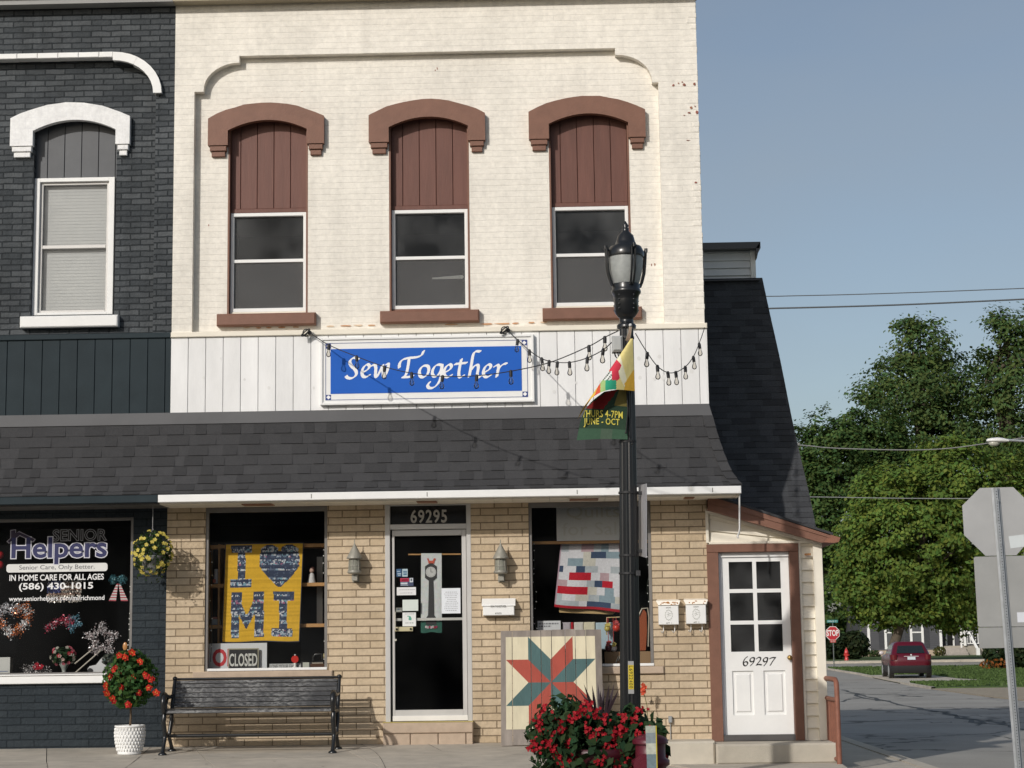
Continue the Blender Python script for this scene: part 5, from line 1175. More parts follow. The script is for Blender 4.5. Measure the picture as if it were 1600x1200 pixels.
for i in range(80):
    for j in range(80):
        q = (V[i][j]+V[i+1][j+1])/2; u, v_ = (j+.5)/80, (i+.5)/80
        # what is printed on it, in cloth coordinates
        px_, py_ = lerp(lerp((985.5, 529), (988.5, 529), u), curve_at(low, u), v_)
        c_ = (.74, .63, .26)
        d = math.atan2(py_-640, px_-992)
        if math.sin(d*9) > .72 and px_ > 960: c_ = (.80, .76, .55)
        if py_ > 575+(992-px_)*1.5 and px_ > 976: c_ = (.72, .42, .06)
        if 952 < px_ < 972 and 556 < py_ < 596 and ((px_-960-2*math.sin(py_*.3))/9)**2+((py_-577)/19)**2 < 1: c_ = (.60, .05, .08)
        if 940 < px_ < 956 and 580 < py_ < 602: c_ = (.72, .74, .70) if (int(px_/2)+int(py_/2.5)) % 3 else (.06, .08, .06)
        if py_ > 594 and 937 < px_ < 963: c_ = (.04, .34, .20) if px_ > 946 else (.35, .5, .2)
        if px_ < 938 and py_ > 596: c_ = (.62, .10, .05) if (px_+py_*.4) % 12 < 7 else (.75, .48, .08)
        if px_ < 922: c_ = (.70, .42, .10)
        mb.add([V[i][j], V[i+1][j], V[i+1][j+1], V[i][j+1]], [(0, 1, 2, 3)], c_, 0, True)
mb.build('top_panel', M['cloth'], bt)
mb = MB()
for q in ((980, 607), (978, 676), (988, 693)): c_ = P(*q, LY-.13); mb.ball(c_, .011, (.02, .02, .02))
mb.tube([P(979, 606, LY-.125), P(981, 640, LY-.11), P(978, 676, LY-.11)], .006, 6, (.02, .02, .02)); mb.build('tie', M['paint'], bt)
# cord wrapped at the neck of the pole
mb = MB(); 
for k in range(5): mb.tube([P(984+k*.8, 508, LY-.10), P(982+k, 520, LY-.12), P(978+1.5*k, 532, LY-.09)], .006, 6, (.25+.1*(k % 2), .22, .16))
mb.ball(P(985, 508, LY-.11), .016, (.6, .6, .58)); tag(mb.build('cord', M['paint'], base=P(985, 515, LY)), 'knotted tan and black cord tied round the neck of the street lamp', 'cord')

# string lights
def bulbs(name, label, wpts, bl_):
    """wpts: (px,py,Y) along the wire; bl_: px positions of bulbs"""
    a = wpts[0]; t = thing(name, label, 'string lights', P(*a), 'string lights hung between shopfront and lamp')
    cur = catmull([P(*w_) for w_ in wpts], 10); MB().tube(cur, .005, 6, (.02, .02, .022)).build('wire', M['paint'], t)
    pxs = np.interp
    C3 = np.array(cur)
    X = [bulb_px(q) for q in cur]
    for b in bl_:
        i = int(np.argmin([abs(x-b) for x in X])); q = C3[i]; dx = random.uniform(-.012, .012)
        so_ = MB().tube([q+(0, 0, .012), q+(dx*.3, 0, -.005), q+(dx, 0, -.055)], [.011, .018, .017], 10, (.018, .018, .02)).build('socket', M['paint'], t)
        pr = [(.013, 0), (.014, -.012), (.024, -.04), (.026, -.055), (.02, -.072), (.004, -.08)]
        MB().lathe(q[0]+dx*1.2, q[1], [(r, q[2]-.055+z) for r, z in pr][::-1], 12).build('bulb', M['bulb'], so_)
def bulb_px(q):
    v = Vector(q)-CAMLOC; return 800+FPX*v.dot(RT)/v.dot(FW)
def span(a, b, pts):                      # depth shared out along the span
    return [(x, y, a+(b-a)*(x-pts[0][0])/(pts[-1][0]-pts[0][0])) for x, y in pts]
Ya, Yb = -.20, LY-.06
bulbs('string_lights', 'string of clear bulbs sagging right across the blue sign', span(Ya, Yb, [(484, 520), (514, 539), (557, 557), (601, 573), (643, 583), (692, 588), (745, 587), (798, 580), (860, 566), (920, 541), (945, 527), (966, 517)]), [514, 557, 601, 643, 692, 745, 798, 920, 944])
bulbs('string_lights', 'string of clear bulbs from the sign corner to the grey box on the pole', span(Ya, Yb, [(795, 518), (811, 533), (829, 549), (848, 561), (869, 566), (892, 566), (918, 559), (943, 546), (964, 527)]), [810, 828, 846, 858, 871, 890, 917, 943])
bulbs('string_lights', 'string of clear bulbs hanging between the lamp and the white board corner', span(Yb, -.17, [(993, 521), (1003, 538), (1012, 552), (1027, 572), (1043, 582), (1057, 581), (1072, 572), (1084, 556), (1093, 535), (1101, 512)]), [1012, 1027, 1043, 1056, 1071, 1083, 1092.5])
for px_, py_, lab in ((481, 520, 'coil of black cord on its hook at the upper left of the blue sign'), (791, 516, 'coil of black cord on its hook at the upper right of the blue sign')):
    c_ = P(px_, py_, -.19); mb = MB()
    for k in range(3):
        mb.tube([(c_.x-.02+.035*math.cos(a)*(1+.2*k), -.19-.015*k, c_.z+.04*math.sin(a+k)) for a in np.linspace(0, 5.4, 14)], .007, 5, (.02, .02, .02))
    mb.tube([(c_.x, -.12, c_.z+.01), (c_.x, -.2, c_.z+.01)], .008, 6, (.02, .02, .02)); mb.ball((c_.x+.02, -.19, c_.z+.0), .025, (.02, .02, .02), n=6); tag(mb.build('cord_coil', M['paint'], base=c_), lab, 'cord')

# planter at the foot of the lamp
fY = -3.55; fcn = P(935, 1172, fY)
pl_ = thing('flower_planter', 'bushy planter of red begonias with dark spiky leaves at the lamp foot', 'planter', (fcn.x, fY, -.05))
MB().lathe(fcn.x, fY, [(.24, -.06), (.28, -.04), (.36, .12), (.39, .2), (.36, .2), (.02, .17)], 24, (.5, .5, .5)).build('pot', M['maroon'], pl_)
n = 2300; v, k = sph(n, .35); ax = np.array((.60, .46, .44)); v[:, 2] = np.where(v[:, 2] < -.7, -v[:, 2]*.5, v[:, 2])
pos = np.array((fcn.x, fY, fcn.z-.05))+v*k*ax; pos[:, 2] += .05*np.sin(pos[:, 0]*9); nn_ = v*.7+rng.normal(size=v.shape)*.5; zz_ = rng.uniform(.03, .07, n)
for (bx_, by_, r_, m_) in ((878, 1134, .27, 420), (903, 1130, .18, 220), (850, 1150, .19, 240), (990, 1124, .13, 110)):
    v, k = sph(m_, .4); pos = np.concatenate([pos, np.array(P(bx_, by_, fY-.05))+v*k*r_]); nn_ = np.concatenate([nn_, v*.7+rng.normal(size=v.shape)*.5]); zz_ = np.concatenate([zz_, rng.uniform(.028, .06, m_)])
trail_ = np.array([P(*q, fY-.2) for q in [(1030, 1125), (1022, 1128), (1036, 1142), (1038, 1150), (1042, 1165), (1044, 1172), (1030, 1130), (1040, 1190), (1034, 1160), (1020, 1120), (1024, 1135), (1043, 1180), (1010, 1132), (1008, 1120), (848, 1188), (852, 1196), (858, 1192), (1037, 1186), (1032, 1147), (1028, 1140), (1026, 1150), (1040, 1158), (1018, 1132), (850, 1180), (846, 1172), (1034, 1136)]])
pos = np.concatenate([pos, trail_]); nn_ = np.concatenate([nn_, rng.normal(size=trail_.shape)+np.array((0, -1.2, 0))]); zz_ = np.concatenate([zz_, rng.uniform(.05, .085, len(trail_))])
cloud('foliage', pos, nn_, zz_, greens(len(pos), (.032, .064, .026)), M['leaf'], pl_, .52)
cl = [(845, 1126), (866, 1120), (880, 1134), (893, 1125), (903, 1121), (917, 1098), (924, 1104), (935, 1118), (943, 1120), (838, 1155), (857, 1159), (862, 1166), (886, 1160), (872, 1180), (880, 1190), (892, 1193), (919, 1137), (938, 1141), (955, 1160), (962, 1150), (970, 1140), (975, 1122), (950, 1170), (973, 1145), (995, 1128), (1000, 1148), (976, 1188), (985, 1182), (966, 1197), (1040, 1182), (832, 1165), (850, 1140), (926, 1150), (911, 1112), (1000, 1110), (900, 1185), (938, 1190), (870, 1145), (848, 1110), (1016, 1140), (985, 1195), (840, 1170)]
for q in cl:
    mb = MB(); c_ = np.array(P(*q, fY-.36-.1*random.random()+.25*abs(q[0]-935)/110))
    for j in range(random.randint(9, 15)): flower5(mb, c_+rng.normal(size=3)*np.array((.024, .018, .026)), (random.uniform(-.8, .8), -1, random.uniform(-.3, .9)), random.uniform(.014, .023), (.34, .008, .018) if random.random() < .75 else (.48, .03, .04), None, 5)
    mb.build('flower', M['petal'], pl_)
mb = MB()
for px0, px1, py1 in ((928, 893, 1083), (932, 925, 1070), (938, 934, 1066), (941, 943, 1070), (945, 952, 1068), (948, 960, 1067), (936, 903, 1076), (944, 966, 1084), (940, 938, 1078), (947, 968, 1075), (930, 912, 1068), (949, 955, 1080)):
    a, b = P(px0, 1122, fY-.05), P(px1, py1, fY-.1+random.uniform(-.1, .1)); mid = a.lerp(b, .5)+Vector((0, -.01, .01)); w_ = Vector((.014, 0, 0))
    mb.add([a-w_*.7, a+w_*.7, mid+w_, mid-w_, b, (a+mid)/2+Vector((0, .012, 0))], [(0, 1, 2, 3), (3, 2, 4)], (random.uniform(.7, 1.2),)*3)
mb.build('spike_leaf', mat('dark_purple_leaf', (.035, .022, .028), .45, .1, 20, spec=.5), pl_)
# hydrant with its reflective marker
hy = -3.95; hp = P(1016, 1165, hy)
h = thing('fire_hydrant', 'dark maroon fire hydrant half hidden by the red begonias', 'fire hydrant', (hp.x, hy, -.07))
z1 = PZ(1016, 1158, hy)
MB().lathe(hp.x, hy, [(.17, -.08), (.17, -.03), (.135, 0), (.135, z1-.22), (.165, z1-.2), (.165, z1-.16), (.13, z1-.14), (.13, z1-.02)], 24).build('barrel', M['maroon'], h)
MB().lathe(hp.x, hy, [(.155, z1-.02), (.155, z1+.012), (.12, z1+.04), (.06, z1+.06), (.035, z1+.065), (.035, z1+.09), (.01, z1+.092)], 24).build('bonnet', M['maroon'], h)
mb = MB(); zc_ = PZ(1003, 1196, hy-.15)
for rr_, d in ((.095, .17), (.075, .19), (.045, .205)): mb.tube([(hp.x-.06, hy-.05, zc_), (hp.x-.06, hy-d, zc_)], rr_, 20, (1.2, 1.2, 1.2))
mb.build('outlet_cap', M['maroon'], h)
mk = thing('hydrant_marker', 'flat marker post with grey and silver reflective bands in front of the hydrant', 'marker post', P(1017, 1200, hy-.22))
my = hy-.24; mb = MB(); a, b = P(1008.5, 1134, my), P(1024, 1134, my)
zz_ = [(1134, (.40, .43, .36)), (1145, (.24, .28, .29)), (1161.5, (.48, .50, .42)), (1178.5, (.17, .23, .25)), (1203, (.42, .45, .38)), (1225, (.24, .28, .29))]
for (p0_, c_), (p1_, _) in zip(zz_, zz_[1:]+[(1265, 0)]):
    mb.box(a.x+(p0_-1134)*.0001, b.x+(p0_-1134)*.0001, my, my+.012, PZ(1016, p1_, my), PZ(1016, p0_, my), c_)
mb.build('reflector', mat('reflective_sheet', (1, 1, 1), .35, .15, 40), mk)
MB().box(b.x+.001, b.x+.010, my-.001, my+.013, PZ(1016, 1264, my), PZ(1016, 1134, my), (.50, .40, .03)).build('edge_strip', M['paint'], mk)
MB().box(a.x, b.x+.02, my+.013, hy-.1, PZ(1016, 1240, my), PZ(1016, 1236, my), (.3, .3, .3)).build('clip', M['galv'], mk)
# red flower peeping past the pole by the wall and pavement crack leaf
mb = MB(); c_ = P(1004, 1076, -.25)
for j in range(7): flower5(mb, np.array(c_)+rng.normal(size=3)*.02, (random.uniform(-.5, .5), -1, .2), .03, (.65, .10, .05))
mb.tube([c_, P(1008, 1090, -.2), P(1011, 1103, -.2), (P(1012, 1120, -.15).x, -.15, -.16)], .004, 5, (.2, .2, .08))
tag(mb.build('tall_flower', M['petal'], base=P(1010, 1150, -.2)), 'single orange red flower on a thin stalk just right of the lamp pole', 'flower')

# ================================================================ window displays
def sheetq(mb, quad, Y0, Y1, nu, nv, colf, amp=.01, border=None):
    """hanging cloth: quad = TL,TR,BR,BL in plan points; colour by cell"""
    V = []
    for i in range(nv+1):
        v_ = i/nv; row = []
        for j in range(nu+1):
            u = j/nu; q = lerp(lerp(quad[0], quad[1], u), lerp(quad[3], quad[2], u), v_)
            row.append(P(q[0], q[1]+.8*math.sin(u*9)*v_, Y0+(Y1-Y0)*v_+amp*math.sin(u*11+v_*3)*v_))
        V.append(row)
    for i in range(nv):
        for j in range(nu):
            c_ = colf((j+.5)/nu, (i+.5)/nv)
            if c_: mb.add([V[i][j], V[i+1][j], V[i+1][j+1], V[i][j+1]], [(0, 1, 2, 3)], c_)
def in_heart(x, y): 
    if y < 303 or y > 592: return False
    if y < 330: hwid = 0; return abs(abs(x-545)-65) < 18+(y-303)*1.6
    if y < 360: return abs(x-545) < 128 and not (abs(x-545) < 12 and y < 345)
    if y < 440: return abs(x-545) < 136-abs(y-395)*.08
    return abs(x-545) < 132*(1-((y-440)/155)**1.25)+6
def in_M(x, y):
    if not 618 < y < 932: return False
    if 218 < x < 272 or 378 < x < 440: return True
    if y < 690: return 222 < x < 292 or 370 < x < 440
    if y < 770: return (x < 272+(y-660)*.42 and x > 218) or (x > 378-(y-660)*.42 and x < 440) 
    if y < 875: return abs(x-322) < 55*(1-(y-765)/112)
    return False
def in_I(x, y): return (218 < x < 360 and 303 < y < 357) or (262 < x < 315 and 350 < y < 540) or (212 < x < 354 and 533 < y < 590)
def in_I2(x, y): return (505 < x < 645 and 622 < y < 682) or (545 < x < 598 and 680 < y < 872) or (495 < x < 635 and 870 < y < 927)
strip = {}; motif = {}
def yq(u, v_):
    x = lerp(lerp((178, 292), (708, 292), u), lerp((152, 962), (685, 962), u), v_); X, Yy = x
    if u < .010 or u > .990 or v_ > .990 or v_ < .006: return (.05, .055, .075)
    s_ = int(v_*54)
    if s_ not in strip: strip[s_] = (random.random(), random.uniform(.88, 1.1))
    if in_I(X, Yy) or in_heart(X, Yy) or in_M(X, Yy) or in_I2(X, Yy):
        b, t = strip[s_]; q_ = (s_, int(u*96)//random.choice((2, 3)))
        if q_ not in motif: motif[q_] = (random.random(), random.choice([(.60, .62, .64), (.62, .63, .65), (.20, .36, .44), (.42, .46, .54), (.26, .36, .46), (.45, .14, .24) if b < .12 else (.12, .15, .24)]))
        r_, c_ = motif[q_]
        if b < .5 and r_ < .55: return c_
        return (.052*t, .066*t, .11*t) if r_ < .85 else (.10, .13, .19)
    t = strip[s_][1]*random.uniform(.96, 1.03); return (.72*t, .43*t, .045*t)
QY = .30
qt = thing('quilt', 'yellow quilt reading I heart MI in dark print hanging in the shop window', 'quilt', P(410, 926, QY))
mb = MB(); sheetq(mb, [(352, 849.5), (474.5, 847.5), (468, 1002.5), (346, 1004)], QY, QY-.04, 96, 108, yq, .008); mb.build('cloth', M['cloth'], qt)
# shelves behind it
ds = thing('display_shelf', 'pine display shelves behind the yellow quilt', 'shelf', P(415, 950, .5))
x0, x1 = PX(323, 920, .36), PX(513, 920, .36)
for py in (853, 914, 978): z = PZ(415, py, .36); MB().box(x0+.02, x1-.02, .36, .62, z-.02, z+.018).build('shelf', M['wood'], ds)
for x in (x0, PX(348, 920, .5)-.03): MB().box(x, x+.02, .37, .62, S1[2]+.02, PZ(415, 849, .36)).build('upright', M['wood'], ds)
MB().box(PX(470, 900, .64), PX(506, 900, .64), .64, .66, S1[2]+.02, PZ(415, 856, .64), (.6, .6, .62)).build('back_panel', M['dark'], ds)
mb = MB(); mb.box(PX(495, 900, .6), PX(504, 900, .6), .6, .62, PZ(500, 976, .6), PZ(500, 870, .6), (.42, .42, .40)); mb.build('hanging_cloth', M['paint'], ds)
def small(name, label, cat, mb, m, px, py, Y, group=None): o = mb.build(name, m, base=P(px, py, Y)); return tag(o, label, cat, group)
# closed / open signs
o = thing('open_sign', 'white OPEN sign mostly hidden behind the black CLOSED sign', 'sign', P(370, 1045, .2))
a, b, c_, d = PX(326, 1025, .2), PX(417, 1025, .2), PZ(370, 1047, .2), PZ(370, 1005, .2)
MB().box(a, b, .2, .21, c_, d, (.66, .68, .70)).build('panel', M['paint'], o); mb = MB(); write(mb, 'OPEN', PX(333, 1025, .2), PX(402, 1025, .2), PZ(370, 1040, .2), PZ(370, 1014.5, .2), .197, (.55, .04, .05), offset=.035)
mb.build('lettering', M['paint'], o)
o = thing('closed_sign', 'black CLOSED sign with white letters and pale frame in the shop window', 'sign', P(380, 1045, .15))
a, b, c_, d = PX(356.5, 1030, .15), PX(404, 1030, .15), PZ(380, 1045.5, .15), PZ(380, 1013, .15)
mb = MB(); mb.box(a, b, .15, .165, c_, d, (.35, .33, .24)); mb.box(a+.012, b-.012, .146, .15, c_+.012, d-.012, (.02, .02, .021)); mb.build('panel', M['paint'], o)
mb = MB(); write(mb, 'CLOSED', PX(358.5, 1030, .15), PX(402, 1030, .15), PZ(380, 1040.5, .15), PZ(380, 1021.5, .15), .143, (.62, .62, .58), offset=.02); mb.build('lettering', M['paint'], o)
o = thing('block_sign', 'low white block with the words LOVE YOUR FABRIC on the shop window ledge', 'sign', P(440, 1045, .16))
a, b, c_, d = PX(421, 1040, .16), PX(470, 1040, .16), PZ(445, 1045.5, .16), PZ(445, 1037, .16)
MB().box(a, b, .16, .19, c_, d, (.55, .56, .55)).build('panel', M['paint'], o); mb = MB(); write(mb, 'LOVE YOUR FABRIC', a+.006, b-.006, c_+.008, d-.007, .157, (.12, .12, .12)); mb.build('lettering', M['paint'], o)
t = thing('timer', 'little round red timer on a white stand beside the block sign', 'timer', P(461, 1045, .13))
c_ = P(461, 1030, .13); mb = MB(); mb.tube([(c_.x, .115, c_.z), (c_.x, .145, c_.z)], .040, 18, (.60, .03, .02)); mb.ball((c_.x, .13, c_.z+.045), .010, (.7, .7, .7)); mb.build('dial', M['gloss'], t)
MB().lathe(c_.x, .13, [(.035, PZ(461, 1046, .13)), (.03, PZ(461, 1043, .13)), (.013, c_.z-.07), (.02, c_.z-.05), (.01, c_.z-.038)], 14, (.7, .7, .65)).build('stand', M['gloss'], t)
small('note_card', 'small pale upright card between the red timer and the tiny sewing machine', 'card', MB().box(PX(473, 1040, .16), PX(483, 1040, .16), .16, .18, PZ(478, 1046, .16), PZ(478, 1035, .16), (.52, .54, .46)), M['paint'], 478, 1046, .16)
sm_ = thing('sewing_machine', 'miniature antique sewing machine on a wooden base in the window corner', 'sewing machine', P(496, 1045, .2))
b0 = P(496, 1044, .2); MB().box(b0.x-.075, b0.x+.075, .18, .28, b0.z, b0.z+.05, (.10, .05, .03)).build('base', M['gloss'], sm_)
mb = MB(); mb.box(b0.x-.06, b0.x+.06, .2, .25, b0.z+.05, b0.z+.062, (.4, .35, .28)); mb.tube([(b0.x-.05, .225, b0.z+.06), (b0.x-.05, .225, b0.z+.12), (b0.x-.03, .225, b0.z+.15), (b0.x+.045, .225, b0.z+.155), (b0.x+.05, .225, b0.z+.09)], .014, 8, (.02, .02, .02)); mb.build('body', M['gloss'], sm_)
mb = MB(); mb.tube([(b0.x+.065, .225, b0.z+.13), (b0.x+.08, .225, b0.z+.13)], .03, 14, (.50, .42, .22)); mb.build('hand_wheel', M['gloss'], sm_)
d_ = P(487, 911, .42); mb = MB(); mb.lathe(d_.x, .42, [(.05, d_.z), (.035, d_.z+.07), (.028, d_.z+.10), (.012, d_.z+.115)], 12, (.62, .60, .58)); mb.ball((d_.x, .42, d_.z+.14), .03, (.55, .36, .28)); mb.ball((d_.x+.006, .43, d_.z+.15), .033, (.06, .025, .02))
small('doll', 'little doll with dark hair and a white dress on the middle shelf', 'doll', mb, M['paint'], 487, 911, .42)
b_ = P(338, 912, .42); mb = MB(); mb.lathe(b_.x, .42, [(.032, b_.z), (.032, b_.z+.08), (.026, b_.z+.10), (.026, b_.z+.16), (.01, b_.z+.165)], 12, (.58, .56, .54)); mb.box(b_.x-.033, b_.x+.0, .384, .388, b_.z+.01, b_.z+.05, (.5, .15, .1))
small('bottle', 'pale bottle with a red label on the shelf left of the yellow quilt', 'bottle', mb, M['gloss'], 338, 912, .42)
mb = MB(); b_ = P(338, 976, .42); mb.box(b_.x-.05, b_.x+.05, .4, .46, b_.z, b_.z+.06, (.33, .36, .38)); mb.box(b_.x-.04, b_.x+.01, .396, .46, b_.z+.061, b_.z+.085, (.35, .14, .12)); small('box', 'small grey box with a red top on the lower shelf left of the yellow quilt', 'box', mb, M['paint'], 338, 976, .42)
# right window
o = thing('quilts_sign', 'pale board with faint gold words Quilts for Sale in the right window', 'sign', P(925, 815, .2))
a, b, c_, d = PX(869.5, 812, .2), PX(984, 812, .2), PZ(925, 844.5, .2), PZ(925, 782, .2)
MB().box(a, b, .2, .212, c_, d, (.70, .70, .66)).build('panel', M['paint'], o); mb = MB()
write(mb, 'Quilts', PX(885, 812, .2), PX(968, 812, .2), PZ(925, 812, .2), PZ(925, 790, .2), .197, (.62, .60, .50)); write(mb, 'for Sale', PX(878, 812, .2), PX(980, 812, .2), PZ(925, 836, .2), PZ(925, 816, .2), .197, (.64, .63, .56)); mb.build('lettering', M['paint'], o)
x0, x1 = PX(830, 847, .22), PX(1014, 847, .22); z = PZ(920, 847, .22)
small('hanging_rail', 'pine rail across the right window holding up the patchwork quilt', 'rail', MB().box(x0, x1, .22, .26, z-.016, z+.016), M['wood'], 920, 847, .22)
grid = {}
PALQ = [(.62, .62, .64)]*8+[(.40, .44, .46)]*4+[(.24, .32, .36)]*3+[(.05, .075, .13)]*3+[(.45, .02, .035)]*3+[(.45, .32, .34)]*2+[(.55, .53, .46)]*2
rows_ = []; rowc = []
for k in range(9):
    x, cuts_, cc_ = -random.uniform(0, .1), [0], []
    while x < 1: x += random.choice((.10, .12, .14, .17, .2)); cuts_.append(min(x, 1)) if x > .02 else None
    rows_.append(cuts_); rowc.append([random.choice(PALQ) for _ in range(14)])
def pq(u, v_):
    if v_ > .965: return (.35, .02, .03)
    if u < .015: return (.40, .28, .33)
    r_ = min(int(v_*9), 8)
    for k in range(len(rows_[r_])-1):
        if rows_[r_][k] <= u <= rows_[r_][k+1]:
            c_ = rowc[r_][k]; t = random.uniform(.94, 1.05); return tuple(q*t for q in c_)
    return (.6, .6, .6)
qt = thing('quilt', 'patchwork quilt of white, grey, red and navy blocks hanging in the right window', 'quilt', P(925, 900, .26))
mb = MB(); sheetq(mb, [(876, 850.5), (992, 849), (992, 958), (866, 948)], .30, .22, 60, 50, pq, .02); mb.build('cloth', M['cloth'], qt)
small('cutting_board', 'tilted pale board edge under the patchwork quilt', 'board', MB().add([P(873, 949, .28), P(962, 956, .28), P(958, 960, .28), P(874, 957, .28), P(873, 949, .33), P(962, 956, .33), P(958, 960, .33), P(874, 957, .33)], [(0, 3, 2, 1), (4, 5, 6, 7), (0, 1, 5, 4), (3, 7, 6, 2), (0, 4, 7, 3), (1, 2, 6, 5)], (1, 1.3, 1.6)), M['wood'], 918, 955, .3)
o = MB().box(PX(840, 977, .2), PX(876, 977, .2), .2, .205, PZ(858, 985, .2), PZ(858, 970, .2), (.68, .69, .70))
for r_, (a, b) in enumerate(((842, 873), (842, 861))):
    x = PX(a, 977, .2); e = PX(b, 977, .2)
    while x < e: w__ = random.uniform(.01, .03); o.box(x, min(x+w__, e), .197, .199, PZ(858, 975.5+r_*4, .2), PZ(858, 973.4+r_*4, .2), (.2, .2, .22)); x += w__+.008
small('price_card', 'white printed card above the left part of the star board', 'card', o, M['paint'], 858, 985, .2)
for k, (a, b, t_, lab) in enumerate(((879, 892, (.45, .42, .44), 'grey wrapped fabric bundle next to the printed card'), (892.5, 896, (.50, .03, .04), 'narrow red fabric bundle between two pale ones'), (897, 912, (.62, .60, .54), 'cream fabric bundle right of the red one'), (912.5, 930, (.66, .62, .46), 'yellowish folded fabric bundle above the star board'), (931, 958, (.42, .54, .60), 'tall pale blue fabric panel behind the hanging ornaments'))):
    zt3 = PZ(915, 972 if k < 4 else 973, .24); zb3 = PZ(915, 1016, .24); mb = MB(); mb.bevbox(PX(a, 980, .24), PX(b, 980, .24), .24, .30, zb3, zt3, .012, t_)
    small('fabric_bundle', lab, 'fabric', mb, M['cloth'], (a+b)/2, 1010, .24, 'fabric bundles in the right window')
c_ = P(983, 1028, .16); small('cardboard_box', 'brown cardboard box with a white mark at the foot of the right window', 'box', MB().box(PX(945, 1028, .16), PX(1017, 1028, .16), .16, .4, PZ(983, 1041, .16), PZ(983, 1018, .16), (.30, .19, .10)).tube([P(962, 1036, .155), P(966, 1026, .155), P(970, 1024, .155), P(966, 1032, .155)], .006, 5, (.6, .58, .52)), M['paint'], 983, 1040, .16)
for px_, py_, r_, c_, lab in ((963, 981, .043, (.55, .05, .03), 'shiny red ball ornament hanging in the right window'), (951, 1012, .042, (.10, .03, .04), 'dark red ball ornament on a ribbon above the cardboard box'), (959, 1013, .036, (.55, .55, .57), 'silver ball ornament beside the dark red one'), (949, 982, .035, (.50, .42, .10), 'gold and green leafy ornament on the hook')):
    c3 = P(px_, py_, .15); mb = MB(); mb.ball(c3, r_, c_); mb.tube([c3, (c3.x, .15, PZ(px_, 965, .15))], .004, 5, (.4, .05, .05))
    for k in range(5): flower5(mb, (c3.x+random.uniform(-.02, .02), .12, c3.z+r_+random.uniform(-.01, .02)), (0, -1, .3), .022, (.5, .42, .1) if c_[1] > .3 else (.4, .05, .05))
    small('ornament', lab, 'ornament', mb, M['gloss'], px_, py_, .15, 'ornaments hanging in the right window')
small('ornament_hook', 'small brass rod that the ornaments hang from', 'hook', MB().tube([P(948, 992, .16), P(948, 965, .16), P(985, 963.5, .16)], .007, 6, (.45, .32, .12)), M['gloss'], 960, 965, .16)
mb = MB(); pts = [(P(q, w_, .2).x, P(q, w_, .2).z) for q, w_ in [(992, 1017), (994, 985), (996, 962), (1000, 955), (1006, 951), (1010, 958), (1011, 985), (1009, 1016)]]
mb.prism(pts, .2, .26, (.32, .09, .04)); mb.tube([P(998, 962, .19), P(1003, 951, .19), P(1012, 950, .19), P(1014, 965, .19), P(1013, 1010, .19)], .009, 6, (.42, .38, .30)); small('wooden_case', 'reddish brown rounded wooden case standing right of the lamp pole', 'case', mb, M['gloss'], 1002, 1016, .2)
def fairy(label, pts, n, Y):
    t = thing('fairy_lights', label, 'fairy lights', P(*pts[0], Y)); c_ = catmull([tuple(P(a+random.uniform(-1.2, 1.2), b, Y)) for a, b in pts], 6)
    MB().tube(c_, .003, 5, (.02, .03, .02)).build('wire', M['paint'], t)
    for k in range(n):
        q = c_[int(k*(len(c_)-1)/max(1, n-1))]; MB().ball((q[0]+random.uniform(-.012, .012), q[1]-.006, q[2]), random.uniform(.006, .0085), (.85, .85, .82), n=6).build('bulb', M['gloss'], t)
fairy('fairy lights down the inner left edge of the right window', [(832, 850), (836, 880), (833, 905), (837, 935), (834, 965), (838, 982)], 12, .10)
fairy('fairy lights down the right edge of the right window past the pole', [(1013, 845), (1010, 870), (1014, 895), (1011, 915), (1013, 940)], 9, .10)
fairy('fairy lights down the inner right edge of the yellow quilt window', [(508, 850), (506, 880), (509, 930), (507, 975), (508, 1030)], 12, .11)
fairy('fairy lights down the left edge of the yellow quilt window', [(329, 850), (332, 885), (328, 930), (331, 985), (328, 1035)], 10, .11)
fairy('fairy lights down the right edge of the lettered window', [(206, 800), (206, 850), (205, 900), (204, 950), (202, 1000), (201, 1045)], 26, .045)
# door notices and the clock quilt
dY = .058
def note(label, px0, px1, py0, py1, c_, deco=None, name='notice', cat='notice', g='notices stuck on the shop door'):
    t = thing(name, label, cat, P((px0+px1)/2, (py0+py1)/2, dY), g); a, b = PX(px0, (py0+py1)/2, dY), PX(px1, (py0+py1)/2, dY); z0, z1 = PZ((px0+px1)/2, py1, dY), PZ((px0+px1)/2, py0, dY)
    MB().box(a, b, dY-.006, dY-.0045, z0, z1, c_).build('sheet', M['paint'], t)
    if deco:
        mb = MB(); deco(mb, a, b, z0, z1, dY-.0075); mb.build('print', M['paint'], t)
def ink(n, lo, hi, c_=(.35, .36, .38), mg=.12):
    def f(mb, a, b, z0, z1, y):
        for k in range(n):
            zz2 = z1-(z1-z0)*(.12+.8*(k+.5)/n); w2 = (b-a)*random.uniform(lo, hi)/2; x = (a+b)/2-w2
            while x < (a+b)/2+w2: e = random.uniform(.006, .018); mb.box(x, x+e, y, y+.001, zz2-.0035, zz2+.0035, c_); x += e+.006
    return f
def blk(lst):
    def f(mb, a, b, z0, z1, y):
        for u0, u1, v0, v1, c_ in lst: mb.box(a+(b-a)*u0, a+(b-a)*u1, y, y+.001, z0+(z1-z0)*v0, z0+(z1-z0)*v1, c_)
    return f
note('blue swirl sticker topmost on the left of the shop door', 619.5, 627.5, 889, 901, (.04, .10, .20), blk([(.2, .9, .3, .42, (.4, .5, .6)), (.1, .7, .62, .72, (.3, .4, .5)), (.3, .8, .1, .2, (.35, .45, .5))]))
note('pale blue sticker with dark squares beside the swirl sticker', 628.5, 637, 889, 901, (.40, .52, .58), blk([(.2, .5, .5, .75, (.08, .16, .25)), (.55, .85, .5, .75, (.08, .16, .25)), (.2, .85, .2, .42, (.08, .16, .25))]))
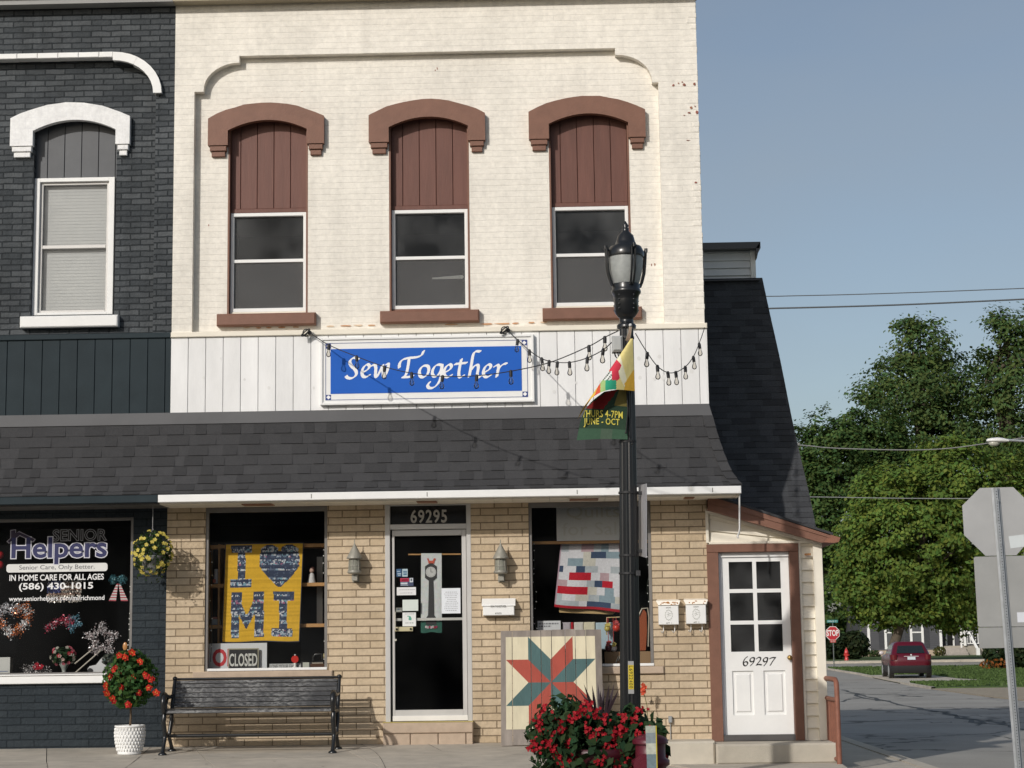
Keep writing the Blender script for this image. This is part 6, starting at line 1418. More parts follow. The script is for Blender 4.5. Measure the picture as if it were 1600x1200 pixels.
note('red over navy card sticker with small white shield', 625.5, 646, 903, 915.5, (.045, .06, .12), blk([(0, .66, .55, .96, (.45, .02, .06)), (.08, .6, .68, .8, (.7, .5, .52)), (.72, .97, .45, .98, (.6, .64, .68)), (.79, .9, .6, .9, (.1, .2, .35)), (.03, .55, .2, .42, (.5, .55, .6)), (.03, .6, .04, .12, (.3, .35, .4))]))
note('wide white notice with two lines below the red and navy sticker', 620, 650, 917.5, 930, (.70, .70, .70), ink(2, .6, .8))
note('plain pale green sheet left of the clock quilt', 629, 653.5, 937, 954.5, (.60, .66, .62))
note('white notice with small green map shape on the push bar', 629, 650, 957, 978.5, (.70, .72, .71), lambda mb, a, b, z0, z1, y: (mb.add([(a+(b-a)*u, y, z0+(z1-z0)*v_) for u, v_ in ((.45, .45), (.65, .42), (.68, .55), (.6, .72), (.5, .75), (.46, .6))], [tuple(range(6))], (.10, .35, .26)), mb.box(a+(b-a)*.36, a+(b-a)*.5, y, y+.001, z0+(z1-z0)*.70, z0+(z1-z0)*.76, (.1, .35, .26)), ink(1, .5, .6, (.15, .17, .17))(mb, a, b, z0, z0+(z1-z0)*.5, y), ink(1, .6, .7)(mb, a, b, z0+(z1-z0)*.8, z1, y)))
note('small grey green sticker above the door handle rail', 618, 628.5, 949.5, 956.5, (.16, .17, .15), blk([(.1, .9, .2, .35, (.4, .42, .4)), (.3, .6, .5, .8, (.08, .1, .14))]))
note('tall white printed opening hours sheet right of the clock quilt', 690, 719.5, 919, 958.5, (.72, .75, .79), ink(11, .35, .75))
t = thing('lock_plate', 'cream metal plate with two black studs below the door notices', 'lock plate', P(632, 983, dY)); a, b, z0, z1 = PX(617.5, 983, .05), PX(645.5, 983, .05), PZ(632, 986.5, .05), PZ(632, 979.5, .05)
MB().bevbox(a, b, .02, .05, z0, z1, .004, (.52, .47, .30)).build('plate', M['gloss'], t); mb = MB()
for u in (.1, .88): mb.tube([(a+(b-a)*u, .02, (z0+z1)/2), (a+(b-a)*u, .012, (z0+z1)/2)], .012, 12, (.02, .02, .02))
mb.build('stud', M['gloss'], t)
cY = .115
cq = thing('clock_quilt', 'narrow white wall quilt showing a black street clock, hung inside the shop door', 'quilt', P(674, 925, cY))
mb = MB(); sheetq(mb, [(658, 864.5), (690, 864.5), (690.5, 988), (657.5, 988.5)], cY, cY, 14, 40, lambda u, v_: (.045, .13, .10) if v_ > .845 else tuple(q*random.uniform(.95, 1.03) for q in (.62, .64, .63)), .003); mb.build('cloth', M['cloth'], cq)
def pp(mb, pts, c_, y=cY-.006): poly(mb, pts, y, c_)
mb = MB(); bk = (.035, .035, .037)
pp(mb, [(668.5, 882), (672, 880), (676, 880), (682.5, 885), (682.5, 903), (677, 907.5), (678, 935), (678.5, 961), (681.8, 966), (682, 976), (665.5, 976), (665.7, 966), (668.8, 961), (669.5, 935), (670, 907.5), (664, 903), (664, 885)][::-1], bk)
c3 = P(673.2, 893.8, cY-.009); mb.add([(c3.x+.058*math.cos(k*.314), c3.y, c3.z+.058*math.sin(k*.314)) for k in range(20)], [tuple(range(20))], (.55, .55, .53)); mb.box(c3.x-.002, c3.x+.002, c3.y-.003, c3.y-.001, c3.z, c3.z+.04, bk); mb.box(c3.x, c3.x+.025, c3.y-.003, c3.y-.001, c3.z-.002, c3.z+.002, bk)
for k in range(12): mb.box(c3.x+.048*math.cos(k*.5236)-.002, c3.x+.048*math.cos(k*.5236)+.002, c3.y-.003, c3.y-.001, c3.z+.048*math.sin(k*.5236)-.003, c3.z+.048*math.sin(k*.5236)+.003, bk)
pp(mb, [(667, 873), (669, 872), (671, 876), (676, 876), (678, 872), (681, 873), (679, 877), (678.5, 880.5), (669.5, 880.5), (669, 877)][::-1], (.52, .09, .05))
for k in range(7): q = P(666+k*2.6, 979.5+.8*(k % 2), cY-.009); mb.box(q.x-.012, q.x+.012, q.y-.002, q.y, q.z-.012, q.z+.012, random.choice([(.30, .02, .08), (.35, .03, .05), (.65, .55, .55)]))
mb.build('clock_print', M['paint'], cq)
x0, x1 = PX(638, 866, .14), PX(720, 866, .14); small('quilt_rod', 'thin pine rod carrying the clock quilt behind the door glass', 'rod', MB().tube([(x0, .14, PZ(674, 866, .14)), (x1, .14, PZ(720, 866, .14))], .009, 8, (1, 1, 1)), M['wood'], 674, 866, .14)

# charcoal building's window
def tins(name, label, cat, pts, r, n, cols, Y, sz=.012, parts=None, group=None):
    c0 = P(*pts[0], Y); o = thing(name, label, cat, c0, group); pos = []
    cur = [np.array(P(a, b, Y)) for a, b in pts]
    seg = [np.linalg.norm(b-a) for a, b in zip(cur, cur[1:])]; tot = sum(seg)
    cc = []
    for i in range(n):
        u = rng.random()*tot; k = 0
        while k < len(seg)-1 and u > seg[k]: u -= seg[k]; k += 1
        q = cur[k]+(cur[k+1]-cur[k])*(u/seg[k]); pos.append(q+rng.normal(size=3)*r); cc.append(cols((k+u/seg[k])/len(seg)))
    cloud('tinsel', pos, rng.normal(size=(n, 3))*.7+np.array((-.3, -.7, .3)), rng.uniform(.5, 1.2, n)*sz, cc, M['tinsel'], o, .45); return o
hp_ = [(23, 957), (14, 948), (3, 950), (-4, 962), (2, 976), (20, 991), (38, 976), (46, 960), (40, 949), (30, 948), (23, 957)]
tins('heart_wreath', 'tinsel heart wreath striped orange and white at the left edge of the lettered window', 'wreath', hp_, .030, 1500, lambda u: (.75, .75, .78) if u < .28 else ((.75, .20, .04) if int(u*14) % 2 else (.85, .85, .85)), .2)
tins('shooting_star', 'red tinsel tail running into a small teal tinsel star', 'star ornament', [(72, 982), (85, 974), (104, 967), (112, 972), (104, 976)], .022, 500, lambda u: (.55, .03, .08) if random.random() < .8 else (.8, .75, .8), .2)
tins('shooting_star', 'small teal tinsel star right of the red tinsel tail', 'star ornament', [(108, 966), (122, 963), (118, 972), (127, 975), (116, 978), (112, 986), (109, 975), (108, 966)], .014, 350, lambda u: (.10, .30, .40) if random.random() < .75 else (.5, .65, .75), .2)
stp = []
for k in range(11): a = math.pi/2+k*math.pi/5; r_ = 24 if k % 2 == 0 else 11; stp.append((159+r_*math.cos(a), 999-r_*math.sin(a)))
s_ = tins('tinsel_star', 'big silver pink tinsel star leaning on two pale sticks in the lettered window', 'star ornament', stp, .022, 1100, lambda u: random.choice([(.55, .45, .45), (.75, .70, .70), (.9, .88, .88), (.35, .28, .28)]), .2, .013)
mb = MB(); mb.tube([P(145, 1014, .2), P(117, 1037, .2)], .008, 6, (.55, .50, .42)); mb.tube([P(160, 1014, .2), P(118, 1051, .2)], .008, 6, (.55, .50, .42)); mb.build('stick', M['paint'], s_)
bw = thing('ribbon_bow', 'teal glitter bow with red and white striped tails hanging in the lettered window', 'bow', P(185, 900, .12))
n = 500; v, k = sph(n, .2); L_ = rng.random(n) < .5; cpos = np.array(P(184, 907, .14)); pos = cpos+v*k*np.array((.055, .03, .06))+np.where(L_[:, None], np.array((-.05, 0, .01)), np.array((.05, 0, .01)))
cloud('loops', pos, v+rng.normal(size=v.shape)*.4, .012, greens(n, (.10, .27, .31), .4), M['tinsel'], bw)
mb = MB()
for s_ in (-1, 1):
    for k in range(13):
        f0, f1 = k/13, (k+1)/13; q = lambda f, e: P(185+s_*(1.5+f*8)+e*(1.2+f*4.5), 912+f*27, .14)
        mb.add([q(f0, -1), q(f1, -1), q(f1, 1), q(f0, 1)], [(0, 1, 2, 3)], (.70, .68, .66) if k % 2 else (.50, .10, .12))
mb.build('tail', M['paint'], bw)
fl_ = thing('sequin_flag', 'glittering sequin flag hanging behind the telephone number lettering', 'flag', P(101, 925, .3))
n = 900; a, b, z0, z1 = PX(74, 925, .3), PX(127, 925, .3), PZ(100, 941, .3), PZ(100, 908, .3); X = rng.uniform(a, b, n); Z = rng.uniform(z0, z1, n); cc = []
for x, z in zip(X, Z):
    if x < a+(b-a)*.42 and z > z0+(z1-z0)*.45: cc.append((.10, .12, .35) if random.random() < .85 else (.7, .7, .75))
    else: cc.append((.55, .38, .30) if int((z-z0)/(z1-z0)*9) % 2 else (.75, .68, .60))
cloud('sequins', np.stack([X, np.full(n, .3)+rng.normal(size=n)*.004, Z], 1), rng.normal(size=(n, 3))*.4+np.array((0, -1, 0)), .011, cc, M['tinsel'], fl_)
vs_ = thing('flower_vase', 'glass vase of pink and red flowers on the ledge of the lettered window', 'vase', P(100, 1053, .25)); c_ = P(100, 1052, .25)
MB().lathe(c_.x, .25, [(.045, c_.z), (.02, c_.z+.02), (.03, c_.z+.05), (.055, c_.z+.1), (.05, c_.z+.13)], 14, (.34, .36, .33)).build('vase', M['gloss'], vs_)
q0 = np.array(P(99, 1026, .25)); v, k = sph(260, .3); cloud('leaves', q0+v*k*np.array((.13, .1, .10)), v+rng.normal(size=v.shape)*.5, .03, greens(260, (.05, .10, .045)), M['leaf'], vs_)
mb = MB(); v, k = sph(42, .9)
for i in range(42): flower5(mb, q0+v[i]*np.array((.14, .11, .105))+np.array((0, -.02, .01)), v[i]+np.array((0, -.7, .1)), .024, random.choice([(.50, .03, .06), (.60, .16, .20), (.62, .45, .40), (.5, .5, .42)]))
mb.build('blossom', M['petal'], vs_)
tc = thing('toy_car', 'white toy car with a grey wreath on its roof beside the hibiscus', 'toy car', P(162, 1052, .25)); z0 = PZ(160, 1050.5, .25); k_ = 1/143.
ol = [(137, 1050), (136.5, 1045), (140, 1040.5), (150, 1038.5), (156, 1031), (160, 1027), (176, 1026), (184, 1034), (192, 1040), (194, 1050)]
MB().prism([(PX(a, b, .2), PZ(165, b, .2)) for a, b in ol], .2, .36, (.70, .70, .70)).build('body', M['gloss'], tc)
for q in (141, 166.5, 190): 
    mb = MB(); c_ = P(q, 1048, .2); mb.tube([(c_.x, .19, c_.z), (c_.x, .37, c_.z)], .03, 14, (.05, .05, .05)); mb.build('wheel', M['gloss'], tc)
tg = np.array(P(172, 1030, .18)); v, k = sph(320, .3); cloud('wreath', tg+v*k*np.array((.10, .05, .065)), v+rng.normal(size=v.shape)*.5, .022, greens(320, (.16, .19, .16), .5), M['leaf'], tc)
mb = MB(); mb.box(PX(-10, 1040, .2), PX(15.5, 1040, .2), .2, .21, PZ(5, 1053, .2), PZ(5, 1027, .2), (.62, .62, .58)); mb.add([P(15.5, 1027, .2), P(15.5, 1053, .2), P(20.5, 1051.5, .42), P(20.5, 1028.5, .42)], [(0, 1, 2, 3)], (.40, .38, .30)); mb.box(PX(-10, 1047, .2), PX(12, 1047, .2), .197, .199, PZ(5, 1049.5, .2), PZ(5, 1048.4, .2), (.2, .25, .4))
small('white_box', 'white carton standing at the left end of the lettered window ledge', 'box', mb, M['paint'], 5, 1053, .2)
bs = tins('tinsel_basket', 'dark wire basket with silver tinsel and a red bow on the window ledge', 'basket', [(38, 1048), (50, 1045), (62, 1046), (75, 1049)], .028, 420, lambda u: random.choice([(.4, .38, .38), (.75, .72, .7), (.2, .18, .18)]), .22, .011)
mb = MB()
for k in range(9): flower5(mb, np.array(P(60+random.uniform(-6, 6), 1041+random.uniform(-3, 3), .18)), (0, -1, .4), .03, (.45, .02, .04))
mb.build('bow', M['petal'], bs)
# red lamp discs half seen at the left edge
for k, (py, lab) in enumerate(((867, 'upper glossy red paper disc at the left edge of the lettered window'), (883, 'lower glossy red paper disc at the left edge of the lettered window'))): small('red_disc', lab, 'ornament', MB().ball(P(0, py, .2), .045, (.40, .015, .02)), M['gloss'], 0, py, .2, 'red discs in the lettered window')

# ================================================================ unseen row added behind the camera to block low sky and darken the glass
rw = thing('brick_building', 'plain dark brick row across the main street, added unseen to block sky and darken the glass', 'building', (-4, -38, 0))
mb = MB(); mb.box(-45, -12, -48, -36, -.32, 7.6); mb.box(-11.9, 6, -48, -35.6, -.32, 8.8); mb.box(6.1, 38, -48, -36.2, -.32, 7.0); mb.build('wall', M['dark_block'], rw)
for k in range(14):
    x = -40+5.3*k; MB().box(x, x+2.2, -36.3 if not -12 < x < 6 else -35.5, -35.4 if -13 < x < 6 else -35.9, 1, 2.6, (.3, .3, .3)).build('window', M['gloss'], rw)
# ================================================================ things along the side street
# back of the near stop sign
sy = -4.0
ns = thing('stop_sign', 'bare silver back of a stop sign with a plate below, on a leaning perforated post', 'road sign', P(1600, 1262, sy))
def plate(mb, pts, y, t, c=(1, 1, 1)):
    q = [P(a, b, y) for a, b in pts][::-1]; mb.add([tuple(v) for v in q]+[(v.x, v.y+t, v.z) for v in q], [tuple(range(len(q)))[::-1], tuple(range(len(q), 2*len(q)))]+[(i, (i+1) % len(q), (i+1) % len(q)+len(q), i+len(q)) for i in range(len(q))], c)
mb = MB(); plate(mb, [(1531, 762.5), (1583, 761), (1613, 790), (1614, 838), (1588, 867.5), (1540, 868.5), (1506.5, 836), (1503.5, 790)], sy, .004); o = mb.build('octagon_plate', M['signback'], ns)
mb = MB(); plate(mb, [(1521.5, 871.5), (1524, 870), (1650, 867), (1657, 978), (1531, 979.5), (1528, 978)], sy, .004, (.86, .86, .84)); mb.build('plate', M['signback'], ns)
mb = MB(); plate(mb, [(1528.5, 980.5), (1657, 979), (1659, 1011), (1530.5, 1013)], sy+.002, .004, (.80, .80, .78)); mb.build('plate', M['signback'], ns)
mb = MB(); plate(mb, [(1576, 838), (1600, 835), (1601, 854), (1579, 857)], sy-.002, .001, (.62, .66, .66)); mb.build('sticker', M['paint'], ns); mb = MB(); plate(mb, [(1589, 957), (1612, 956), (1612, 972), (1590, 972.5)], sy-.002, .001, (.70, .72, .76)); mb.build('sticker', M['paint'], ns)
mb = MB(); a, b = P(1556, 762, sy-.03), P(1599, 1268, sy-.03); U = (a-b).normalized(); w_ = Vector((.036, 0, .003)); L_ = (a-b).length
def post_strip(x0, x1, y0, y1, c):
    q = [b+Vector((x0, y0, 0)), b+Vector((x1, y1, 0)), a+Vector((x1, y1, 0)), a+Vector((x0, y0, 0))]; mb.add(q, [(0, 1, 2, 3)], c)
post_strip(-.037, -.018, .022, .018, (1, 1, 1)); post_strip(-.018, -.012, .018, -.006, (1, 1, 1)); post_strip(-.012, .012, -.006, -.006, (1.05, 1.05, 1.05)); post_strip(.012, .018, -.006, .018, (1, 1, 1)); post_strip(.018, .037, .018, .022, (1, 1, 1))
k = 0
while k*.0254 < L_-.03:
    c_ = b+U*(k*.0254+.02)+Vector((0, -.0075, 0)); r_ = .0045
    mb.add([(c_.x+r_*math.cos(t), c_.y, c_.z+r_*math.sin(t)) for t in np.linspace(0, 2*math.pi, 7)[:-1]], [tuple(range(6))], (.12, .12, .12)); k += 1
mb.build('post', M['galv'], ns)
for px_, py_ in ((1559.5, 782), (1564, 850), (1566.5, 885), (1574.5, 968)):
    q = P(px_, py_, sy-.04); MB().tube([(q.x, sy-.042, q.z), (q.x, sy-.03, q.z)], .011, 6, (.9, .9, .9)).build('bolt', M['galv'], ns)
# far stop sign
fy_ = 81.0; fz_ = zg(fy_)
fs = thing('stop_sign', 'red STOP sign with a green street name blade at the far crossing', 'road sign', P(1303, 1043, fy_))
def octa(px, py, r_, y): return [P(px+r_*math.cos(math.radians(22.5+45*k)), py-r_*math.sin(math.radians(22.5+45*k)), y) for k in range(8)]
mb = MB(); v = octa(1301, 989.5, 11.8, fy_-.05); mb.add(v, [tuple(range(7, -1, -1))], (.62, .58, .56)); v = octa(1301, 989.5, 10.7, fy_-.06); mb.add(v, [tuple(range(7, -1, -1))], (.42, .02, .03)); v = octa(1301, 989.5, 11.8, fy_-.045); mb.add(v, [tuple(range(8))], (.4, .4, .4)); mb.build('octagon_plate', M['paint'], fs)
mb = MB(); writep(mb, 'STOP', 1291.8, 1310.2, 984.6, 993.4, fy_-.07, c=(.75, .72, .70), offset=.03); mb.build('lettering', M['paint'], fs)
mb = MB(); a, b = P(1297, 1004, fy_-.05), P(1306, 999.8, fy_-.05); mb.box(a.x, b.x, fy_-.06, fy_-.05, a.z, b.z, (.42, .08, .07)); writep(mb, 'ALL WAY', 1298, 1305, 1000.8, 1003, fy_-.065, c=(.65, .5, .48)); mb.build('plate', M['paint'], fs)
mb = MB(); a, b = P(1292, 973, fy_), P(1309, 968.5, fy_); mb.box(a.x, b.x, fy_-.02, fy_, a.z, b.z, (.03, .20, .19)); writep(mb, 'PARKER ST', 1293.5, 1307.5, 969.6, 971.9, fy_-.03, c=(.60, .68, .68)); mb.build('name_blade', M['paint'], fs)
c_ = P(1302, 1043, fy_); MB().tube([(P(1303.3, 1043, fy_).x, fy_, c_.z-.05), (P(1301, 973, fy_).x, fy_, P(1301, 973, fy_).z)], .032, 8, (.35, .37, .35)).build('post', M['galv'], fs)
# far hydrant
hy2 = 98.0; hb_ = P(1323, 1032.5, hy2); s_ = 2840/(hy2+20)
fh = thing('fire_hydrant', 'bright red fire hydrant on the far grass right of the STOP sign', 'fire hydrant', hb_)
z_ = lambda py: P(1323, py, hy2).z
red = (.55, .05, .05)
MB().lathe(hb_.x, hy2, [(3.6/s_, z_(1032.5)), (3.6/s_, z_(1031)), (2.7/s_, z_(1030)), (2.7/s_, z_(1022)), (3.6/s_, z_(1021.5)), (3.6/s_, z_(1019.5))], 14, red).build('barrel', M['gloss'], fh)
MB().lathe(hb_.x, hy2, [(3.2/s_, z_(1019.4)), (2.4/s_, z_(1016)), (1.2/s_, z_(1014)), (.7/s_, z_(1013.5)), (.7/s_, z_(1012))], 14, red).build('bonnet', M['gloss'], fh)
MB().tube([(hb_.x-4/s_, hy2, z_(1023.5)), (hb_.x+4/s_, hy2, z_(1023.5))], 1.3/s_, 10, red).tube([(hb_.x, hy2, z_(1023.5)), (hb_.x, hy2-.22, z_(1023.5))], 1.6/s_, 10, red).build('outlet_cap', M['gloss'], fh)

# parked car
cy_, cx_ = 59.9, 15.32; cz_ = zg(60)+.078; th = math.radians(-4.1)
cr_ = thing('parked_car', 'dark red small sport utility car parked on the drive, seen from behind', 'car', (cx_, cy_, cz_))
def T(p): return (cx_+p[0]*math.cos(th)-p[1]*math.sin(th), cy_+p[0]*math.sin(th)+p[1]*math.cos(th), cz_+p[2])
def ring(z, hw, y0, y1, r0, r1, n=6):
    out = []
    for cxx, cyy, r_, t0 in ((hw-r0, y0+r0, r0, -90), (hw-r1, y1-r1, r1, 0), (-hw+r1, y1-r1, r1, 90), (-hw+r0, y0+r0, r0, 180)):
        for k in range(n): t = math.radians(t0+90*k/(n-1)); out.append((cxx+r_*math.cos(t), cyy+r_*math.sin(t), z))
    return out
def loft(mb, rings, c=(1, 1, 1), m=0, cap=True):
    n = len(rings[0]); v = [T(p) for r_ in rings for p in r_]
    mb.add(v, [(i*n+j, i*n+(j+1) % n, (i+1)*n+(j+1) % n, (i+1)*n+j) for i in range(len(rings)-1) for j in range(n)], c, m, True)
    if cap: mb.add(v[-n:], [tuple(range(n))], c, m, True); mb.add(v[:n], [tuple(range(n-1, -1, -1))], c, m)
mb = MB(); loft(mb, [ring(.55, .885, .02, 4.2, .35, .5), ring(.72, .90, .0, 4.22, .35, .5), ring(.88, .89, .03, 4.15, .33, .5), ring(.98, .85, .08, 4.0, .3, .5), ring(1.03, .80, .13, 3.4, .3, .6)]); 
loft(mb, [ring(1.0, .83, .10, 3.1, .25, .5), ring(1.2, .775, .26, 2.8, .25, .5), ring(1.42, .69, .44, 2.4, .22, .4), ring(1.52, .63, .50, 2.2, .2, .4), ring(1.575, .53, .62, 2.0, .2, .3)]); mb.build('body', M['carpaint'], cr_)
mb = MB(); loft(mb, [ring(.22, .80, .16, 4.1, .3, .5), ring(.30, .875, .03, 4.2, .35, .5), ring(.549, .89, -.015, 4.21, .35, .5)], (1, 1, 1)); mb.build('bumper', mat('dark_car_plastic', (.022, .022, .024), .6, .05, 20), cr_)
mb = MB(); mb.add([T(p) for p in ((-.60, .135, 1.08), (.60, .135, 1.08), (.52, .395, 1.40), (-.52, .395, 1.40))], [(0, 1, 2, 3)]); mb.build('rear_window', M['carglass'], cr_)
for s in (-1, 1):
    mb = MB()
    for y0, y1, y2, y3 in ((.55, 1.35, .72, 1.35), (1.40, 2.55, 1.40, 2.15)): mb.add([T(p) for p in ((s*.815, y0, 1.07), (s*.815, y1, 1.07), (s*.70, y3, 1.42), (s*.70, y2, 1.42))], [(0, 1, 2, 3) if s > 0 else (3, 2, 1, 0)])
    mb.build('side_window', M['carglass'], cr_)
    mb = MB(); loft(mb, [[(s*.60+x, y, z) for x, y, z in ((0, -.005, z_), (s*.2, .02, z_), (s*.275, .14, z_), (s*.285, .36, z_), (s*.2, .36, z_), (0, .2, z_))][::(1 if s > 0 else -1)] for z_ in (.80, .90, 1.02)], (.10, .005, .010)); mb.build('tail_light', M['gloss'], cr_)
    mb = MB(); mb.ball(T((s*1.0, 2.55, 1.08)), .11, (.55, .5, .5), sy=.6, sz=.8); mb.build('wing_mirror', M['gloss'], cr_)
    for y in (.75, 3.35):
        w__ = thing_empty = MB(); a = T((s*.70, y, .34)); b = T((s*.905, y, .34)); w__.tube([a, b], .34, 22, (.018, .018, .018)); wo = w__.build('wheel', M['gloss'], cr_)
        MB().tube([T((s*.88, y, .34)), T((s*.912, y, .34))], .21, 18, (.38, .39, .40)).build('rim', M['gloss'], wo)
mb = MB(); 
def cq_(x0, x1, z0, z1, y, c): mb.add([T((x0, y, z0)), T((x1, y, z0)), T((x1, y+.012, z1)), T((x0, y+.012, z1))], [(0, 1, 2, 3)], c)
cq_(-.16, .18, .80, .92, -.012, (.50, .54, .58)); mb.build('number_plate', M['paint'], cr_); mb = MB(); cq_(-.30, .32, .935, .955, .025, (.55, .5, .5)); mb.ball(T((0.01, .05, 1.0)), .04, (.6, .6, .6)); mb.build('chrome_trim', M['gloss'], cr_)

# grey house across the far road
hY = 120.0; hz = -.29
hp_a, hp_b = P(1345, 1000, hY).x, P(1471.5, 1000, hY).x
ho = thing('house', 'grey sided house with white framed windows and porch behind the far trees', 'house', ((hp_a+hp_b)/2, hY, hz))
top = hz+4.6
mb = MB(); clap(mb, hp_a, hp_b, hz+.45, top, hY, .16); mb.box(hp_a+.01, hp_b-.01, hY+.01, hY+9, hz, top-.01); mb.prism([(hp_a-.3, top), (hp_b+.3, top), ((hp_a+hp_b)/2, top+2.6)], hY+.02, hY+9); pb = P(1640, 1000, hY+2).x; mb.box(hp_b, pb, hY+2, hY+9, hz, top-.02)
mb.build('wall', mat('slate_siding', (.075, .076, .084), .6, .06, 2), ho)
mb = MB(); mb.box(hp_a+.0, hp_b, hY-.02, hY+.0, hz, hz+.449); mb.build('foundation', M['stone'], ho)
mb = MB(); mx_ = (hp_a+hp_b)/2
for s in (-1, 1):
    e = hp_a-.5 if s < 0 else hp_b+.5; mb.add([(mx_, hY-.4, top+2.75), (mx_, hY+9.3, top+2.75), (e, hY+9.3, top-.1), (e, hY-.4, top-.1), (mx_, hY-.4, top+2.62), (e, hY-.4, top-.25)], [(0, 1, 2, 3), (0, 3, 5, 4)])
mb.box(hp_b-.2, pb+.4, hY-.2, hY+9, top+.0, top+.25); mb.build('roof', M['shingle_dark'], ho)
wt = (.74, .74, .70)
for px in (1357.5, 1470): mb = MB(); x = P(px, 1000, hY).x; mb.box(x-.1, x+.1, hY-.06, hY-.021, hz+.3, top); mb.build('corner_board', M['white'], ho)
for p0_, p1_ in ((1381.5, 1402.5), (1421.5, 1443)):
    a, b, z0, z1 = P(p0_, 990, hY).x, P(p1_, 990, hY).x, P(1430, 1014, hY).z, P(1430, 962, hY).z
    mb = MB(); frame(mb, a, b, z0, z1, hY-.08, hY+.02, .18); zm = (z0+z1)/2; mb.box(a+.18, b-.18, hY-.06, hY-.02, zm-.05, zm+.05); wn_ = mb.build('window', M['white'], ho)
    MB().box(a+.17, b-.17, hY-.03, hY-.015, z0+.17, z1-.17, (.10, .105, .11)).build('pane', M['gloss'], wn_)
    for s in (-1, 1): x = a-.42 if s < 0 else b+.02; mb = MB(); [mb.box(x, x+.40, hY-.05, hY-.02, z0+.1+k*.11, z0+.19+k*.11) for k in range(int((z1-z0-.2)/.11))]; mb.build('shutter', mat('dark_shutter', (.06, .062, .07), .6), ho)
zf = P(1500, 1009, hY).z
mb = MB(); mb.box(hp_b+.1, pb, hY+.2, hY+2, hz, zf, (.8, .8, .8))
for k in range(4): mb.box(P(1474, 1000, hY).x, P(1508, 1000, hY).x, hY+.2-.3*(k+1), hY+.2-.3*k, hz, zf-(k+1)*(zf-hz)/5, (.8, .8, .85))
mb.build('porch', M['concrete'], ho)
a, b = P(1476, 980, hY+2).x, P(1490, 980, hY+2).x; mb = MB(); frame(mb, a, b, zf, zf+2.3, hY+1.9, hY+1.98, .14, wb=.02); dd = mb.build('door', M['white'], ho); MB().box(a+.14, b-.14, hY+1.94, hY+1.96, zf+.02, zf+2.16, (.05, .05, .055)).build('pane', M['gloss'], dd)
mb = MB(); x0 = P(1504, 1000, hY).x; zt4 = P(1515, 984.5, hY).z; mb.box(x0, pb, hY+.2, hY+.3, zt4-.1, zt4); mb.box(x0, pb, hY+.2, hY+.3, zf+.12, zf+.2); x = x0
while x < pb: mb.box(x, x+.06, hY+.22, hY+.28, zf+.201, zt4-.101); x += .2
mb.box(x0-.12, x0, hY+.16, hY+.34, zf-.2, zt4+.15); q = P(1507, 982, hY-1); mb.add([(x0+.15, hY+.1, zt4+.45), (x0+.3, hY+.1, zt4+.45), (x0+.9, hY-1.3, hz+.5), (x0+.75, hY-1.3, hz+.5), (x0+.15, hY+.1, zt4+.3), (x0+.75, hY-1.3, hz+.35)], [(0, 1, 2, 3), (0, 3, 5, 4)]); mb.box(x0+.7, x0+.95, hY-1.4, hY-1.2, hz, hz+.55); mb.box(x0+.1, x0+.28, hY+.0, hY+.15, zf, zt4+.5)
mb.build('railing', M['white'], ho)

# trees
def tree(name, label, base, Yt, blobs, n, size, green, trunk_r, limbs=14, yth=.8, spread=.75, per=42, shell=.45):
    """blobs: (px,py,rx,ry) of the crown's lobes at depth Yt"""
    s_ = 2840/(Yt+20)
    bx_ = P(*base, Yt); o = thing(name, label, 'tree', (bx_.x, Yt, zg(Yt)), 'trees beyond the side street')
    B = [(np.array(P(a, b, Yt)), rx/s_, ry/s_) for a, b, rx, ry in blobs]
    wts = np.array([rx*ry for _, rx, ry in B]); wts = wts/wts.sum()
    nc = n//per; idx = rng.choice(len(B), nc, p=wts); ctr = np.zeros((nc, 3))
    for k, i in enumerate(idx):
        c_, rx, ry = B[i]; v = rng.normal(size=3); v /= np.linalg.norm(v); r_ = shell+(1.04-shell)*rng.random()**.5
        ctr[k] = c_+v*r_*np.array((rx, rx*yth, ry))+np.array((0, (i % 3-1)*rx*.3, 0))
    cl_ = np.repeat(np.arange(nc), per); rad = rng.uniform(.6, 1.25, nc)[cl_][:, None]*spread
    off = rng.normal(size=(len(cl_), 3))*.55; off[:, 2] *= .62
    pos = ctr[cl_]+off*rad
    bc = np.array([B[i][0] for i in idx]); cn = ctr-bc; cn /= np.linalg.norm(cn, axis=1)[:, None]+1e-6
    cn = cn*.7+rng.normal(size=cn.shape)*.28+np.array((0, -.1, .6))
    nrm = cn[cl_]+off/np.array((1, 1, .62))*.35+rng.normal(size=pos.shape)*.32
    ton = np.repeat(rng.uniform(.78, 1.22, nc), per)[:, None]
    cols = greens(len(pos), green, .22)*ton
    top_ = ctr[:, 2].min(); trunk_top = B[0][0]
    mb = MB(); tb = np.array((bx_.x, Yt, zg(Yt)-.1)); hz_ = trunk_top-np.array((0, 0, B[0][2]*.2))
    mid = tb*.55+hz_*.45+np.array((.15, 0, 0)); mb.tube([tb, tb+(0, 0, .4), mid, hz_], [trunk_r*1.35, trunk_r, trunk_r*.8, trunk_r*.4], 10)
    for k in range(limbs):
        e = ctr[rng.integers(nc)]; st_ = mid*(1-.15)+tb*.15 if k % 3 == 0 else mid+(hz_-mid)*rng.random()
        m2 = (st_+e)/2+np.array((0, 0, .12*np.linalg.norm(e-st_))); mb.tube([st_, m2, e], [trunk_r*.42, trunk_r*.25, trunk_r*.06], 6)
    mb.build('trunk', M['bark'], o)
    cloud('crown', pos, nrm, rng.uniform(.6, 1.15, len(pos))*size, cols, M['leaf'], o, .6)
    return o
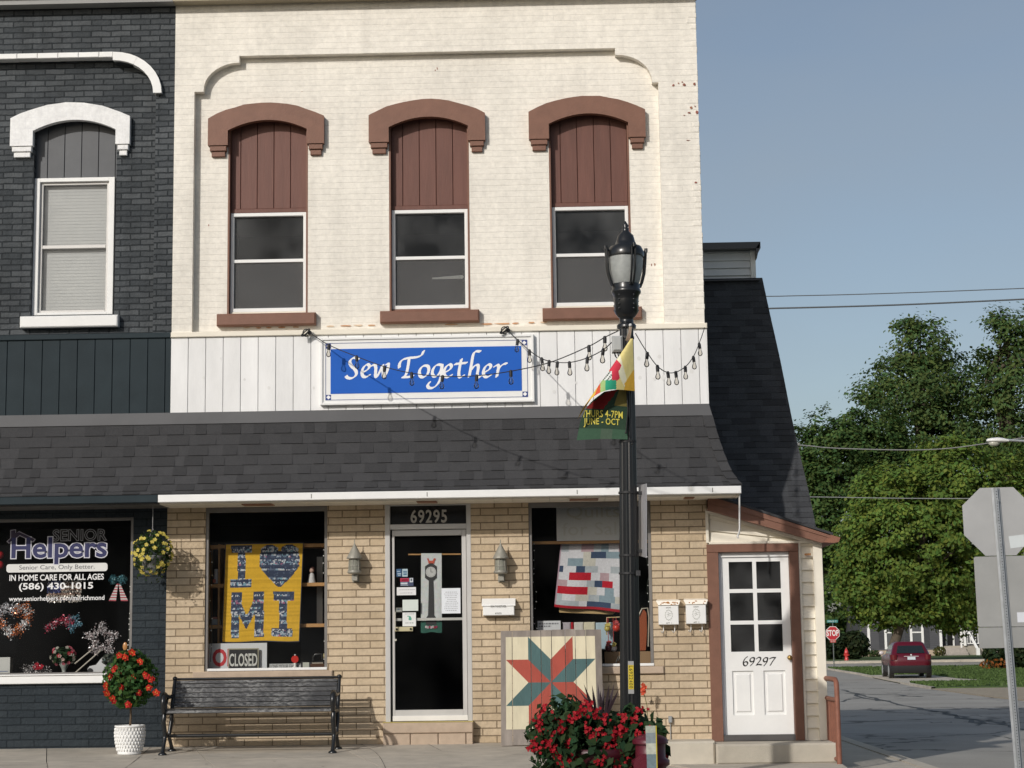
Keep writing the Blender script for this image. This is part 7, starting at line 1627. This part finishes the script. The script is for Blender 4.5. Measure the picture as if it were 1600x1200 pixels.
tree('maple_tree', 'broad bright green maple in front of the grey house, trunk just behind the red car', (1391, 1030), 92, [(1430, 840, 120, 110), (1500, 755, 90, 70), (1560, 850, 110, 100), (1368, 880, 62, 78), (1405, 935, 85, 40), (1500, 930, 90, 55), (1330, 905, 28, 40), (1480, 705, 40, 28), (1600, 770, 80, 70), (1390, 780, 60, 50), (1590, 930, 60, 50), (1375, 958, 42, 20), (1450, 950, 60, 18), (1515, 958, 45, 26)], 78000, .16, (.135, .20, .04), .33, 26, spread=.62, shell=.6)
tree('dark_tree', 'dark green tree at the left of the treeline beside the shingled roof', (1270, 1030), 128, [(1310, 730, 60, 70), (1290, 690, 34, 52), (1345, 720, 62, 62), (1270, 800, 45, 90), (1330, 820, 70, 80), (1262, 720, 28, 60), (1262, 800, 28, 90), (1325, 690, 48, 48), (1368, 668, 45, 42), (1285, 920, 50, 90), (1330, 930, 45, 70), (1385, 720, 50, 55)], 46000, .19, (.075, .128, .038), .35, spread=.65, shell=.55)
tree('tall_tree', 'tall dark tree rising highest behind the bright maple', (1440, 1020), 135, [(1440, 545, 48, 44), (1400, 580, 48, 30), (1475, 580, 50, 38), (1430, 620, 95, 50), (1370, 612, 40, 24), (1490, 640, 60, 50), (1440, 690, 95, 60), (1420, 515, 22, 18), (1455, 505, 14, 14)], 22000, .2, (.085, .135, .042), .5, 26, per=36, spread=.95, shell=.3)
tree('tall_tree', 'tall airy tree at the right edge of the photo with sky gaps', (1590, 1020), 130, [(1575, 520, 34, 36), (1605, 540, 40, 50), (1555, 570, 30, 30), (1590, 610, 60, 40), (1540, 620, 34, 24), (1570, 680, 70, 50), (1610, 700, 60, 60), (1560, 500, 14, 16)], 16000, .2, (.085, .135, .042), .45, 26, per=34, spread=.9, shell=.3)
tree('dark_tree', 'dense dark tree filling the gap behind the maple to the right', (1540, 1020), 142, [(1540, 740, 90, 70), (1470, 800, 90, 110), (1580, 820, 80, 100), (1380, 860, 90, 100), (1500, 900, 110, 70)], 18000, .22, (.065, .105, .03), .4)
def shrub(name, label, pts, Yt, n, size, green, flowers=None):
    s_ = 2840/(Yt+20); o = thing(name, label, 'shrub', (P(*pts[0][:2], Yt).x, Yt, zg(Yt)), 'shrubs across the side street'); pos = []; nr = []
    for a, b, rx, ry in pts:
        v, k = sph(n, .5); pos.append(np.array(P(a, b, Yt))+v*k*np.array((rx, rx, ry))/s_); nr.append(v+rng.normal(size=v.shape)*.6)
    pos = np.concatenate(pos); cloud('foliage', pos, np.concatenate(nr), size, greens(len(pos), green), M['leaf'], o, .6)
    mb = MB()
    for a, b, rx, ry in pts:
        c_ = P(a, b, Yt)
        for k in range(3): mb.tube([(c_.x+.1*k-.1, Yt, zg(Yt)-.1), (c_.x+.3*k-.3, Yt, c_.z)], .03, 5)
    mb.build('stem', M['bark'], o)
    if flowers:
        v, k = sph(110, .8); q = P(*flowers[:2], Yt-1.2); cloud('blossom', np.array(q)+v*k*np.array((flowers[2], 6, flowers[3]))/s_, rng.normal(size=v.shape), .10, greens(110, (.24, .085, .02)), M['petal'], o)
shrub('dark_hedge', 'dark clipped shrub with orange flowers in front, behind the stop sign post', [(1560, 1020, 24, 24), (1590, 1020, 26, 28), (1580, 1000, 26, 20)], 74, 1500, .11, (.03, .05, .02), (1556, 1038, 24, 9))
shrub('dark_hedge', 'dark undergrowth behind the red STOP sign', [(1300, 1010, 30, 24), (1335, 1008, 24, 22), (1270, 1000, 30, 34)], 104, 1500, .16, (.03, .045, .018))
shrub('foundation_shrub', 'low yellowish shrub at the house corner right of the car', [(1468, 1018, 10, 8)], 117, 300, .09, (.12, .12, .04))
shrub('foundation_shrub', 'low dark green shrub under the house windows left of the car', [(1365, 1022, 12, 7), (1340, 1022, 10, 7)], 117, 300, .09, (.05, .075, .025))

# street light, its pole, and the wires
uY = 30.0; ux = P(1700, 900, uY).x
up = thing('utility_pole', 'wooden utility pole carrying the street light arm beyond the right edge', 'utility pole', (ux, uY, zg(uY)))
MB().tube([(ux, uY, zg(uY)-.1), (ux, uY, PZ(1700, 430, uY))], [.17, .12], 12, (1.6, 1.5, 1.4)).build('pole', M['bark'], up)
MB().box(ux-1.1, ux+1.1, uY-.06, uY+.06, PZ(1700, 458, uY), PZ(1700, 450, uY), (1.5, 1.4, 1.3)).build('cross_arm', M['bark'], up)
sl_ = thing('street_light', 'white cobra head street light reaching in from the right in front of the trees', 'street light', P(1560, 690, uY))
MB().tube([P(1572, 687.5, uY), P(1600, 689, uY), P(1640, 694, uY), (ux, uY, PZ(1700, 705, uY))], .035, 8).build('arm', M['galv'], sl_)
c_ = P(1557, 688, uY); mb = MB(); v = []
for k, (px, hw, hz_) in enumerate(((1541, .03, .03), (1543, .10, .06), (1549, .15, .085), (1558, .16, .10), (1566, .12, .09), (1573, .06, .06), (1576, .045, .045))):
    q = P(px, 689, uY); v += [(q.x, uY+hw*math.cos(t), q.z+hz_*math.sin(t)*(1 if math.sin(t) > 0 else .45)) for t in np.linspace(0, 2*math.pi, 13)[:-1]]
mb.add(v, [(i*12+j, (i+1)*12+j, (i+1)*12+(j+1) % 12, i*12+(j+1) % 12) for i in range(6) for j in range(12)], (.75, .75, .73), 0, True); mb.build('head', M['gloss'], sl_)
mb = MB(); q = P(1553, 692.5, uY); mb.ball(q, .11, (.42, .42, .36), sx=1.4, sz=.8); mb.build('lens', M['gloss'], sl_)
def wire(lab, pts, r_, c_, Yw=uY): 
    o = MB().tube(catmull([tuple(P(a, b, Yw)) for a, b in pts], 8), r_, 6, c_).build('power_line', M['paint'], base=P(*pts[0], Yw)); tag(o, lab, 'wire', 'overhead wires')
wire('upper thin overhead wire crossing the open sky', [(300, 466), (1100, 463.5), (1250, 462), (1400, 458), (1600, 450.5), (1700, 446)], .014, (.10, .11, .12))
wire('lower thicker overhead wire just under the upper sky wire', [(300, 486), (1100, 483), (1220, 481.5), (1400, 476.5), (1600, 467.5), (1700, 462)], .024, (.09, .10, .11))
wire('overhead wire sagging in front of the trees to the street light', [(300, 684), (1150, 690), (1250, 695.5), (1300, 700), (1400, 703), (1470, 701.5), (1540, 693), (1700, 668)], .016, (.22, .22, .22))
wire('straight overhead wire at mid height in front of the trees', [(300, 772), (1150, 776), (1270, 776.5), (1400, 778.5), (1510, 779), (1700, 778)], .013, (.24, .25, .25))
